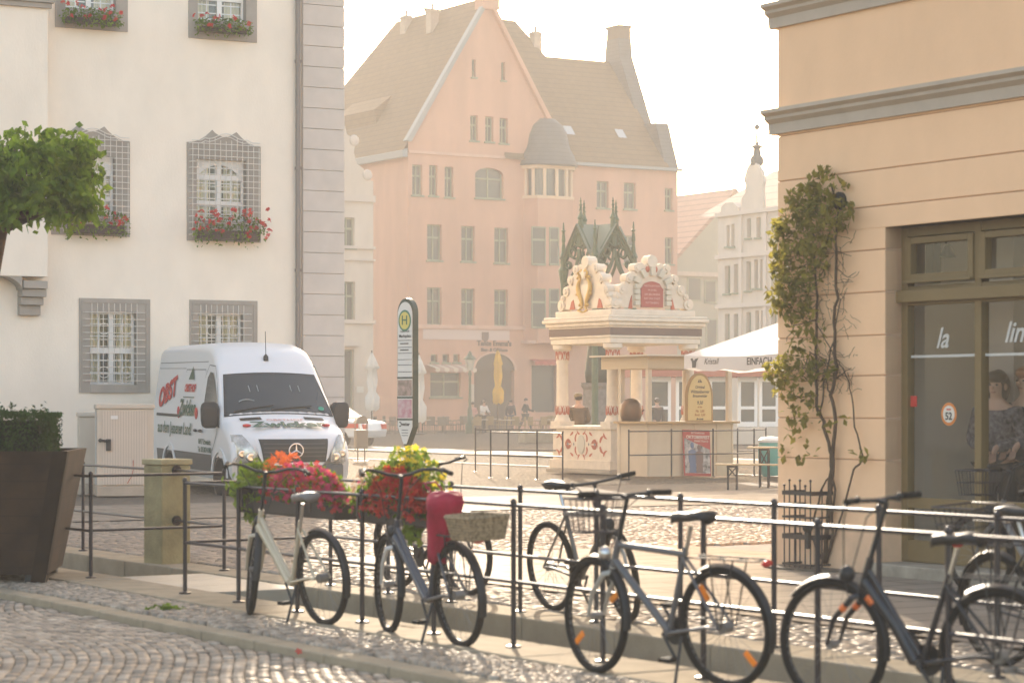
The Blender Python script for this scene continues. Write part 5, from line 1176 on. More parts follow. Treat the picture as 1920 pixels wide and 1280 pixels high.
# side mouldings and door lines (the seen side is +y ... the driver's right)
SD = -1 if (van.matrix_basis.to_3x3() @ Vector((0, 1, 0))).x > 0 else 1
def sidepoly(pts, off, nm, m, sd=SD, nz=1):
    b = MB(); P = [(x - bow(x), sd * (hw(z) + off), z) for x, z in pts]; b.poly(P); return b.build(nm, m, van)
def sidestrip(b, P, wd, sd, off=.004):
    for (x0, z0), (x1, z1) in zip(P, P[1:]):
        d = Vector((x1 - x0, z1 - z0)).normalized(); nx_, nz_ = -d.y * wd / 2, d.x * wd / 2
        q = [(x0 + nx_, z0 + nz_), (x1 + nx_, z1 + nz_), (x1 - nx_, z1 - nz_), (x0 - nx_, z0 - nz_)]
        b.add([(x - bow(x), sd * (hw(z) + off), z) for x, z in q], [(0, 1, 2, 3)])
for sd in (1, -1):
    for x0, x1 in ((.45, 1.05), (1.75, 4.42)):
        b = MB()
        for k in range(4): xa, xb = x0 + (x1 - x0) * k / 4, x0 + (x1 - x0) * (k + 1) / 4; b.add([(xa - bow(xa), sd * (hw(.42) + .012), .42), (xb - bow(xb), sd * (hw(.42) + .012), .42), (xb - bow(xb), sd * (hw(.72) + .012), .72), (xa - bow(xa), sd * (hw(.72) + .012), .72)], [(0, 1, 2, 3)])
        b.build('side_moulding', mat('moulding_grey', (.10, .098, .095), .6), van)
    # door glass, built as a fan of strips so it follows the tumblehome
    b = MB(); GP = [(3.72, 1.42, 2.05), (3.85, 1.42, 2.16), (4.1, 1.42, 2.14), (4.3, 1.42, 1.98), (4.55, 1.40, 1.72), (4.72, 1.36, 1.50)]
    for (x0, a0, b0_), (x1, a1, b1_) in zip(GP, GP[1:]):
        for k in range(4):
            za0, zb0, za1, zb1 = a0 + (b0_ - a0) * k / 4, a0 + (b0_ - a0) * (k + 1) / 4, a1 + (b1_ - a1) * k / 4, a1 + (b1_ - a1) * (k + 1) / 4
            b.add([(x - bow(x), sd * (hw(z) + .008), z) for x, z in ((x0, za0), (x1, za1), (x1, zb1), (x0, zb0))], [(0, 1, 2, 3)])
    b.build('door_glass', mat('side_glass', (.07, .075, .07), .08, .6), van)
    b = MB(); sidestrip(b, [(3.55, .5), (3.55, 2.1), (3.72, 2.28), (4.15, 2.26), (4.4, 2.0), (4.78, 1.5), (4.80, 1.1), (4.5, .8)], .018, sd); sidestrip(b, [(2.15, .5), (2.15, 2.2), (3.5, 2.2), (3.5, .5)], .016, sd)
    sidestrip(b, [(.1, 2.32), (3.6, 2.34)], .014, sd); sidestrip(b, [(.1, 2.22), (2.1, 2.22)], .012, sd)
    b.build('panel_line', mat('panel_gap', (.18, .18, .18), .6), van)
    b = MB(); sidestrip(b, [(.4, 1.36), (2.2, 1.36)], .05, sd, .02); b.build('door_rail', M_grille, van)
    for x in (3.36, 3.72):
        b = MB(); b.ell((x - bow(x), sd * (hw(1.12) + .03), 1.12), (.10, .025, .028), 10, 6); b.build('door_handle', M_dark, van, smooth=2)
    # mirror on its arm
    b = MB(); xm = 4.72; b.M = Matrix.Translation((xm, sd * 1.10, 1.42)) @ Matrix.Rotation(R(8) * sd, 4, 'Z'); b.lathe([(.05, -.23), (.10, -.21), (.115, -.1), (.12, .1), (.105, .2), (.05, .225)], (0, 0, 0), 4, 0, .95, 1.75, math.pi / 4)
    mr_ = b; b = MB(); mr_.build('mirror', M_dark, van, bev=.035); b.tube([(xm - bow(xm), sd * .90, 1.34), (xm, sd * 1.08, 1.36)], .045, 8); b.prism([(4.40, 1.28), (4.86, 1.2), (4.78, 1.52), (4.62, 1.60)], 'xz', sd * (hw(1.3) + .0), sd * (hw(1.3) + .02)); b.build('mirror_arm', M_dark, van, smooth=True)
    for x in (1.40, 4.95):
        arx = bow(x); b = MB(); b.M = Matrix.Translation((x - arx * .6, 0, .36)) @ Matrix.Rotation(R(90), 4, 'X')
        b.lathe([(.44, -sd * (.975)), (.44, -sd * .955)], (0, 0, 0), 28); b.build('wheel_arch', M_dark, van)
        b = MB(); P = [(x - arx * .6 + (.50) * math.cos(a), .36 + .50 * math.sin(a)) for a in [math.pi * i / 14 for i in range(15)]] + [(x - arx * .6 + .42 * math.cos(a), .36 + .42 * math.sin(a)) for a in [math.pi - math.pi * i / 14 for i in range(15)]]
        b.prism(P, 'xz', sd * .95, sd * 1.0); b.build('arch_lip', M_van, van)
        b = MB(); b.M = Matrix.Translation((x - arx * .6, sd * .86, .345)) @ Matrix.Rotation(R(90), 4, 'X'); b.lathe([(.24, -.12), (.32, -.125), (.345, -.09), (.345, .09), (.32, .125), (.24, .12)], (0, 0, 0), 32); wh_ = b.build('wheel', M_rubber, van, smooth=True)
        b = MB(); b.M = Matrix.Translation((x - arx * .6, sd * .87, .345)) @ Matrix.Rotation(R(90), 4, 'X'); b.lathe([(.235, -.105), (.2, -.08), (.1, -.095), (.07, -.11), (.07, .11), (.1, .095), (.2, .08), (.235, .105)], (0, 0, 0), 24); b.build('rim', mat('rim_grey', (.16, .16, .16), .45, .5, .5), wh_, smooth=True)
p = vsurf(4.12, 0); b = MB(); b.lathe([(.045, 0), (.04, .08), (.01, .12)], (p.x, 0, p.z - .02), 10); b.tube([(p.x, 0, p.z + .08), (p.x - .04, 0, p.z + .50)], .006, 5); b.build('aerial', M_dark, van)
# lettering on the seen side and hood
M_vred = mat('van_red', (.50, .03, .03), .5); M_vgr = mat('van_green', (.05, .11, .07), .5)
def sidetext(t_, x, z, size, m, tilt=0, sx=1, bold=.004, shear=0, nm='lettering'):
    tl_ = math.atan2(hw(z + .1) - hw(z - .1), .2)
    rot = (R(90) + (tl_ * 1), 0, 0) if SD < 0 else (R(90) + tl_, 0, R(180))
    o = text_obj(nm, t_, size, m, van, (x, SD * (hw(z) + .016), z), rot, sx=sx, bold=bold, dz=.001, shear=shear)
    o.rotation_mode = 'XYZ'
    M_ = Matrix.Rotation(0 if SD < 0 else math.pi, 4, 'Z') @ Matrix.Rotation(R(90) + tl_ * 1.0, 4, 'X') @ Matrix.Rotation(tilt, 4, 'Z')
    o.rotation_euler = M_.to_euler(); return o
sg_ = 1 if SD < 0 else -1
sidetext('OBST', 1.02, 1.76, .50, M_vred, R(13), 1.0, .022)
sidetext('OBSTHOF', 2.62, 1.86, .19, M_vred, 0, .9, .008)
sidetext('Zwicker', 2.62, 1.50, .40, M_vgr, 0, .82, .014)
sidetext('aus dem Jessener Land!', 1.80, 1.12, .30, M_vgr, R(0), .88, .006)
sidetext('06917 Schweinitz', 3.95, .93, .13, M_vgr, 0, .9, .003); sidetext('Tel. 035387/41080', 3.95, .79, .13, M_vgr, 0, .9, .003)
for x, z in ((2.00, 1.42), (3.26, 1.42)): b = MB(); b.ell((x, SD * (hw(z) + .010), z), (.10, .012, .11), 14, 8); b.build('fruit_mark', M_vred, van)
b = MB(); b.add([(x, SD * (hw(z) + .014), z) for x, z in ((2.42, 2.02), (2.82, 2.02), (2.62, 2.26))], [(0, 1, 2)]); sidestrip(b, [(2.2, 1.70), (3.0, 1.70)], .018, SD, .014); b.build('roof_mark', M_vgr, van)
sl_ = math.atan2(ztop(5.15) - ztop(5.5), .35)
def hoodtext(t_, x, size, m, bold, sx=1):
    z = vsurf(x, 0).z; o = text_obj('lettering', t_, size, m, van, (x + .01, 0, z + .015), (0, 0, 0), sx=sx, bold=bold, dz=.001)
    o.rotation_euler = (Matrix.Rotation(sl_, 4, 'Y') @ Matrix.Rotation(R(90), 4, 'Z')).to_euler()
hoodtext('Zwicker', 5.48, .36, M_vgr, .014, 1.0); hoodtext('OBSTHOF', 5.27, .10, mat('van_red_pale', (.62, .30, .26), .5), .001, 1.4)
for y in (-.66, .66): b = MB(); p = vsurf(5.46, y); b.ell((p.x + .0, y, p.z + .012), (.07, .07, .03), 12, 8); b.build('fruit_mark', M_vred, van)

# ================= police-striped car behind the van =================
cp = gp(640, 836); cr = thing('parked_car', 'silver estate car with a red stripe parked behind the van', 'car', (-7.0, 88, 0), R(-28))
def carx(prof, hw_, nm, m, par, sm=True):
    b = MB(); n_ = len(prof); b.prism([(x, z) for x, z in prof], 'xz', -hw_, hw_); return b.build(nm, m, par, smooth=False, bev=.06)
carx([(-2.3, .35), (2.3, .35), (2.35, .6), (2.28, .9), (1.55, 1.0), (-2.25, 1.05), (-2.35, .7)], .88, 'body', mat('car_silver', (.6, .6, .6), .25, .5, .2, coat=.5), cr)
b = MB(); P0 = [(-1.9, 1.04), (1.45, .99), (2.0, .95), (.75, 1.50), (-.9, 1.54), (-1.6, 1.48)]; P0 = [(-2.0, 1.05), (1.5, 1.0), (.75, 1.50), (-.9, 1.56), (-1.55, 1.48)]
n_ = 5; b.add([(x, -.84 if z < 1.2 else -.68, z) for x, z in P0] + [(x, .84 if z < 1.2 else .68, z) for x, z in P0], [tuple(range(5)), tuple(range(9, 4, -1))] + [(i, 5 + i, 5 + (i + 1) % 5, (i + 1) % 5) for i in range(5)]); b.build('cabin', mat('car_silver2', (.6, .6, .6), .25, .5, .2, coat=.5), cr, bev=.05)
b = MB()
b.quad((1.46, -.72, 1.05), (1.46, .72, 1.05), (.84, .6, 1.46), (.84, -.6, 1.46)); b.M = Matrix.Translation((.03, 0, .03)); b.build('windscreen', M_glassdark, cr)
for sd in (-1, 1):
    b = MB(); b.add([(x, sd * (.845 if z < 1.2 else .70), z) for x, z in ((-1.7, 1.12), (1.2, 1.1), (.68, 1.45), (-1.4, 1.44))], [(0, 1, 2, 3)]); b.build('side_window', M_glassdark, cr)
    b = MB(); b.box(-2.2, 2.2, sd * .89, sd * .90, .70, .86); b.build('stripe', mat('stripe_red', (.5, .05, .02), .4), cr)
    for x in (-1.4, 1.45):
        b = MB(); b.M = Matrix.Translation((x, sd * .80, .32)) @ Matrix.Rotation(R(90), 4, 'X'); b.lathe([(.2, -.11), (.31, -.11), (.32, .0), (.31, .11), (.2, .11)], (0, 0, 0), 20); b.build('wheel', M_rubber, cr, smooth=True)
for y in (-.8, .5): MB().box(2.29, 2.36, y, y + .3, .66, .84).build('tail_light', mat('tail_red', (.5, .03, .01), .3), cr)
b = MB(); b.box(-.5, -.2, -.55, .55, 1.57, 1.66); b.build('roof_bar', M_dark, cr, bev=.02)

# ================= street cabinets, planter, hedge, small tree =================
M_cab = mat('cabinet_beige', (.56, .47, .38), .6, .3, var=.05, vs=2); M_cabr = striped('cabinet_ribs', (.58, .48, .39), (.46, .37, .30), .045, 0, .25, .6, .25, .04)
def cabinet(label, px0, px1, ytop, ybot, Y, dep, lock):
    p0 = at(px0, ybot, Y); rz = LB_RZ - R(14); fr_ = Fr(p0[:2], rz); w_ = fr_.px(px1, ybot)[0]; h_ = fr_.px(px0, ytop)[1]
    c = thing('street_cabinet', label, 'utility cabinet', (p0[0], p0[1], 0), rz, 'utility cabinets beside the cream building')
    b = MB(); b.box(0, w_, 0, dep, 0, .18); b.build('plinth', mat('cab_plinth', (.40, .33, .26), .8, .2, var=.1), c, bev=.01)
    b = MB(); b.box(.005, w_ - .005, .008, dep, .182, h_ - .09); b.build('body', M_cab, c, bev=.01)
    b = MB(); b.box(-.015, w_ + .015, -.02, dep + .02, h_ - .088, h_); b.build('lid', M_cab, c, bev=.02)
    if lock:
        b = MB(); b.box(.10, w_ - .10, -.012, .006, .20, h_ - .12); d_ = b.build('door', M_cabr, c)
        b = MB(); b.box(.16, .24, -.05, -.013, .78, .98); b.tube([(.20, -.06, .94), (.06, -.07, .96)], .022, 8); b.ell((.06, -.06, .96), (.035, .02, .035), 8, 6); b.build('handle', M_dark, d_)
        b = MB(); b.tube([(.62, -.02, .62), (.62, -.02, .45), (.60, -.02, .35), (.52, -.02, .22)], .006, 5); b.build('cable', mat('red_cable', (.4, .05, .02), .6), c)
        b = MB(); b.box(.24, .36, -.016, -.013, h_ - .26, h_ - .20); b.build('sticker', M_whitecl, d_)
        b = MB(); b.box(-.004, .0, .05, .2, .2, h_ - .12); b.build('poster_scraps', mat('scraps', (.50, .52, .52), .7, .2, var=.3, vs=20), c)
cabinet('larger beige ribbed street cabinet with a dark lever lock, left of the van', 181, 289, 757, 932, 41.4, .5, True)
cabinet('smaller pale street cabinet standing left of the ribbed one', 147, 184, 772, 931, 42.2, .35, False)
# planter: tapered trough of dark boards
pl0 = gp(84, 1089); PLR = R(4); plr = thing('planter', 'large dark brown tapered wooden planter at the left edge', 'planter', (pl0[0], pl0[1], -.03), PLR)
M_pl = striped('planter_board', (.034, .017, .008), (.017, .009, .005), .155, 2, .035, .8, .3, .5)
Wd, Dp, Hh, fl = 1.75, 1.2, 1.20, .225
def tb(z): f = fl * z / Hh; return [(-Wd - f, -f), (f, -f), (f, Dp + f), (-Wd - f, Dp + f)]
lo, hi = tb(.09), tb(Hh); b = MB(); b.add([(x, y, .09) for x, y in lo] + [(x, y, Hh) for x, y in hi], [(0, 1, 5, 4), (1, 2, 6, 5), (2, 3, 7, 6), (3, 0, 4, 7), (3, 2, 1, 0)])
ins = [(x + (.06 if x < 0 and x < -1 else -.06), y + (.06 if y < 0.5 else -.06)) for x, y in hi]
b.add([(x, y, Hh) for x, y in hi] + [(x, y, Hh) for x, y in ins] + [(x, y, Hh - .1) for x, y in ins], [(i, (i + 1) % 4, 4 + (i + 1) % 4, 4 + i) for i in range(4)] + [(4 + i, 4 + (i + 1) % 4, 8 + (i + 1) % 4, 8 + i) for i in range(4)] + [(8, 9, 10, 11)]); b.build('box', M_pl, plr)
b = MB()
cw = .13
for z0, z1 in ((.02, Hh),):
    a, c = tb(z0), tb(z1)
    for (i, dx, dy) in ((1, -1, 0), (1, 0, 1)):
        p0, p1 = a[i], c[i]; b.add([(p0[0] + .006 * (dy == 1), p0[1] - .006 * (dx == -1), z0), (p1[0] + .006 * (dy == 1), p1[1] - .006 * (dx == -1), z1), (p1[0] + dx * cw + .006 * (dy == 1), p1[1] + dy * cw - .006 * (dx == -1), z1), (p0[0] + dx * cw + .006 * (dy == 1), p0[1] + dy * cw - .006 * (dx == -1), z0)], [(0, 1, 2, 3)])
b.build('corner_board', mat('planter_edge', (.022, .012, .006), .8, .2, var=.25, vs=6), plr)
for x, y in ((-.10, .10), (-Wd + .1, .10), (-.1, Dp - .1), (-Wd + .1, Dp - .1)):
    b = MB(); b.box(x - .08, x + .08, y - .08, y + .08, -.02, .09); b.build('foot', M_dark, plr)
hd = thing('box_hedge', 'clipped dark green box hedge growing in the wooden planter', 'hedge', (pl0[0], pl0[1], 1.08), PLR)
b = MB(); pts = []
hx0, hx1, hy0, hy1, hz = -Wd - .1, .02, -.06, Dp - .1, .43
for _ in range(9000):
    f = rnd.random()
    if f < .42: p = (rnd.uniform(hx0, hx1), hy0 + abs(rnd.gauss(0, .035)), rnd.uniform(0, hz))
    elif f < .72: p = (rnd.uniform(hx0, hx1), rnd.uniform(hy0, hy1), hz - abs(rnd.gauss(0, .035)))
    elif f < .92: p = (hx1 - abs(rnd.gauss(0, .035)), rnd.uniform(hy0, hy1), rnd.uniform(0, hz))
    else: p = (rnd.uniform(hx0, hx1), rnd.uniform(hy0, hy0 + .15), hz + abs(rnd.gauss(0, .025)))
    k = .03 * math.sin(p[0] * 7) * math.cos(p[1] * 6); pts.append((p[0] + rnd.gauss(0, .012), p[1] + k + rnd.gauss(0, .012), p[2] + k))
for cx in (-.52, -.48, -.44, -.3): pts += cloudpts(25, (cx, .05, hz + .05), (.06, .06, .06), 0)
leafcloud(b, pts, .034); b.build('foliage', M_boxleaf, hd)
b = MB(); b.box(hx0 + .06, hx1 - .07, hy0 + .07, hy1, 0, hz - .07); b.build('core', mat('hedge_core', (.012, .02, .008), .9), hd)
# small tree whose crown enters at the left
tY = 27.0; tp = at(-6, 755, tY); TRX = tp[0]
tr = thing('small_tree', 'small bright green leafy tree entering at the left edge', 'tree', (TRX, tY, 0), 0)
def tpx(px, y, d=0): q = at(px, y, tY + d); return (q[0] - TRX, d, q[2])
b = MB(); b.tube([tpx(-60, 1000), tpx(-38, 700), tpx(-14, 520), tpx(2, 440), tpx(20, 390), tpx(40, 340)], [.11, .09, .075, .065, .045, .02], 10)
ends = []
for tg in ((60, 300, -.2), (120, 340, .2), (160, 360, -.1), (100, 400, .3), (-20, 300, .3), (30, 270, 0), (90, 290, .4), (-60, 340, -.3), (-90, 400, .2), (140, 400, -.3), (60, 420, -.4), (175, 330, .1)):
    P0, P1 = Vector(tpx(8, 432)), Vector(tpx(*tg)); mid = (P0 + P1) / 2 + Vector((rnd.gauss(0, .05), rnd.gauss(0, .05), .12)); b.tube([P0, mid, P1], [.04, .022, .006], 6); ends.append(P1); ends.append(mid)
b.build('trunk', M_bark, tr, smooth=2)
b = MB(); cl = []
for _ in range(190):
    a = rnd.uniform(0, 6.283); u = rnd.uniform(-1, 1); q = rnd.uniform(.35, 1.0) ** .8
    x = 40 + 150 * q * math.cos(a) * (1 - u * u * .25); y = 322 - 90 * u * q + 12 * abs(math.cos(a)); d = .85 * q * math.sin(a)
    cl.append((x, y, d))
for x, y, d in cl:
    c = Vector(tpx(x, y, d)); dr = Vector((rnd.gauss(0, .4), rnd.gauss(0, .4), -.8)).normalized()
    for _ in range(rnd.randint(18, 40)):
        P = c + Vector((rnd.gauss(0, .085), rnd.gauss(0, .085), rnd.gauss(0, .065))); s_ = rnd.uniform(.05, .10)
        d2 = (dr + Vector((rnd.gauss(0, .7), rnd.gauss(0, .7), rnd.gauss(0, .35)))).normalized(); sd_ = d2.cross(Vector((rnd.gauss(0, 1), rnd.gauss(0, 1), rnd.gauss(0, 1)))).normalized(); nn = d2.cross(sd_)
        b.add([P, P + (d2 * .5 + sd_ * .36 + nn * .08) * s_ * 1.3, P + d2 * s_ * 1.6, P + (d2 * .5 - sd_ * .36 + nn * .08) * s_ * 1.3], [(0, 1, 2), (0, 2, 3)])
b.build('crown', M_leaf, tr)

# ================= bus stop sign, litter bin =================
bs = at(760, 962, 35); bst = thing('bus_stop_sign', 'tall dark green bus stop stele with a rounded top and timetable panel', 'bus stop sign', (bs[0], bs[1], 0), R(-46))
M_bsg = mat('stele_green', (.035, .05, .035), .4, .5); sc = F / 35
zb_ = lambda y: 1.6 + (755 - y) / sc
hw_ = .165
def stele(h_, inset=0):
    zt_, z1, z0 = zb_(566), zb_(800), zb_(836)
    return [(-.03, z0 + inset), (.03, z0 + inset), (h_, z1)] + [(h_ * math.cos(a), zt_ - hw_ - inset + (h_) * 1.25 * math.sin(a)) for a in [math.pi * i / 12 for i in range(13)]] + [(-h_, z1)]
b = MB(); b.prism(stele(hw_ + .012), 'xz', .0, .10); b.build('casing', M_bsg, bst, bev=.01)
b = MB(); b.prism(stele(hw_ - .008, .03), 'xz', -.008, -.001); pn = b.build('panel', mat('stele_white', (.66, .64, .60), .4), bst)
b = MB(); b.tube([(0, .05, 0), (0, .05, zb_(832))], .04, 10); b.lathe([(.13, 0), (.13, .02)], (0, .05, 0), 16); b.build('post', M_bsg, bst)
zc = zb_(601); b = MB(); b.M = Matrix.Translation((0, -.010, zc)) @ Matrix.Rotation(R(90), 4, 'X'); b.lathe([(.135, 0), (.135, .003)], (0, 0, 0), 28, 0, 1, 1.15); b.build('stop_disc', mat('h_green', (.05, .17, .11), .5), pn)
b = MB(); b.M = Matrix.Translation((0, -.0135, zc)) @ Matrix.Rotation(R(90), 4, 'X'); b.lathe([(.11, 0), (.11, .002)], (0, 0, 0), 28, 0, 1, 1.15); b.build('stop_disc_centre', mat('h_yellow', (.62, .52, .14), .5), pn)
text_obj('letter', 'H', .19, mat('h_dark', (.04, .12, .07), .5), pn, (0, -.017, zc), (R(90), 0, 0), bold=.002, dz=.001)
text_obj('stop_name', 'Lutherstadt', .042, M_dark, pn, (0, -.010, zb_(621)), (R(90), 0, 0), dz=.001); text_obj('stop_name', 'Marktplatz', .06, M_dark, pn, (0, -.010, zb_(630)), (R(90), 0, 0), dz=.001, bold=.001)
b = MB()
for y in (638, 651, 662, 674, 684, 697): b.box(-.15, .15, -.0105, -.009, zb_(y) - .004, zb_(y) + .004)
for y in (644, 656): b.box(-.10, .08, -.0105, -.009, zb_(y) - .008, zb_(y) + .008)
b.build('timetable', M_dark, pn)
for y in (708, 745, 786): MB().box(-.165, .165, -.014, -.009, zb_(y) - .012, zb_(y) + .012).build('divider', M_bsg, pn)
for y0, y1, m_ in ((712, 742, mat('poster_a', (.34, .30, .22), .6, .3, var=.5, vs=10, c2=(.5, .35, .3))), (749, 783, mat('poster_b', (.55, .16, .2), .5, .3, var=.2, vs=7, c2=(.6, .5, .5)))):
    b = MB(); b.box(-.15, .15, -.012, -.009, zb_(y1), zb_(y0)); b.build('poster', m_, pn)
text_obj('logo', 'vetter', .07, M_dark, pn, (.02, -.010, zb_(795)), (R(90), 0, 0), dz=.001, bold=.002)
b = MB(); b.tube([(-.105 + .03 * math.cos(a), -.012, zb_(795) + .03 * math.sin(a)) for a in [i * .5 - 2 for i in range(9)]], .007, 5)
for y in (806, 811, 816): b.box(-.07, .07, -.0105, -.009, zb_(y) - .004, zb_(y) + .004)
b.build('logo_mark', M_dark, pn)
lb_ = gp(677, 864); bn = thing('litter_bin', 'grey-brown litter bin with domed hood on two posts, right of the van', 'litter bin', (lb_[0], lb_[1], 0), R(20))
M_bin = mat('bin_brown', (.23, .19, .15), .5, .4, .2); k = F / lb_[1]; H_ = 85 / k
b = MB(); b.box(-.17, .17, -.13, .13, .36, .86); b.build('bucket', M_bin, bn, bev=.02)
for x in (-.10, .10): MB().tube([(x, -.02, 0), (x, -.02, .38)], .02, 8).build('post', M_bin, bn)
for x in (-.17, .17): MB().tube([(x, 0, .3), (x, 0, H_ - .2)], .012, 6).build('bracket', M_bin, bn)
b = MB(); P = [(-.18, H_ - .22)] + [(-.18 * math.cos(a), H_ - .2 + .2 * math.sin(a)) for a in [math.pi * i / 10 for i in range(11)]] + [(.18, H_ - .22)]; b.prism(P, 'xz', -.14, .14); b.build('hood', M_bin, bn)
o = MB().box(-.2, .2, -.15, .15, .0, .015).build('base_plate', M_bin, bn)

# ================= café terrace =================
def chair_mesh(root, m):
    b = MB(); b.box(-.22, .22, -.22, .22, .42, .46); b.build('seat', m, root, bev=.01)
    b = MB(); b.box(-.22, .22, .19, .23, .46, .88); b.build('backrest', m, root, bev=.01)
    for x in (-.2, .2):
        for y in (-.2, .2): MB().tube([(x, y, 0), (x, y, .43)], .016, 6).build('leg', m, root)
    b = MB()
    for x in (-.23, .23): b.tube([(x, -.2, .43), (x, -.2, .66), (x, .2, .66)], .015, 6)
    b.build('armrest', m, root)
M_wick = mat('wicker_grey', (.16, .13, .10), .8, .2, var=.25, vs=30); M_wick2 = mat('wicker_tan', (.26, .18, .09), .8, .2, var=.25, vs=30)
c1 = thing('cafe_chair', 'grey wicker café chair on the terrace left of the street lamp', 'chair', at(700, 800, 128)[:2] + (0,), .4, 'grey wicker café chairs'); chair_mesh(c1, M_wick)
c2 = thing('cafe_chair', 'tan wicker café chair on the terrace right of the street lamp', 'chair', gp(905, 807), .4, 'tan wicker café chairs'); chair_mesh(c2, M_wick2)
for px in (680, 713, 726, 742, 757, 800, 812, 824, 836, 847, 862, 870): 
    Y = rnd.uniform(124, 134); q = at(px + rnd.uniform(-3, 3), 800, Y); dup(c1, (q[0], q[1], 0), rnd.uniform(-3, 3))
for px in (894, 915, 927, 938, 948, 962, 975, 1000, 1012, 1024, 1034, 1046, 1052): 
    Y = rnd.uniform(124, 136); q = at(px + rnd.uniform(-3, 3), 800, Y); dup(c2, (q[0], q[1], 0), rnd.uniform(-3, 3))
tb1 = thing('cafe_table', 'small round café table on the terrace before the pink house', 'table', at(722, 800, 126)[:2] + (0,), 0, 'café tables')
b = MB(); b.lathe([(.42, .70), (.42, .73)], (0, 0, 0), 20); b.build('tabletop', mat('table_top', (.5, .42, .33), .6), tb1); b = MB(); b.tube([(0, 0, .04), (0, 0, .7)], .03, 8); b.lathe([(.25, 0), (.25, .03)], (0, 0, 0), 12); b.build('leg', M_dark, tb1)
for px in (792, 830, 900, 925, 950, 1018, 1040): q = at(px, 800, rnd.uniform(124, 134)); dup(tb1, (q[0], q[1], 0))
M_pfold = mat('parasol_white', (.72, .67, .60), .8, .2, trans=.2); M_pyel = mat('parasol_yellow', (.72, .42, .06), .8, .2, var=.1, vs=3, trans=.2)
def folded(label, px, ytop, ybot, Y, m, wmax, fl):
    q = at(px, 800, Y); k = F / Y; zt_ = 1.6 + (755 - ytop) / k; z0 = 1.6 + (755 - ybot) / k; r = wmax / k / 2
    o = thing('folded_parasol', label, 'parasol', (q[0], q[1], 0), 0, 'folded parasols of the cafés')
    b = MB(); n_ = 20; prof = [(.01, zt_), (r * .45, zt_ - (zt_ - z0) * .12), (r * (.95 if fl else .75), zt_ - (zt_ - z0) * .28), (r * .62, zt_ - (zt_ - z0) * .31), (r * .72, zt_ - (zt_ - z0) * .5), (r * .5, zt_ - (zt_ - z0) * .68), (r * .95, zt_ - (zt_ - z0) * .78), (r * .9, z0 + .08), (r * .7, z0)]
    vs = []
    for rr, z in prof:
        for j in range(n_): a = 2 * math.pi * j / n_; w_ = rr * (1 + .22 * math.cos(5 * a)); vs.append((w_ * math.cos(a), w_ * math.sin(a), z + .04 * math.cos(5 * a)))
    b.add(vs, [(i * n_ + j, i * n_ + (j + 1) % n_, (i + 1) * n_ + (j + 1) % n_, (i + 1) * n_ + j) for i in range(len(prof) - 1) for j in range(n_)]); b.build('canopy', m, o, smooth=2)
    b = MB(); b.tube([(0, 0, .05), (0, 0, zt_ + .08)], .035, 8); b.build('pole', M_bark, o); b = MB(); b.lathe([(.35, 0), (.35, .06), (.1, .1)], (0, 0, 0), 12); b.build('base', M_dark, o)
folded('white folded parasol in front of the pale house, nearest the van', 697, 660, 770, 120, M_pfold, 26, 1)
folded('white folded parasol half hidden by the bus stop sign', 785, 664, 792, 122, M_pfold, 26, 1)
folded('yellow folded parasol in front of the arched café door', 933, 655, 757, 130, M_pyel, 21, 0)
q = at(881, 805, 126); k = F / 126; lp = thing('street_lamp', 'old dark green lantern street lamp beside the arched café door', 'street lamp', (q[0], q[1], 0), 0)
zl = 1.6 + (755 - 694) / k
b = MB(); b.lathe([(.24, 0), (.24, .5), (.15, .6), (.12, 1.2), (.075, 1.4), (.065, zl - .3), (.1, zl - .2), (.05, zl)], (0, 0, 0), 12); b.build('post', M_grn, lp, smooth=True)
b = MB(); b.lathe([(.14, zl), (.27, zl + .55)], (0, 0, 0), 6); b.build('lantern', mat('lantern_glass', (.42, .40, .33), .2), lp); b = MB(); b.lathe([(.33, zl + .56), (.3, zl + .62), (.13, zl + .78), (.1, zl + .88), (.02, zl + 1.0)], (0, 0, 0), 6); b.build('cap', M_grn, lp)
q = gp(1010, 830); stb = thing('stone_block', 'low stone bench block between the railings and the café terrace', 'bench', (q[0], q[1], 0), TH); b = MB(); b.box(-.65, .8, 0, .5, 0, .42); b.build('block', M_stone, stb, bev=.02); b = MB(); b.box(-.2, .7, .5, .9, .42, .55); b.build('cap', M_stone, stb, bev=.02)
q = gp(720, 806); stp = thing('terrace_step', 'low dark stone step at the edge of the café terrace behind the bus stop sign', 'step', (q[0], q[1], 0), TH)
b = MB(); b.box(-1.6, 1.6, 0, 2, 0, .16); b.box(-1.6, .8, .5, 2, .161, .32); b.build('step', M_gut, stp)

# ================= glazed pavilion, parasol, beer tables, barrel =================
GV = Fr(at(1206, 832, 93)[:2], TH - R(24)); gv = thing('glazed_pavilion', 'white framed glazed pavilion with a red fascia behind the sales booth', 'pavilion', (GV.o.x, GV.o.y, 0), TH - R(24))
x1 = GV.px(1500, 800)[0]; zg = GV.px(1400, 690)[1]; zr = GV.px(1400, 706)[1]; zs = GV.px(1400, 800)[1]
b = MB(); b.box(0, x1, .0, .3, 0, zs); b.box(0, x1, .301, 4, 0, .2); b.build('base_wall', mat('pav_base', (.55, .48, .4), .7), gv)
b = MB(); b.box(-.2, x1, -.5, 4, zr, zg); b.build('fascia', mat('pav_red', (.36, .10, .06), .7), gv)
b = MB(); b.box(-.1, x1, -.3, 4, zg + .01, zg + .3); b.build('roof', M_trim, gv)
cols = [1206, 1262, 1318, 1372, 1384, 1424, 1464, 1500]
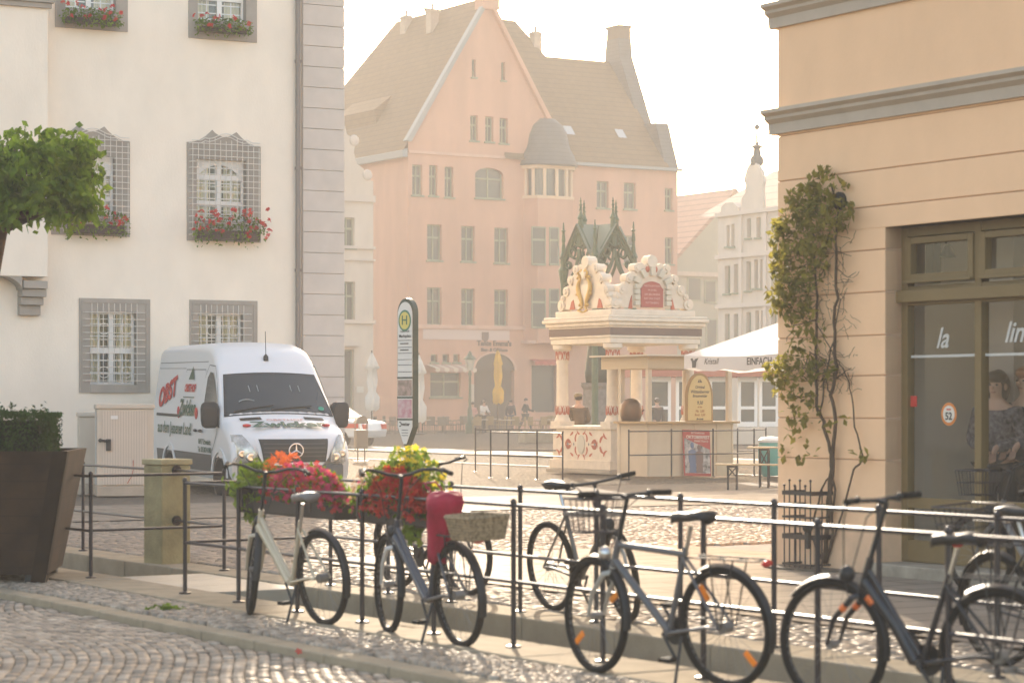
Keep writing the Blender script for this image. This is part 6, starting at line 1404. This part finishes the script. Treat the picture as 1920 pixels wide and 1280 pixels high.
for a_, c_ in ((1212, 1258), (1268, 1318), (1330, 1366), (1384, 1420), (1424, 1460), (1466, 1498)):
    a, c = GV.px(a_, 750)[0], GV.px(c_, 750)[0]; f = MB(); t = .11
    f.box(a, a + t, 0, .12, zs + .01, zr - .01); f.box(c - t, c, 0, .12, zs + .01, zr - .01); f.box(a + t, c - t, 0, .12, zs + .01, zs + .2); f.box(a + t, c - t, 0, .12, zr - .2, zr - .01); zm = zs + (zr - zs) * .38; f.box(a + t, c - t, 0, .12, zm - .06, zm + .06)
    o = f.build('window', M_white, gv); b = MB(); b.quad((a, .07, zs), (c, .07, zs), (c, .07, zr), (a, .07, zr)); b.build('pane', M_glassdark, o)
PS = Fr((3.56, 50.0), TH - math.pi / 2); mq = thing('beer_parasol', 'large square white parasol with printed valance over the beer tables, right of the booth', 'parasol', (3.56, 50, 0), TH - math.pi / 2)
M_canv = mat('canvas_white', (.62, .59, .57), .7, .25, trans=.35)
Lq = 3.5; zv0, zv1, zpk = 2.30, 2.58, 3.42; c_ = (Lq / 2, Lq / 2)
b = MB(); Q = [(0, 0), (Lq, 0), (Lq, Lq), (0, Lq)]
for i in range(4):
    p0, p1 = Q[i], Q[(i + 1) % 4]; n_ = 10
    for k in range(n_):
        t0, t1 = k / n_, (k + 1) / n_; sag = lambda t: -.05 * math.sin(math.pi * t)
        a = (p0[0] + (p1[0] - p0[0]) * t0, p0[1] + (p1[1] - p0[1]) * t0, zv1 + sag(t0)); d = (p0[0] + (p1[0] - p0[0]) * t1, p0[1] + (p1[1] - p0[1]) * t1, zv1 + sag(t1))
        b.poly([a, d, (c_[0], c_[1], zpk)]); b.poly([(a[0], a[1], zv0 + sag(t0) + .03 * math.sin(k * 1.9)), (d[0], d[1], zv0 + sag(t1) + .03 * math.sin((k + 1) * 1.9)), d, a])
b.build('canopy', M_canv, mq)
b = MB(); b.tube([(c_[0], c_[1], .05), (c_[0], c_[1], zpk - .02)], .04, 10); b.build('pole', M_boothwood, mq); b = MB(); b.box(c_[0] - .5, c_[0] + .5, c_[1] - .5, c_[1] + .5, 0, .1); b.build('base', M_gut, mq)
b = MB()
for q in Q: b.tube([(c_[0], c_[1], zv1 + .2), (q[0] * .97 + .03 * c_[0], q[1] * .97 + .03 * c_[1], zv1 - .03)], .018, 6)
b.build('rib', M_boothwood, mq)
M_prn = mat('canvas_print', (.08, .08, .08), .7)
text_obj('lettering', 'Kristall', .17, M_prn, mq, (.95, -.012, 2.44), (R(90), 0, 0), shear=.3, dz=.001); text_obj('lettering', 'EINFACH', .2, M_prn, mq, (2.55, -.012, 2.42), (R(90), 0, 0), dz=.001, bold=.004)
b = MB(); b.prism([(.30, 2.32), (.42, 2.32), (.44, 2.44), (.52, 2.52), (.40, 2.50), (.36, 2.46), (.30, 2.52), (.24, 2.5), (.29, 2.44)], 'xz', -.014, -.010); b.build('emblem', M_prn, mq)
def bench(nm, label, cat, w_, d_, h_, px0, ybot, rz):
    q = gp(px0, ybot); o = thing(nm, label, cat, q, rz)
    b = MB(); b.box(-.12, w_ - .12, 0, d_, h_ - .03, h_); b.build('top', mat('bench_wood', (.50, .36, .2), .5, .3, var=.1, vs=5), o, bev=.004)
    for x in (.12, w_ - .42):
        b = MB()
        for y in (.04, d_ - .04): b.tube([(x, y, 0), (x, y, h_ - .03)], .018, 6); b.tube([(x + .16, y, 0), (x + .16, y, h_ - .03)], .018, 6)
        for s_ in (0, 1): b.tube([(x + .16 * s_, .05, h_ - .06), (x + .16 * (1 - s_), d_ - .05, h_ * .5)], .010, 5); b.tube([(x + .16 * s_, .05, h_ * .5), (x + .16 * (1 - s_), .05, h_ - .06)], .010, 5)
        b.box(x - .02, x + .18, .03, d_ - .03, h_ - .07, h_ - .032); b.build('leg', M_dark, o)
bench('beer_bench', 'folding beer bench with a light top in front of the beer table', 'bench', 2.2, .26, .48, 1352, 918, R(-8))
bench('beer_table', 'folding beer table standing behind the beer bench', 'table', 2.2, .6, .77, 1412, 914, R(-8))
q = gp(1448, 893); wb = thing('teal_tub', 'teal rounded tub with a pale lid beside the beer table', 'tub', q, 0)
b = MB(); b.lathe([(.20, 0), (.24, .05), (.30, .35), (.31, .62), (.29, .74)], (0, 0, 0), 20); b.build('tub', mat('teal', (.07, .30, .27), .45, .4, var=.08), wb, smooth=True); b = MB(); b.lathe([(.30, .742), (.31, .79), (.24, .85), (.02, .87)], (0, 0, 0), 20); b.build('lid', M_white, wb, smooth=True)

# ================= railings =================
def railing(name, label, pts, z=.95, rails=(.93, .43), r=.018, rr=.013, group=None, posts=None, cap=True):
    o = thing(name, label, 'railing', (pts[0][0], pts[0][1], 0), 0, group); ox, oy = pts[0][:2]
    L_ = [(p[0] - ox, p[1] - oy) for p in pts]
    for i, p in enumerate(L_):
        if posts and i not in posts: continue
        b = MB(); b.tube([(p[0], p[1], 0), (p[0], p[1], z)], r, 10); b.lathe([(.05, 0), (.05, .012), (.02, .02)], (p[0], p[1], 0), 12)
        if cap: b.ell((p[0], p[1], z), (r * 1.25, r * 1.25, r * 1.5), 10, 6)
        b.build('post', M_black, o, smooth=True)
    for zz in rails:
        b = MB(); b.tube([(p[0], p[1], zz) for p in L_], rr, 8); b.build('rail', M_black, o, smooth=True)
    return o
SP = 1.05
railing('railing', 'black iron railing along the near edge of the water channel, bicycles leaning on it', [sw(SP * k, 0) for k in range(-5, 6)])
railing('railing', 'short black railing by the planter, left of the small stone bridge', [sw(SP * k, 0) for k in range(-11, -6)])
railing('railing', 'black iron railing along the far edge of the water channel', [sw(-5.40 + SP * k, 1.45) for k in range(0, 11)])
railing('railing', 'black railing running from the stone pillar to the far bridge corner', [sw(-8.75, 1.45), sw(-7.6, 1.45)], posts=(1,))
railing('railing', 'black railing running left from the stone pillar behind the planter', [sw(-13, 1.45), sw(-11.2, 1.45), sw(-9.15, 1.45)], posts=(0, 1))
railing('railing', 'black railing across the left side of the stone bridge', [sw(-7.45, .06), sw(-7.55, 1.4)], posts=(5,))
railing('railing', 'black railing across the right side of the stone bridge', [sw(-5.3, .06), sw(-5.38, 1.4)], posts=(5,))
pil = Fr(sw(-8.95, 1.45), TH + R(0)); pr = thing('stone_pillar', 'square weathered sandstone pillar holding the railing ends beside the bridge', 'pillar', (*pil.o[:2], 0), TH + R(8))
b = MB(); b.box(-.17, .17, -.17, .17, -.3, .98); b.build('shaft', mat('sandstone', (.30, .25, .13), .8, .25, var=.25, vs=3, bump=.3), pr, bev=.015); b = MB(); b.box(-.185, .185, -.185, .185, .982, 1.04); b.build('cap', mat('sandstone_cap', (.36, .30, .17), .8, .25, var=.2, vs=3), pr, bev=.01)
b = MB()
for z in (.93, .43):
    for s_ in (-1, 1): b.M = Matrix.Translation((0, s_ * .171, z)) @ Matrix.Rotation(R(90), 4, 'X'); b.lathe([(.05, -.02), (.05, .02)], (0, 0, 0), 12)
b.build('mount', M_black, pr)
railing('railing', 'thin black railing on the square left of the well house', [gp(920, 896), gp(953, 897), gp(1007, 899), gp(1055, 902)], z=1.0, rails=(.98, .50))
q = gp(1057, 890); railing('railing', 'thin black railing behind the left one, running towards the well house', [(q[0] - 2.0, q[1] + 2.5), (q[0] - .1, q[1] + 2.2)], z=1.0, rails=(.98, .50))
railing('railing', 'thin black railing in front of the sales booth', [gp(1179, 898), gp(1259, 896), gp(1337, 894), gp(1414, 892)], z=1.02, rails=(1.0, .5))
railing('railing', 'thin black railing near the teal tub at the corner building', [gp(1383, 886), gp(1436, 884)], z=1.0, rails=(.98, .5))
# ================= flower troughs on the railing =================
M_trough = mat('trough_dark', (.045, .035, .03), .6)
def trough(label, s0, s1, build):
    m = (s0 + s1) / 2; o = thing('flower_trough', label, 'flower trough', (*sw(m, .17), .72), TH); L_ = (s1 - s0) / 2
    b = MB(); b.box(-.11, .11, -L_, L_, 0, .19); b.build('trough', M_trough, o, bev=.015)
    for y in (-L_ * .7, L_ * .7): b = MB(); b.box(-.19, -.11, y - .015, y + .015, .15, .2); b.box(-.195, -.185, y - .015, y + .015, .05, .2); b.build('hook', M_black, o)
    build(o, L_); return o
# local y = -s: larger y is farther along the channel (left in the picture)
def dome(n, y0, y1, z0, zt, rx=.14, k=.6):
    """points filling a rounded heap over y0..y1, highest in the middle"""
    out = []
    for _ in range(n):
        t = rnd.random(); y = y0 + (y1 - y0) * t; h = zt * (1 - abs(2 * t - 1) ** 2.4 * k); q = rnd.random() ** .6
        out.append((rnd.uniform(-1, 1) * rx * (1.15 - q * .6) - .02, y, z0 + (h - z0) * q))
    return out
def t1(o, L):
    b = MB(); pts = cloudpts(900, (-.03, L * .72, .20), (.17, .33, .22), .1, 22, .4) + cloudpts(350, (-.06, L * .80, .02), (.12, .26, .22), .1, 8, .5)
    leafcloud(b, pts, .07, 1); leafcloud(b, dome(1000, -L - .05, L * .6, .1, .40), .05, 0)
    b.build('foliage', [M_leaf, M_lime], o)
    b = MB(); flowers(b, [(x - .06, y, z) for x, y, z in dome(520, -L - .05, L * .42, .06, .42)], .042, [0, 0, 0, 2])
    flowers(b, [(x, y, z + .03) for x, y, z in dome(90, -L * .1, L * .55, .30, .46)], .045, 1)
    flowers(b, dome(50, -L, L * .2, .05, .2), .04, 2)
    b.build('blossom', [M_pink, M_orange, M_red], o)
def t2(o, L):
    b = MB(); leafcloud(b, dome(1500, -L * .95, L * 1.1, .05, .46, .16), .05, 0)
    leafcloud(b, [(x, y, z) for x, y, z in dome(300, -L * .9, L * .6, .36, .56)], .05, 1)
    leafcloud(b, dome(650, L * .35, L * 1.3, .10, .42), .028, 2)
    leafcloud(b, cloudpts(40, (-.1, -L * .5, -.05), (.05, .16, .1), .3), .08, 1)
    b.build('foliage', [M_leaf, M_lime, mat('dry_sprig', (.32, .20, .12), .7, .2, trans=.4)], o)
    b = MB(); flowers(b, [(x - .07, y, z) for x, y, z in dome(520, -L * .95, L * .6, .04, .42)], .05, 0)
    flowers(b, dome(85, -L * .95, L * .5, .34, .57), .045, 1)
    flowers(b, dome(45, L * .7, L * 1.25, .1, .3), .036, 2)
    b.build('blossom', [M_red, M_yellow, M_pink], o)
trough('flower trough with pink and orange blossoms and lime foliage, behind the cream bicycle', -4.35, -2.65, t1)
trough('flower trough with red and yellow blossoms, behind the dark step-through bicycle', -2.3, -1.2, t2)

# ================= bicycles =================
def bicycle(label, rear, front, lean=0, steer=0, frame='step', col=(.1, .1, .1), wb=1.08, sad=.95, bar=1.05, rack=True, basket=None, fend=True, colfork=None, barstyle='city', orange=False, accent=None, guard=False, sadcol=None, R_=.345, nospoke=False, kick=True):
    d = Vector((front[0] - rear[0], front[1] - rear[1], 0)); ang = math.atan2(d.y, d.x)
    o = thing('bicycle', label, 'bicycle', (rear[0], rear[1], rear[2] if len(rear) > 2 else 0), 0, rot=(lean, 0, ang)); o.rotation_euler = (lean, 0, ang)
    mf = mat('bike_paint_%02d%02d%02d' % tuple(int(c * 99) for c in col), col, .35, .4, .1, coat=.2); mfk = mf if colfork is None else mat('bike_fork_%02d%02d%02d' % tuple(int(c * 99) for c in colfork), colfork, .35, .5, .2)
    RA = Vector((0, 0, R_)); FA = Vector((wb, 0, R_)); BB = Vector((.44, 0, .29)); ST = Vector((.27, 0, sad - .18)); HB = Vector((wb - .20, 0, .66)); HT = Vector((wb - .25, 0, .80 if bar > 1 else .76))
    ax = (HT - HB).normalized(); SM = Matrix.Translation(HB) @ Matrix.Rotation(steer, 4, ax) @ Matrix.Translation(-HB)
    b = MB(); T = lambda pts, r, n=10: b.tube(pts, r, n)
    T([HB - ax * .02, HT + ax * .01], .022); T([BB, ST], .017); T([BB - Vector((0, .035, 0)), BB + Vector((0, .035, 0))], .024)
    if frame == 'diamond': T([HB + ax * .03, BB], .024); T([HT - ax * .02, ST - Vector((0, 0, .04))], .019)
    elif frame == 'step':
        C = HB + ax * .05; T([C] + [C + (BB - C) * t + Vector((-.07 * math.sin(math.pi * t), 0, -.10 * math.sin(math.pi * t))) for t in (.2, .4, .6, .8)] + [BB], .030)
    elif frame == 'deep':
        C = HB + ax * .03; T([C, C + (BB - C) * .5 + Vector((-.02, 0, -.03)), BB + Vector((.05, 0, 0)), BB], .036); T([HT - ax * .05, HT - ax * .05 + (BB - HT) * .45 + Vector((-.02, 0, 0)), BB + Vector((.02, 0, .03))], .018)
    elif frame == 'mixte':
        T([HB + ax * .02, BB], .023); T([HT - ax * .02, Vector((.36, 0, .52))], .019)
    for s_ in (-1, 1):
        T([BB + Vector((-.03, s_ * .03, 0)), RA + Vector((.1, s_ * .055, 0)), RA + Vector((0, s_ * .065, 0))], .010); T([ST + (BB - ST) * .12 + Vector((0, s_ * .015, 0)), RA + Vector((0, s_ * .065, 0))], .009)
    fo = b.build('frame', mf, o, smooth=True)
    if accent:
        b = MB(); q = HB + (BB - HB) * .12; b.tube([q, q + (BB - HB).normalized() * .05], .038, 10); b.build('decal', accent, fo)
    # steering: fork, front wheel, bar
    b = MB(); b.M = SM
    b.tube([HB + ax * -.01, HB - ax * .05], .024, 10)
    for s_ in (-1, 1): b.tube([HB - ax * .05 + Vector((0, s_ * .02, 0)), HB - ax * .06 + Vector((.01, s_ * .055, 0)), FA + Vector((-.05, s_ * .058, .14)), FA + Vector((0, s_ * .055, 0))], [.016, .018, .015, .010], 8)
    fk = b.build('fork', mfk, o, smooth=True)
    if accent:
        for s_ in (-1, 1): b = MB(); b.M = SM; q = HB - ax * .06 + Vector((.01, s_ * .055, 0)); e = FA + Vector((-.05, s_ * .058, .14)); b.tube([q + (e - q) * .35, q + (e - q) * .55], .021, 8); b.build('decal', accent, fk)
    def wheel(nm, C, M_):
        b = MB(); b.M = M_; b.tube([(C.x + (R_ - .036) * math.cos(a), C.y, C.z + (R_ - .036) * math.sin(a)) for a in [i * math.pi / 20 for i in range(40)]], .011, 6, closed=True)
        b.tube([C + Vector((0, -.035, 0)), C + Vector((0, .035, 0))], .022 if nm == 'front_wheel' else .035, 10)
        for k in range(24):
            a = k * math.pi / 12; a2 = a + (.5 if k % 2 else -.5); s_ = -1 if k % 4 < 2 else 1
            b.tube([(C.x + .025 * math.cos(a2), C.y + s_ * .028, C.z + .025 * math.sin(a2)), (C.x + (R_ - .045) * math.cos(a), C.y, C.z + (R_ - .045) * math.sin(a))], .0014, 3)
        w_ = b.build(nm, M_rim, o, smooth=True)
        b = MB(); b.M = M_; b.tube([(C.x + (R_ - .022) * math.cos(a), C.y, C.z + (R_ - .022) * math.sin(a)) for a in [i * math.pi / 28 for i in range(56)]], .0255, 8, closed=True); b.build('tyre', M_rubber, w_, smooth=True)
        if orange:
            for a in (2.6, 5.6) if nm == 'front_wheel' else (.9, 3.9):
                b = MB(); b.M = (M_ if M_ is not None else Matrix.Identity(4)) @ Matrix.Translation(C) @ Matrix.Rotation(-a, 4, 'Y'); b.box(.19, .29, -.008, .008, -.018, .018); b.build('reflector', mat('amber', (.75, .28, .02), .3, .5, trans=.3), w_, bev=.004)
        return w_
    wheel('rear_wheel', RA, None); wheel('front_wheel', FA, SM)
    if fend:
        for nm, C, a0, a1, M_ in (('rear_mudguard', RA, -12, 165, None), ('front_mudguard', FA, 40, 190, SM)):
            b = MB(); b.M = M_; pts = arc(C.x, C.z, R_ + .018, a0 if nm[0] == 'f' else 15, a1 if nm[0] == 'f' else 190, 16)
            if nm[0] == 'r': pts = arc(C.x, C.z, R_ + .018, 60, 200, 16)
            vs = []; 
            for x, z in pts:
                for y, dz in ((-.028, -.012), (0, .006), (.028, -.012)): rr = Vector((x - C.x, z - C.z)).normalized(); vs.append((x + rr.x * dz, y, z + rr.y * dz))
            b.add(vs, [(i * 3 + j, i * 3 + j + 1, i * 3 + 4 + j, i * 3 + 3 + j) for i in range(len(pts) - 1) for j in range(2)]); b.build(nm, M_dark, o, smooth=2)
    # saddle
    b = MB(); b.tube([ST - Vector((-.01, 0, .05)), ST + Vector((-.05, 0, .13))], .013, 8); b.build('seat_post', M_chrome, o, smooth=True)
    sc_ = ST + Vector((-.05, 0, .17)); b = MB(); P = []
    st_ = [(-.14, .06, .0), (-.13, .085, .02), (-.06, .085, .025), (.0, .05, .012), (.08, .026, .01), (.14, .018, .0), (.15, .01, -.01)]
    for x, w_, z in st_:
        for k in range(8): a = 2 * math.pi * k / 8; P.append((sc_.x + x, w_ * math.cos(a), sc_.z + z + (.022 if math.sin(a) > 0 else .035) * math.sin(a)))
    b.add(P, [(i * 8 + j, i * 8 + (j + 1) % 8, (i + 1) * 8 + (j + 1) % 8, (i + 1) * 8 + j) for i in range(6) for j in range(8)] + [tuple(range(7, -1, -1)), tuple(range(48, 56))]); b.build('saddle', sadcol or M_dark, o, smooth=2)
    # bar
    Hc = HT + ax * (bar - HT.z) ; b = MB(); b.M = SM; b.tube([HT, Hc], .014, 8); b.tube([Hc, Hc + Vector((.06, 0, .01))], .015, 8)
    c = Hc + Vector((.06, 0, .01))
    if barstyle == 'city': half = [(0, 0, 0), (.02, .08, .01), (.03, .17, .04), (-.03, .25, .045), (-.14, .30, .03), (-.20, .31, .02)]
    else: half = [(0, 0, 0), (.0, .12, .005), (-.02, .22, .012), (-.04, .31, .012)]
    pts = [c + Vector((x, -y, z)) for x, y, z in reversed(half)] + [c + Vector(h) for h in half[1:]]; b.tube(pts, .0115, 8)
    hb = b.build('handlebar', M_dark if barstyle != 'chrome' else M_chrome, o, smooth=True)
    for s_ in (-1, 1):
        e0, e1 = Vector(half[-2]), Vector(half[-1]); e0.y *= s_; e1.y *= s_; dd = (e1 - e0).normalized()
        b = MB(); b.M = SM; b.tube([c + e1 - dd * .11, c + e1 + dd * .01], .017, 8); b.build('grip', M_rubber, hb, smooth=True)
        b = MB(); b.M = SM; q = c + e1 - dd * .13; b.tube([q, q + Vector((.05, 0, -.02)), q + dd * .07 + Vector((.055, 0, -.03))], .006, 5); b.ell((q.x, q.y, q.z), (.02, .02, .02), 8, 6); b.build('brake_lever', M_dark, hb)
    b = MB(); b.M = SM
    for s_ in (-1, 1): b.tube([c + Vector((.05, s_ * .18, .0)), c + Vector((.14, s_ * .10, -.10)), HB + Vector((.10, s_ * .03, .05)), HB - ax * .1 + Vector((.02, s_ * .04, 0))], .0035, 4)
    b.build('brake_cable', M_dark, hb)
    b = MB(); b.M = SM; q = HB + Vector((.07, 0, .06)); b.ell((q.x + .03, 0, q.z), (.045, .04, .045), 12, 8); b.build('headlight', M_dark if not orange else M_chrome, o, smooth=2)
    # drivetrain
    b = MB(); b.M = Matrix.Translation(BB) @ Matrix.Rotation(R(90), 4, 'X'); b.lathe([(.085, .045), (.085, .05), (.02, .05)], (0, 0, 0), 20)
    b.M = None
    a = .9
    for s_ in (-1, 1):
        e = BB + Vector((.17 * math.cos(a) * s_, -s_ * .075, .17 * math.sin(a) * s_)); b.tube([BB + Vector((0, -s_ * .06, 0)), e], .010, 6)
    ck = b.build('crank', M_dark, o)
    for s_ in (-1, 1):
        e = BB + Vector((.17 * math.cos(a) * s_, -s_ * .13, .17 * math.sin(a) * s_)); b = MB(); b.box(e.x - .045, e.x + .045, e.y - .045, e.y + .045, e.z - .012, e.z + .012); b.build('pedal', M_rubber, ck, bev=.004)
    b = MB(); b.prism([(BB.x + .09, BB.z + .05), (0, R_ + .045), (-.06, R_), (0, R_ - .045), (BB.x, BB.z - .09), (BB.x + .09, BB.z - .04)] if guard else [(BB.x, BB.z + .085), (0, R_ + .035), (0, R_ + .03), (BB.x, BB.z + .078)], 'xz', -.058, -.050); b.build('chain_guard' if guard else 'chain', M_dark, o)
    if kick: b = MB(); b.tube([Vector((.30, .05, .28)), Vector((.26, .17, .02))], .010, 6); b.build('kickstand', M_dark, o)
    if rack:
        b = MB(); z = R_ * 2 + .05
        for s_ in (-1, 1): b.tube([(.22, s_ * .05, z), (-.30, s_ * .06, z), (-.32, s_ * .03, z)], .006, 6); b.tube([(-.02, s_ * .065, R_), (-.14, s_ * .06, z)], .005, 5); b.tube([(-.0, s_ * .065, R_), (.04, s_ * .06, z)], .005, 5)
        for x in (-.30, -.15, .0, .15): b.tube([(x, -.06, z), (x, .06, z)], .005, 5)
        b.build('rack', M_dark, o)
        b = MB(); b.ell((-.34, 0, z - .015), (.018, .045, .02), 12, 6); b.build('rear_light', mat('rear_red', (.55, .03, .02), .25, .5), o, smooth=2)
    if basket:
        x0, y0, z0, lx, ly, lz, M_ = (wb - .20, 0, .84, .22, .30, .20, SM) if basket == 'front' else (-.18, 0, R_ * 2 + .06, .40, .32, .22, None)
        b = MB(); b.M = M_
        if basket == 'front': x0 = wb + .02
        for z, f in ((0, .82), (lz * .5, .92), (lz, 1.0)):
            for q in ([(-1, -1), (1, -1), (1, 1), (-1, 1)],): b.tube([(x0 + ex * lx / 2 * f, ey * ly / 2 * f, z0 + z) for ex, ey in q], .004 if z < lz else .007, 5, closed=True)
        n_ = 7
        for k in range(n_ + 1):
            t = -1 + 2 * k / n_
            for ex, ey in ((t, -1), (t, 1), (-1, t), (1, t)): b.tube([(x0 + ex * lx / 2 * .82, ey * ly / 2 * .82, z0), (x0 + ex * lx / 2, ey * ly / 2, z0 + lz)], .003, 4)
            b.tube([(x0 + t * lx / 2 * .82, -ly / 2 * .82, z0), (x0 + t * lx / 2 * .82, ly / 2 * .82, z0)], .003, 4)
        b.build('basket', M_black, o)
    return o
g2 = lambda px, y: gp(px, y)
STR = -.03
def gps(px, y): p = gp(px, y, -.01); return (p[0], p[1], -.012)
b1 = bicycle('cream step-through bicycle leaning on the railing in front of the pink flower trough', gps(610, 1171), gps(474, 1151), R(-4), R(-27), 'deep', (.50, .42, .30), 1.10, .93, 1.10, rack=False, colfork=(.42, .36, .27), guard=False, sadcol=mat('saddle_grey', (.20, .18, .17), .5))
b2 = bicycle('dark blue-grey step-through bicycle with a red cloth bag over its saddle', gps(866, 1212), gps(724, 1184), R(-4), R(-11), 'deep', (.055, .06, .075), 1.12, .95, 1.12, colfork=(.5, .48, .45))
p3r, p3f = gps(1367, 1288), gps(1116, 1259)
b3 = bicycle('silver-grey trekking bicycle with front wire basket and amber wheel reflectors', p3r, p3f, R(-5), R(-14), 'diamond', (.10, .10, .105), 1.06, .97, 1.08, basket='front', colfork=(.36, .34, .30), barstyle='flat', orange=True)
b4 = bicycle('black bicycle with orange decals on frame and fork at the lower right', gps(1880, 1357), gps(1577, 1329), R(-4), R(-6), 'deep', (.02, .02, .024), .98, .93, 1.12, barstyle='flat', accent=mat('accent_orange', (.72, .16, .03), .4), orange=False)
q0 = sw(-5.9, 1.95); b5 = bicycle('dark bicycle parked beyond the channel, half hidden by the flower troughs', (*sw(-4.9, 1.86), 0), (*sw(-3.8, 1.90), 0), R(4), R(5), 'step', (.03, .03, .035), 1.1, 1.0, 1.1)
b6 = bicycle('black mountain bicycle with disc wheels leaning on the far railing behind the trekking bicycle', (*sw(-2.22, 1.74), 0), (*sw(-1.20, 1.70), 0), R(5), R(-14), 'diamond', (.14, .13, .11), 1.06, .98, 1.02, rack=False, colfork=(.42, .39, .33), barstyle='flat', fend=False)
b7 = bicycle('dark city bicycle with a rear wire basket beyond the far railing, before the shop window', (*sw(2.5, 1.95), 0), (*sw(3.55, 1.92), 0), R(4), R(4), 'step', (.04, .04, .045), 1.08, .95, 1.08, basket='rear', rack=True)
b8 = bicycle('grey bicycle with a front wire basket standing close to the shop window', (*sw(-.2, 5.2), .012), (*sw(-1.28, 5.25), .012), R(3), R(10), 'step', (.16, .15, .14), 1.08, .95, 1.05, basket='front')
wk = mat('wicker_basket', (.27, .20, .12), .8, .2, var=.5, vs=45, bump=.6, bs=60)
b = MB(); z0, z1, xa, xb, yh = .745, .88, -.50, -.17, .14
for i in range(8):
    z = z0 + (z1 - z0) * i / 7; f = .84 + .16 * i / 7; xm, xh = (xa + xb) / 2, (xb - xa) / 2 * f
    b.tube([(xm - xh, -yh * f, z), (xm + xh, -yh * f, z), (xm + xh, yh * f, z), (xm - xh, yh * f, z)], .014 if i < 7 else .018, 5, closed=True)
b.box(xa + .05, xb - .05, -yh * .84, yh * .84, z0 - .01, z0 + .01); b.build('basket', wk, b2)
# red bag over the saddle of the dark bicycle
sp_ = Vector((.15, 0, .95)); w_ = b2.matrix_basis @ sp_
bag = thing('cloth_bag', 'red cloth bag hung over the saddle of the dark step-through bicycle', 'bag', tuple(w_), 0, rot=tuple(b2.rotation_euler))
b = MB(); n_ = 20; vs = []
prof = [(.02, .075, -.06), (.10, .07, -.05), (.145, .05, -.04), (.16, .0, -.03), (.145, -.06, -.005), (.115, -.15, .05), (.095, -.24, .09), (.085, -.32, .11), (.075, -.40, .13), (.01, -.41, .13)]
for r_, z, dx in prof:
    for j in range(n_): a = 2 * math.pi * j / n_; f = 1 + .16 * math.sin(5 * a + z * 6) * min(1, abs(z - .08) * 4) + .05 * math.sin(9 * a); vs.append((dx + r_ * f * math.cos(a) * 1.05, r_ * f * math.sin(a) * .72, z + .012 * math.sin(3 * a)))
b.add(vs, [(i * n_ + j, i * n_ + (j + 1) % n_, (i + 1) * n_ + (j + 1) % n_, (i + 1) * n_ + j) for i in range(len(prof) - 1) for j in range(n_)] + [tuple(range(n_ - 1, -1, -1)), tuple((len(prof) - 1) * n_ + j for j in range(n_))]); b.build('bag_cloth', mat('red_cloth', (.42, .02, .06), .6, .3, var=.25, vs=6, trans=.3), bag, smooth=2)
b = MB(); b.tube([(.11, .03, .07), (.16, .05, .13), (.05, .02, .14), (0, .0, .09)], .008, 6); b.build('handle', mat('red_strap', (.3, .015, .04), .6), bag)
# small growth and fallen petals on the ground
p = gp(312, 1146, -.03); wd = thing('weed', 'small green weed growing at the kerb edge in the left foreground', 'weed', (p[0], p[1], -.06), 0); b = MB(); leafcloud(b, cloudpts(60, (0, 0, .05), (.16, .06, .04), .1), .06); b.build('leaf', M_leaf, wd)
b = MB()
for px, y in ((467, 1174), (588, 1197), (694, 1218), (660, 1163), (520, 1190), (730, 1240), (600, 1168), (560, 1225)):
    p = gp(px, y, -.05); flowers(b, [(p[0], p[1], -.035)], .05, rnd.choice((0, 0, 1)))
o = b.build('fallen_petals', [M_red, M_yellow]); tag(o, 'fallen red and yellow petals scattered along the kerb', 'petals', kind='stuff')

# ================= the hazy air =================
hm = bpy.data.materials.new('haze'); hm.use_nodes = True; t = hm.node_tree; t.nodes.remove(t.nodes['Principled BSDF'])
pv = t.nodes.new('ShaderNodeVolumePrincipled'); pv.inputs['Color'].default_value = (.98, .92, .84, 1); pv.inputs['Density'].default_value = .0019; pv.inputs['Anisotropy'].default_value = .0
t.links.new(pv.outputs[0], t.nodes['Material Output'].inputs['Volume'])
b = MB(); b.box(-75, 75, -12, 190, -2, 42); o = b.build('haze', hm); o['kind'] = 'stuff'
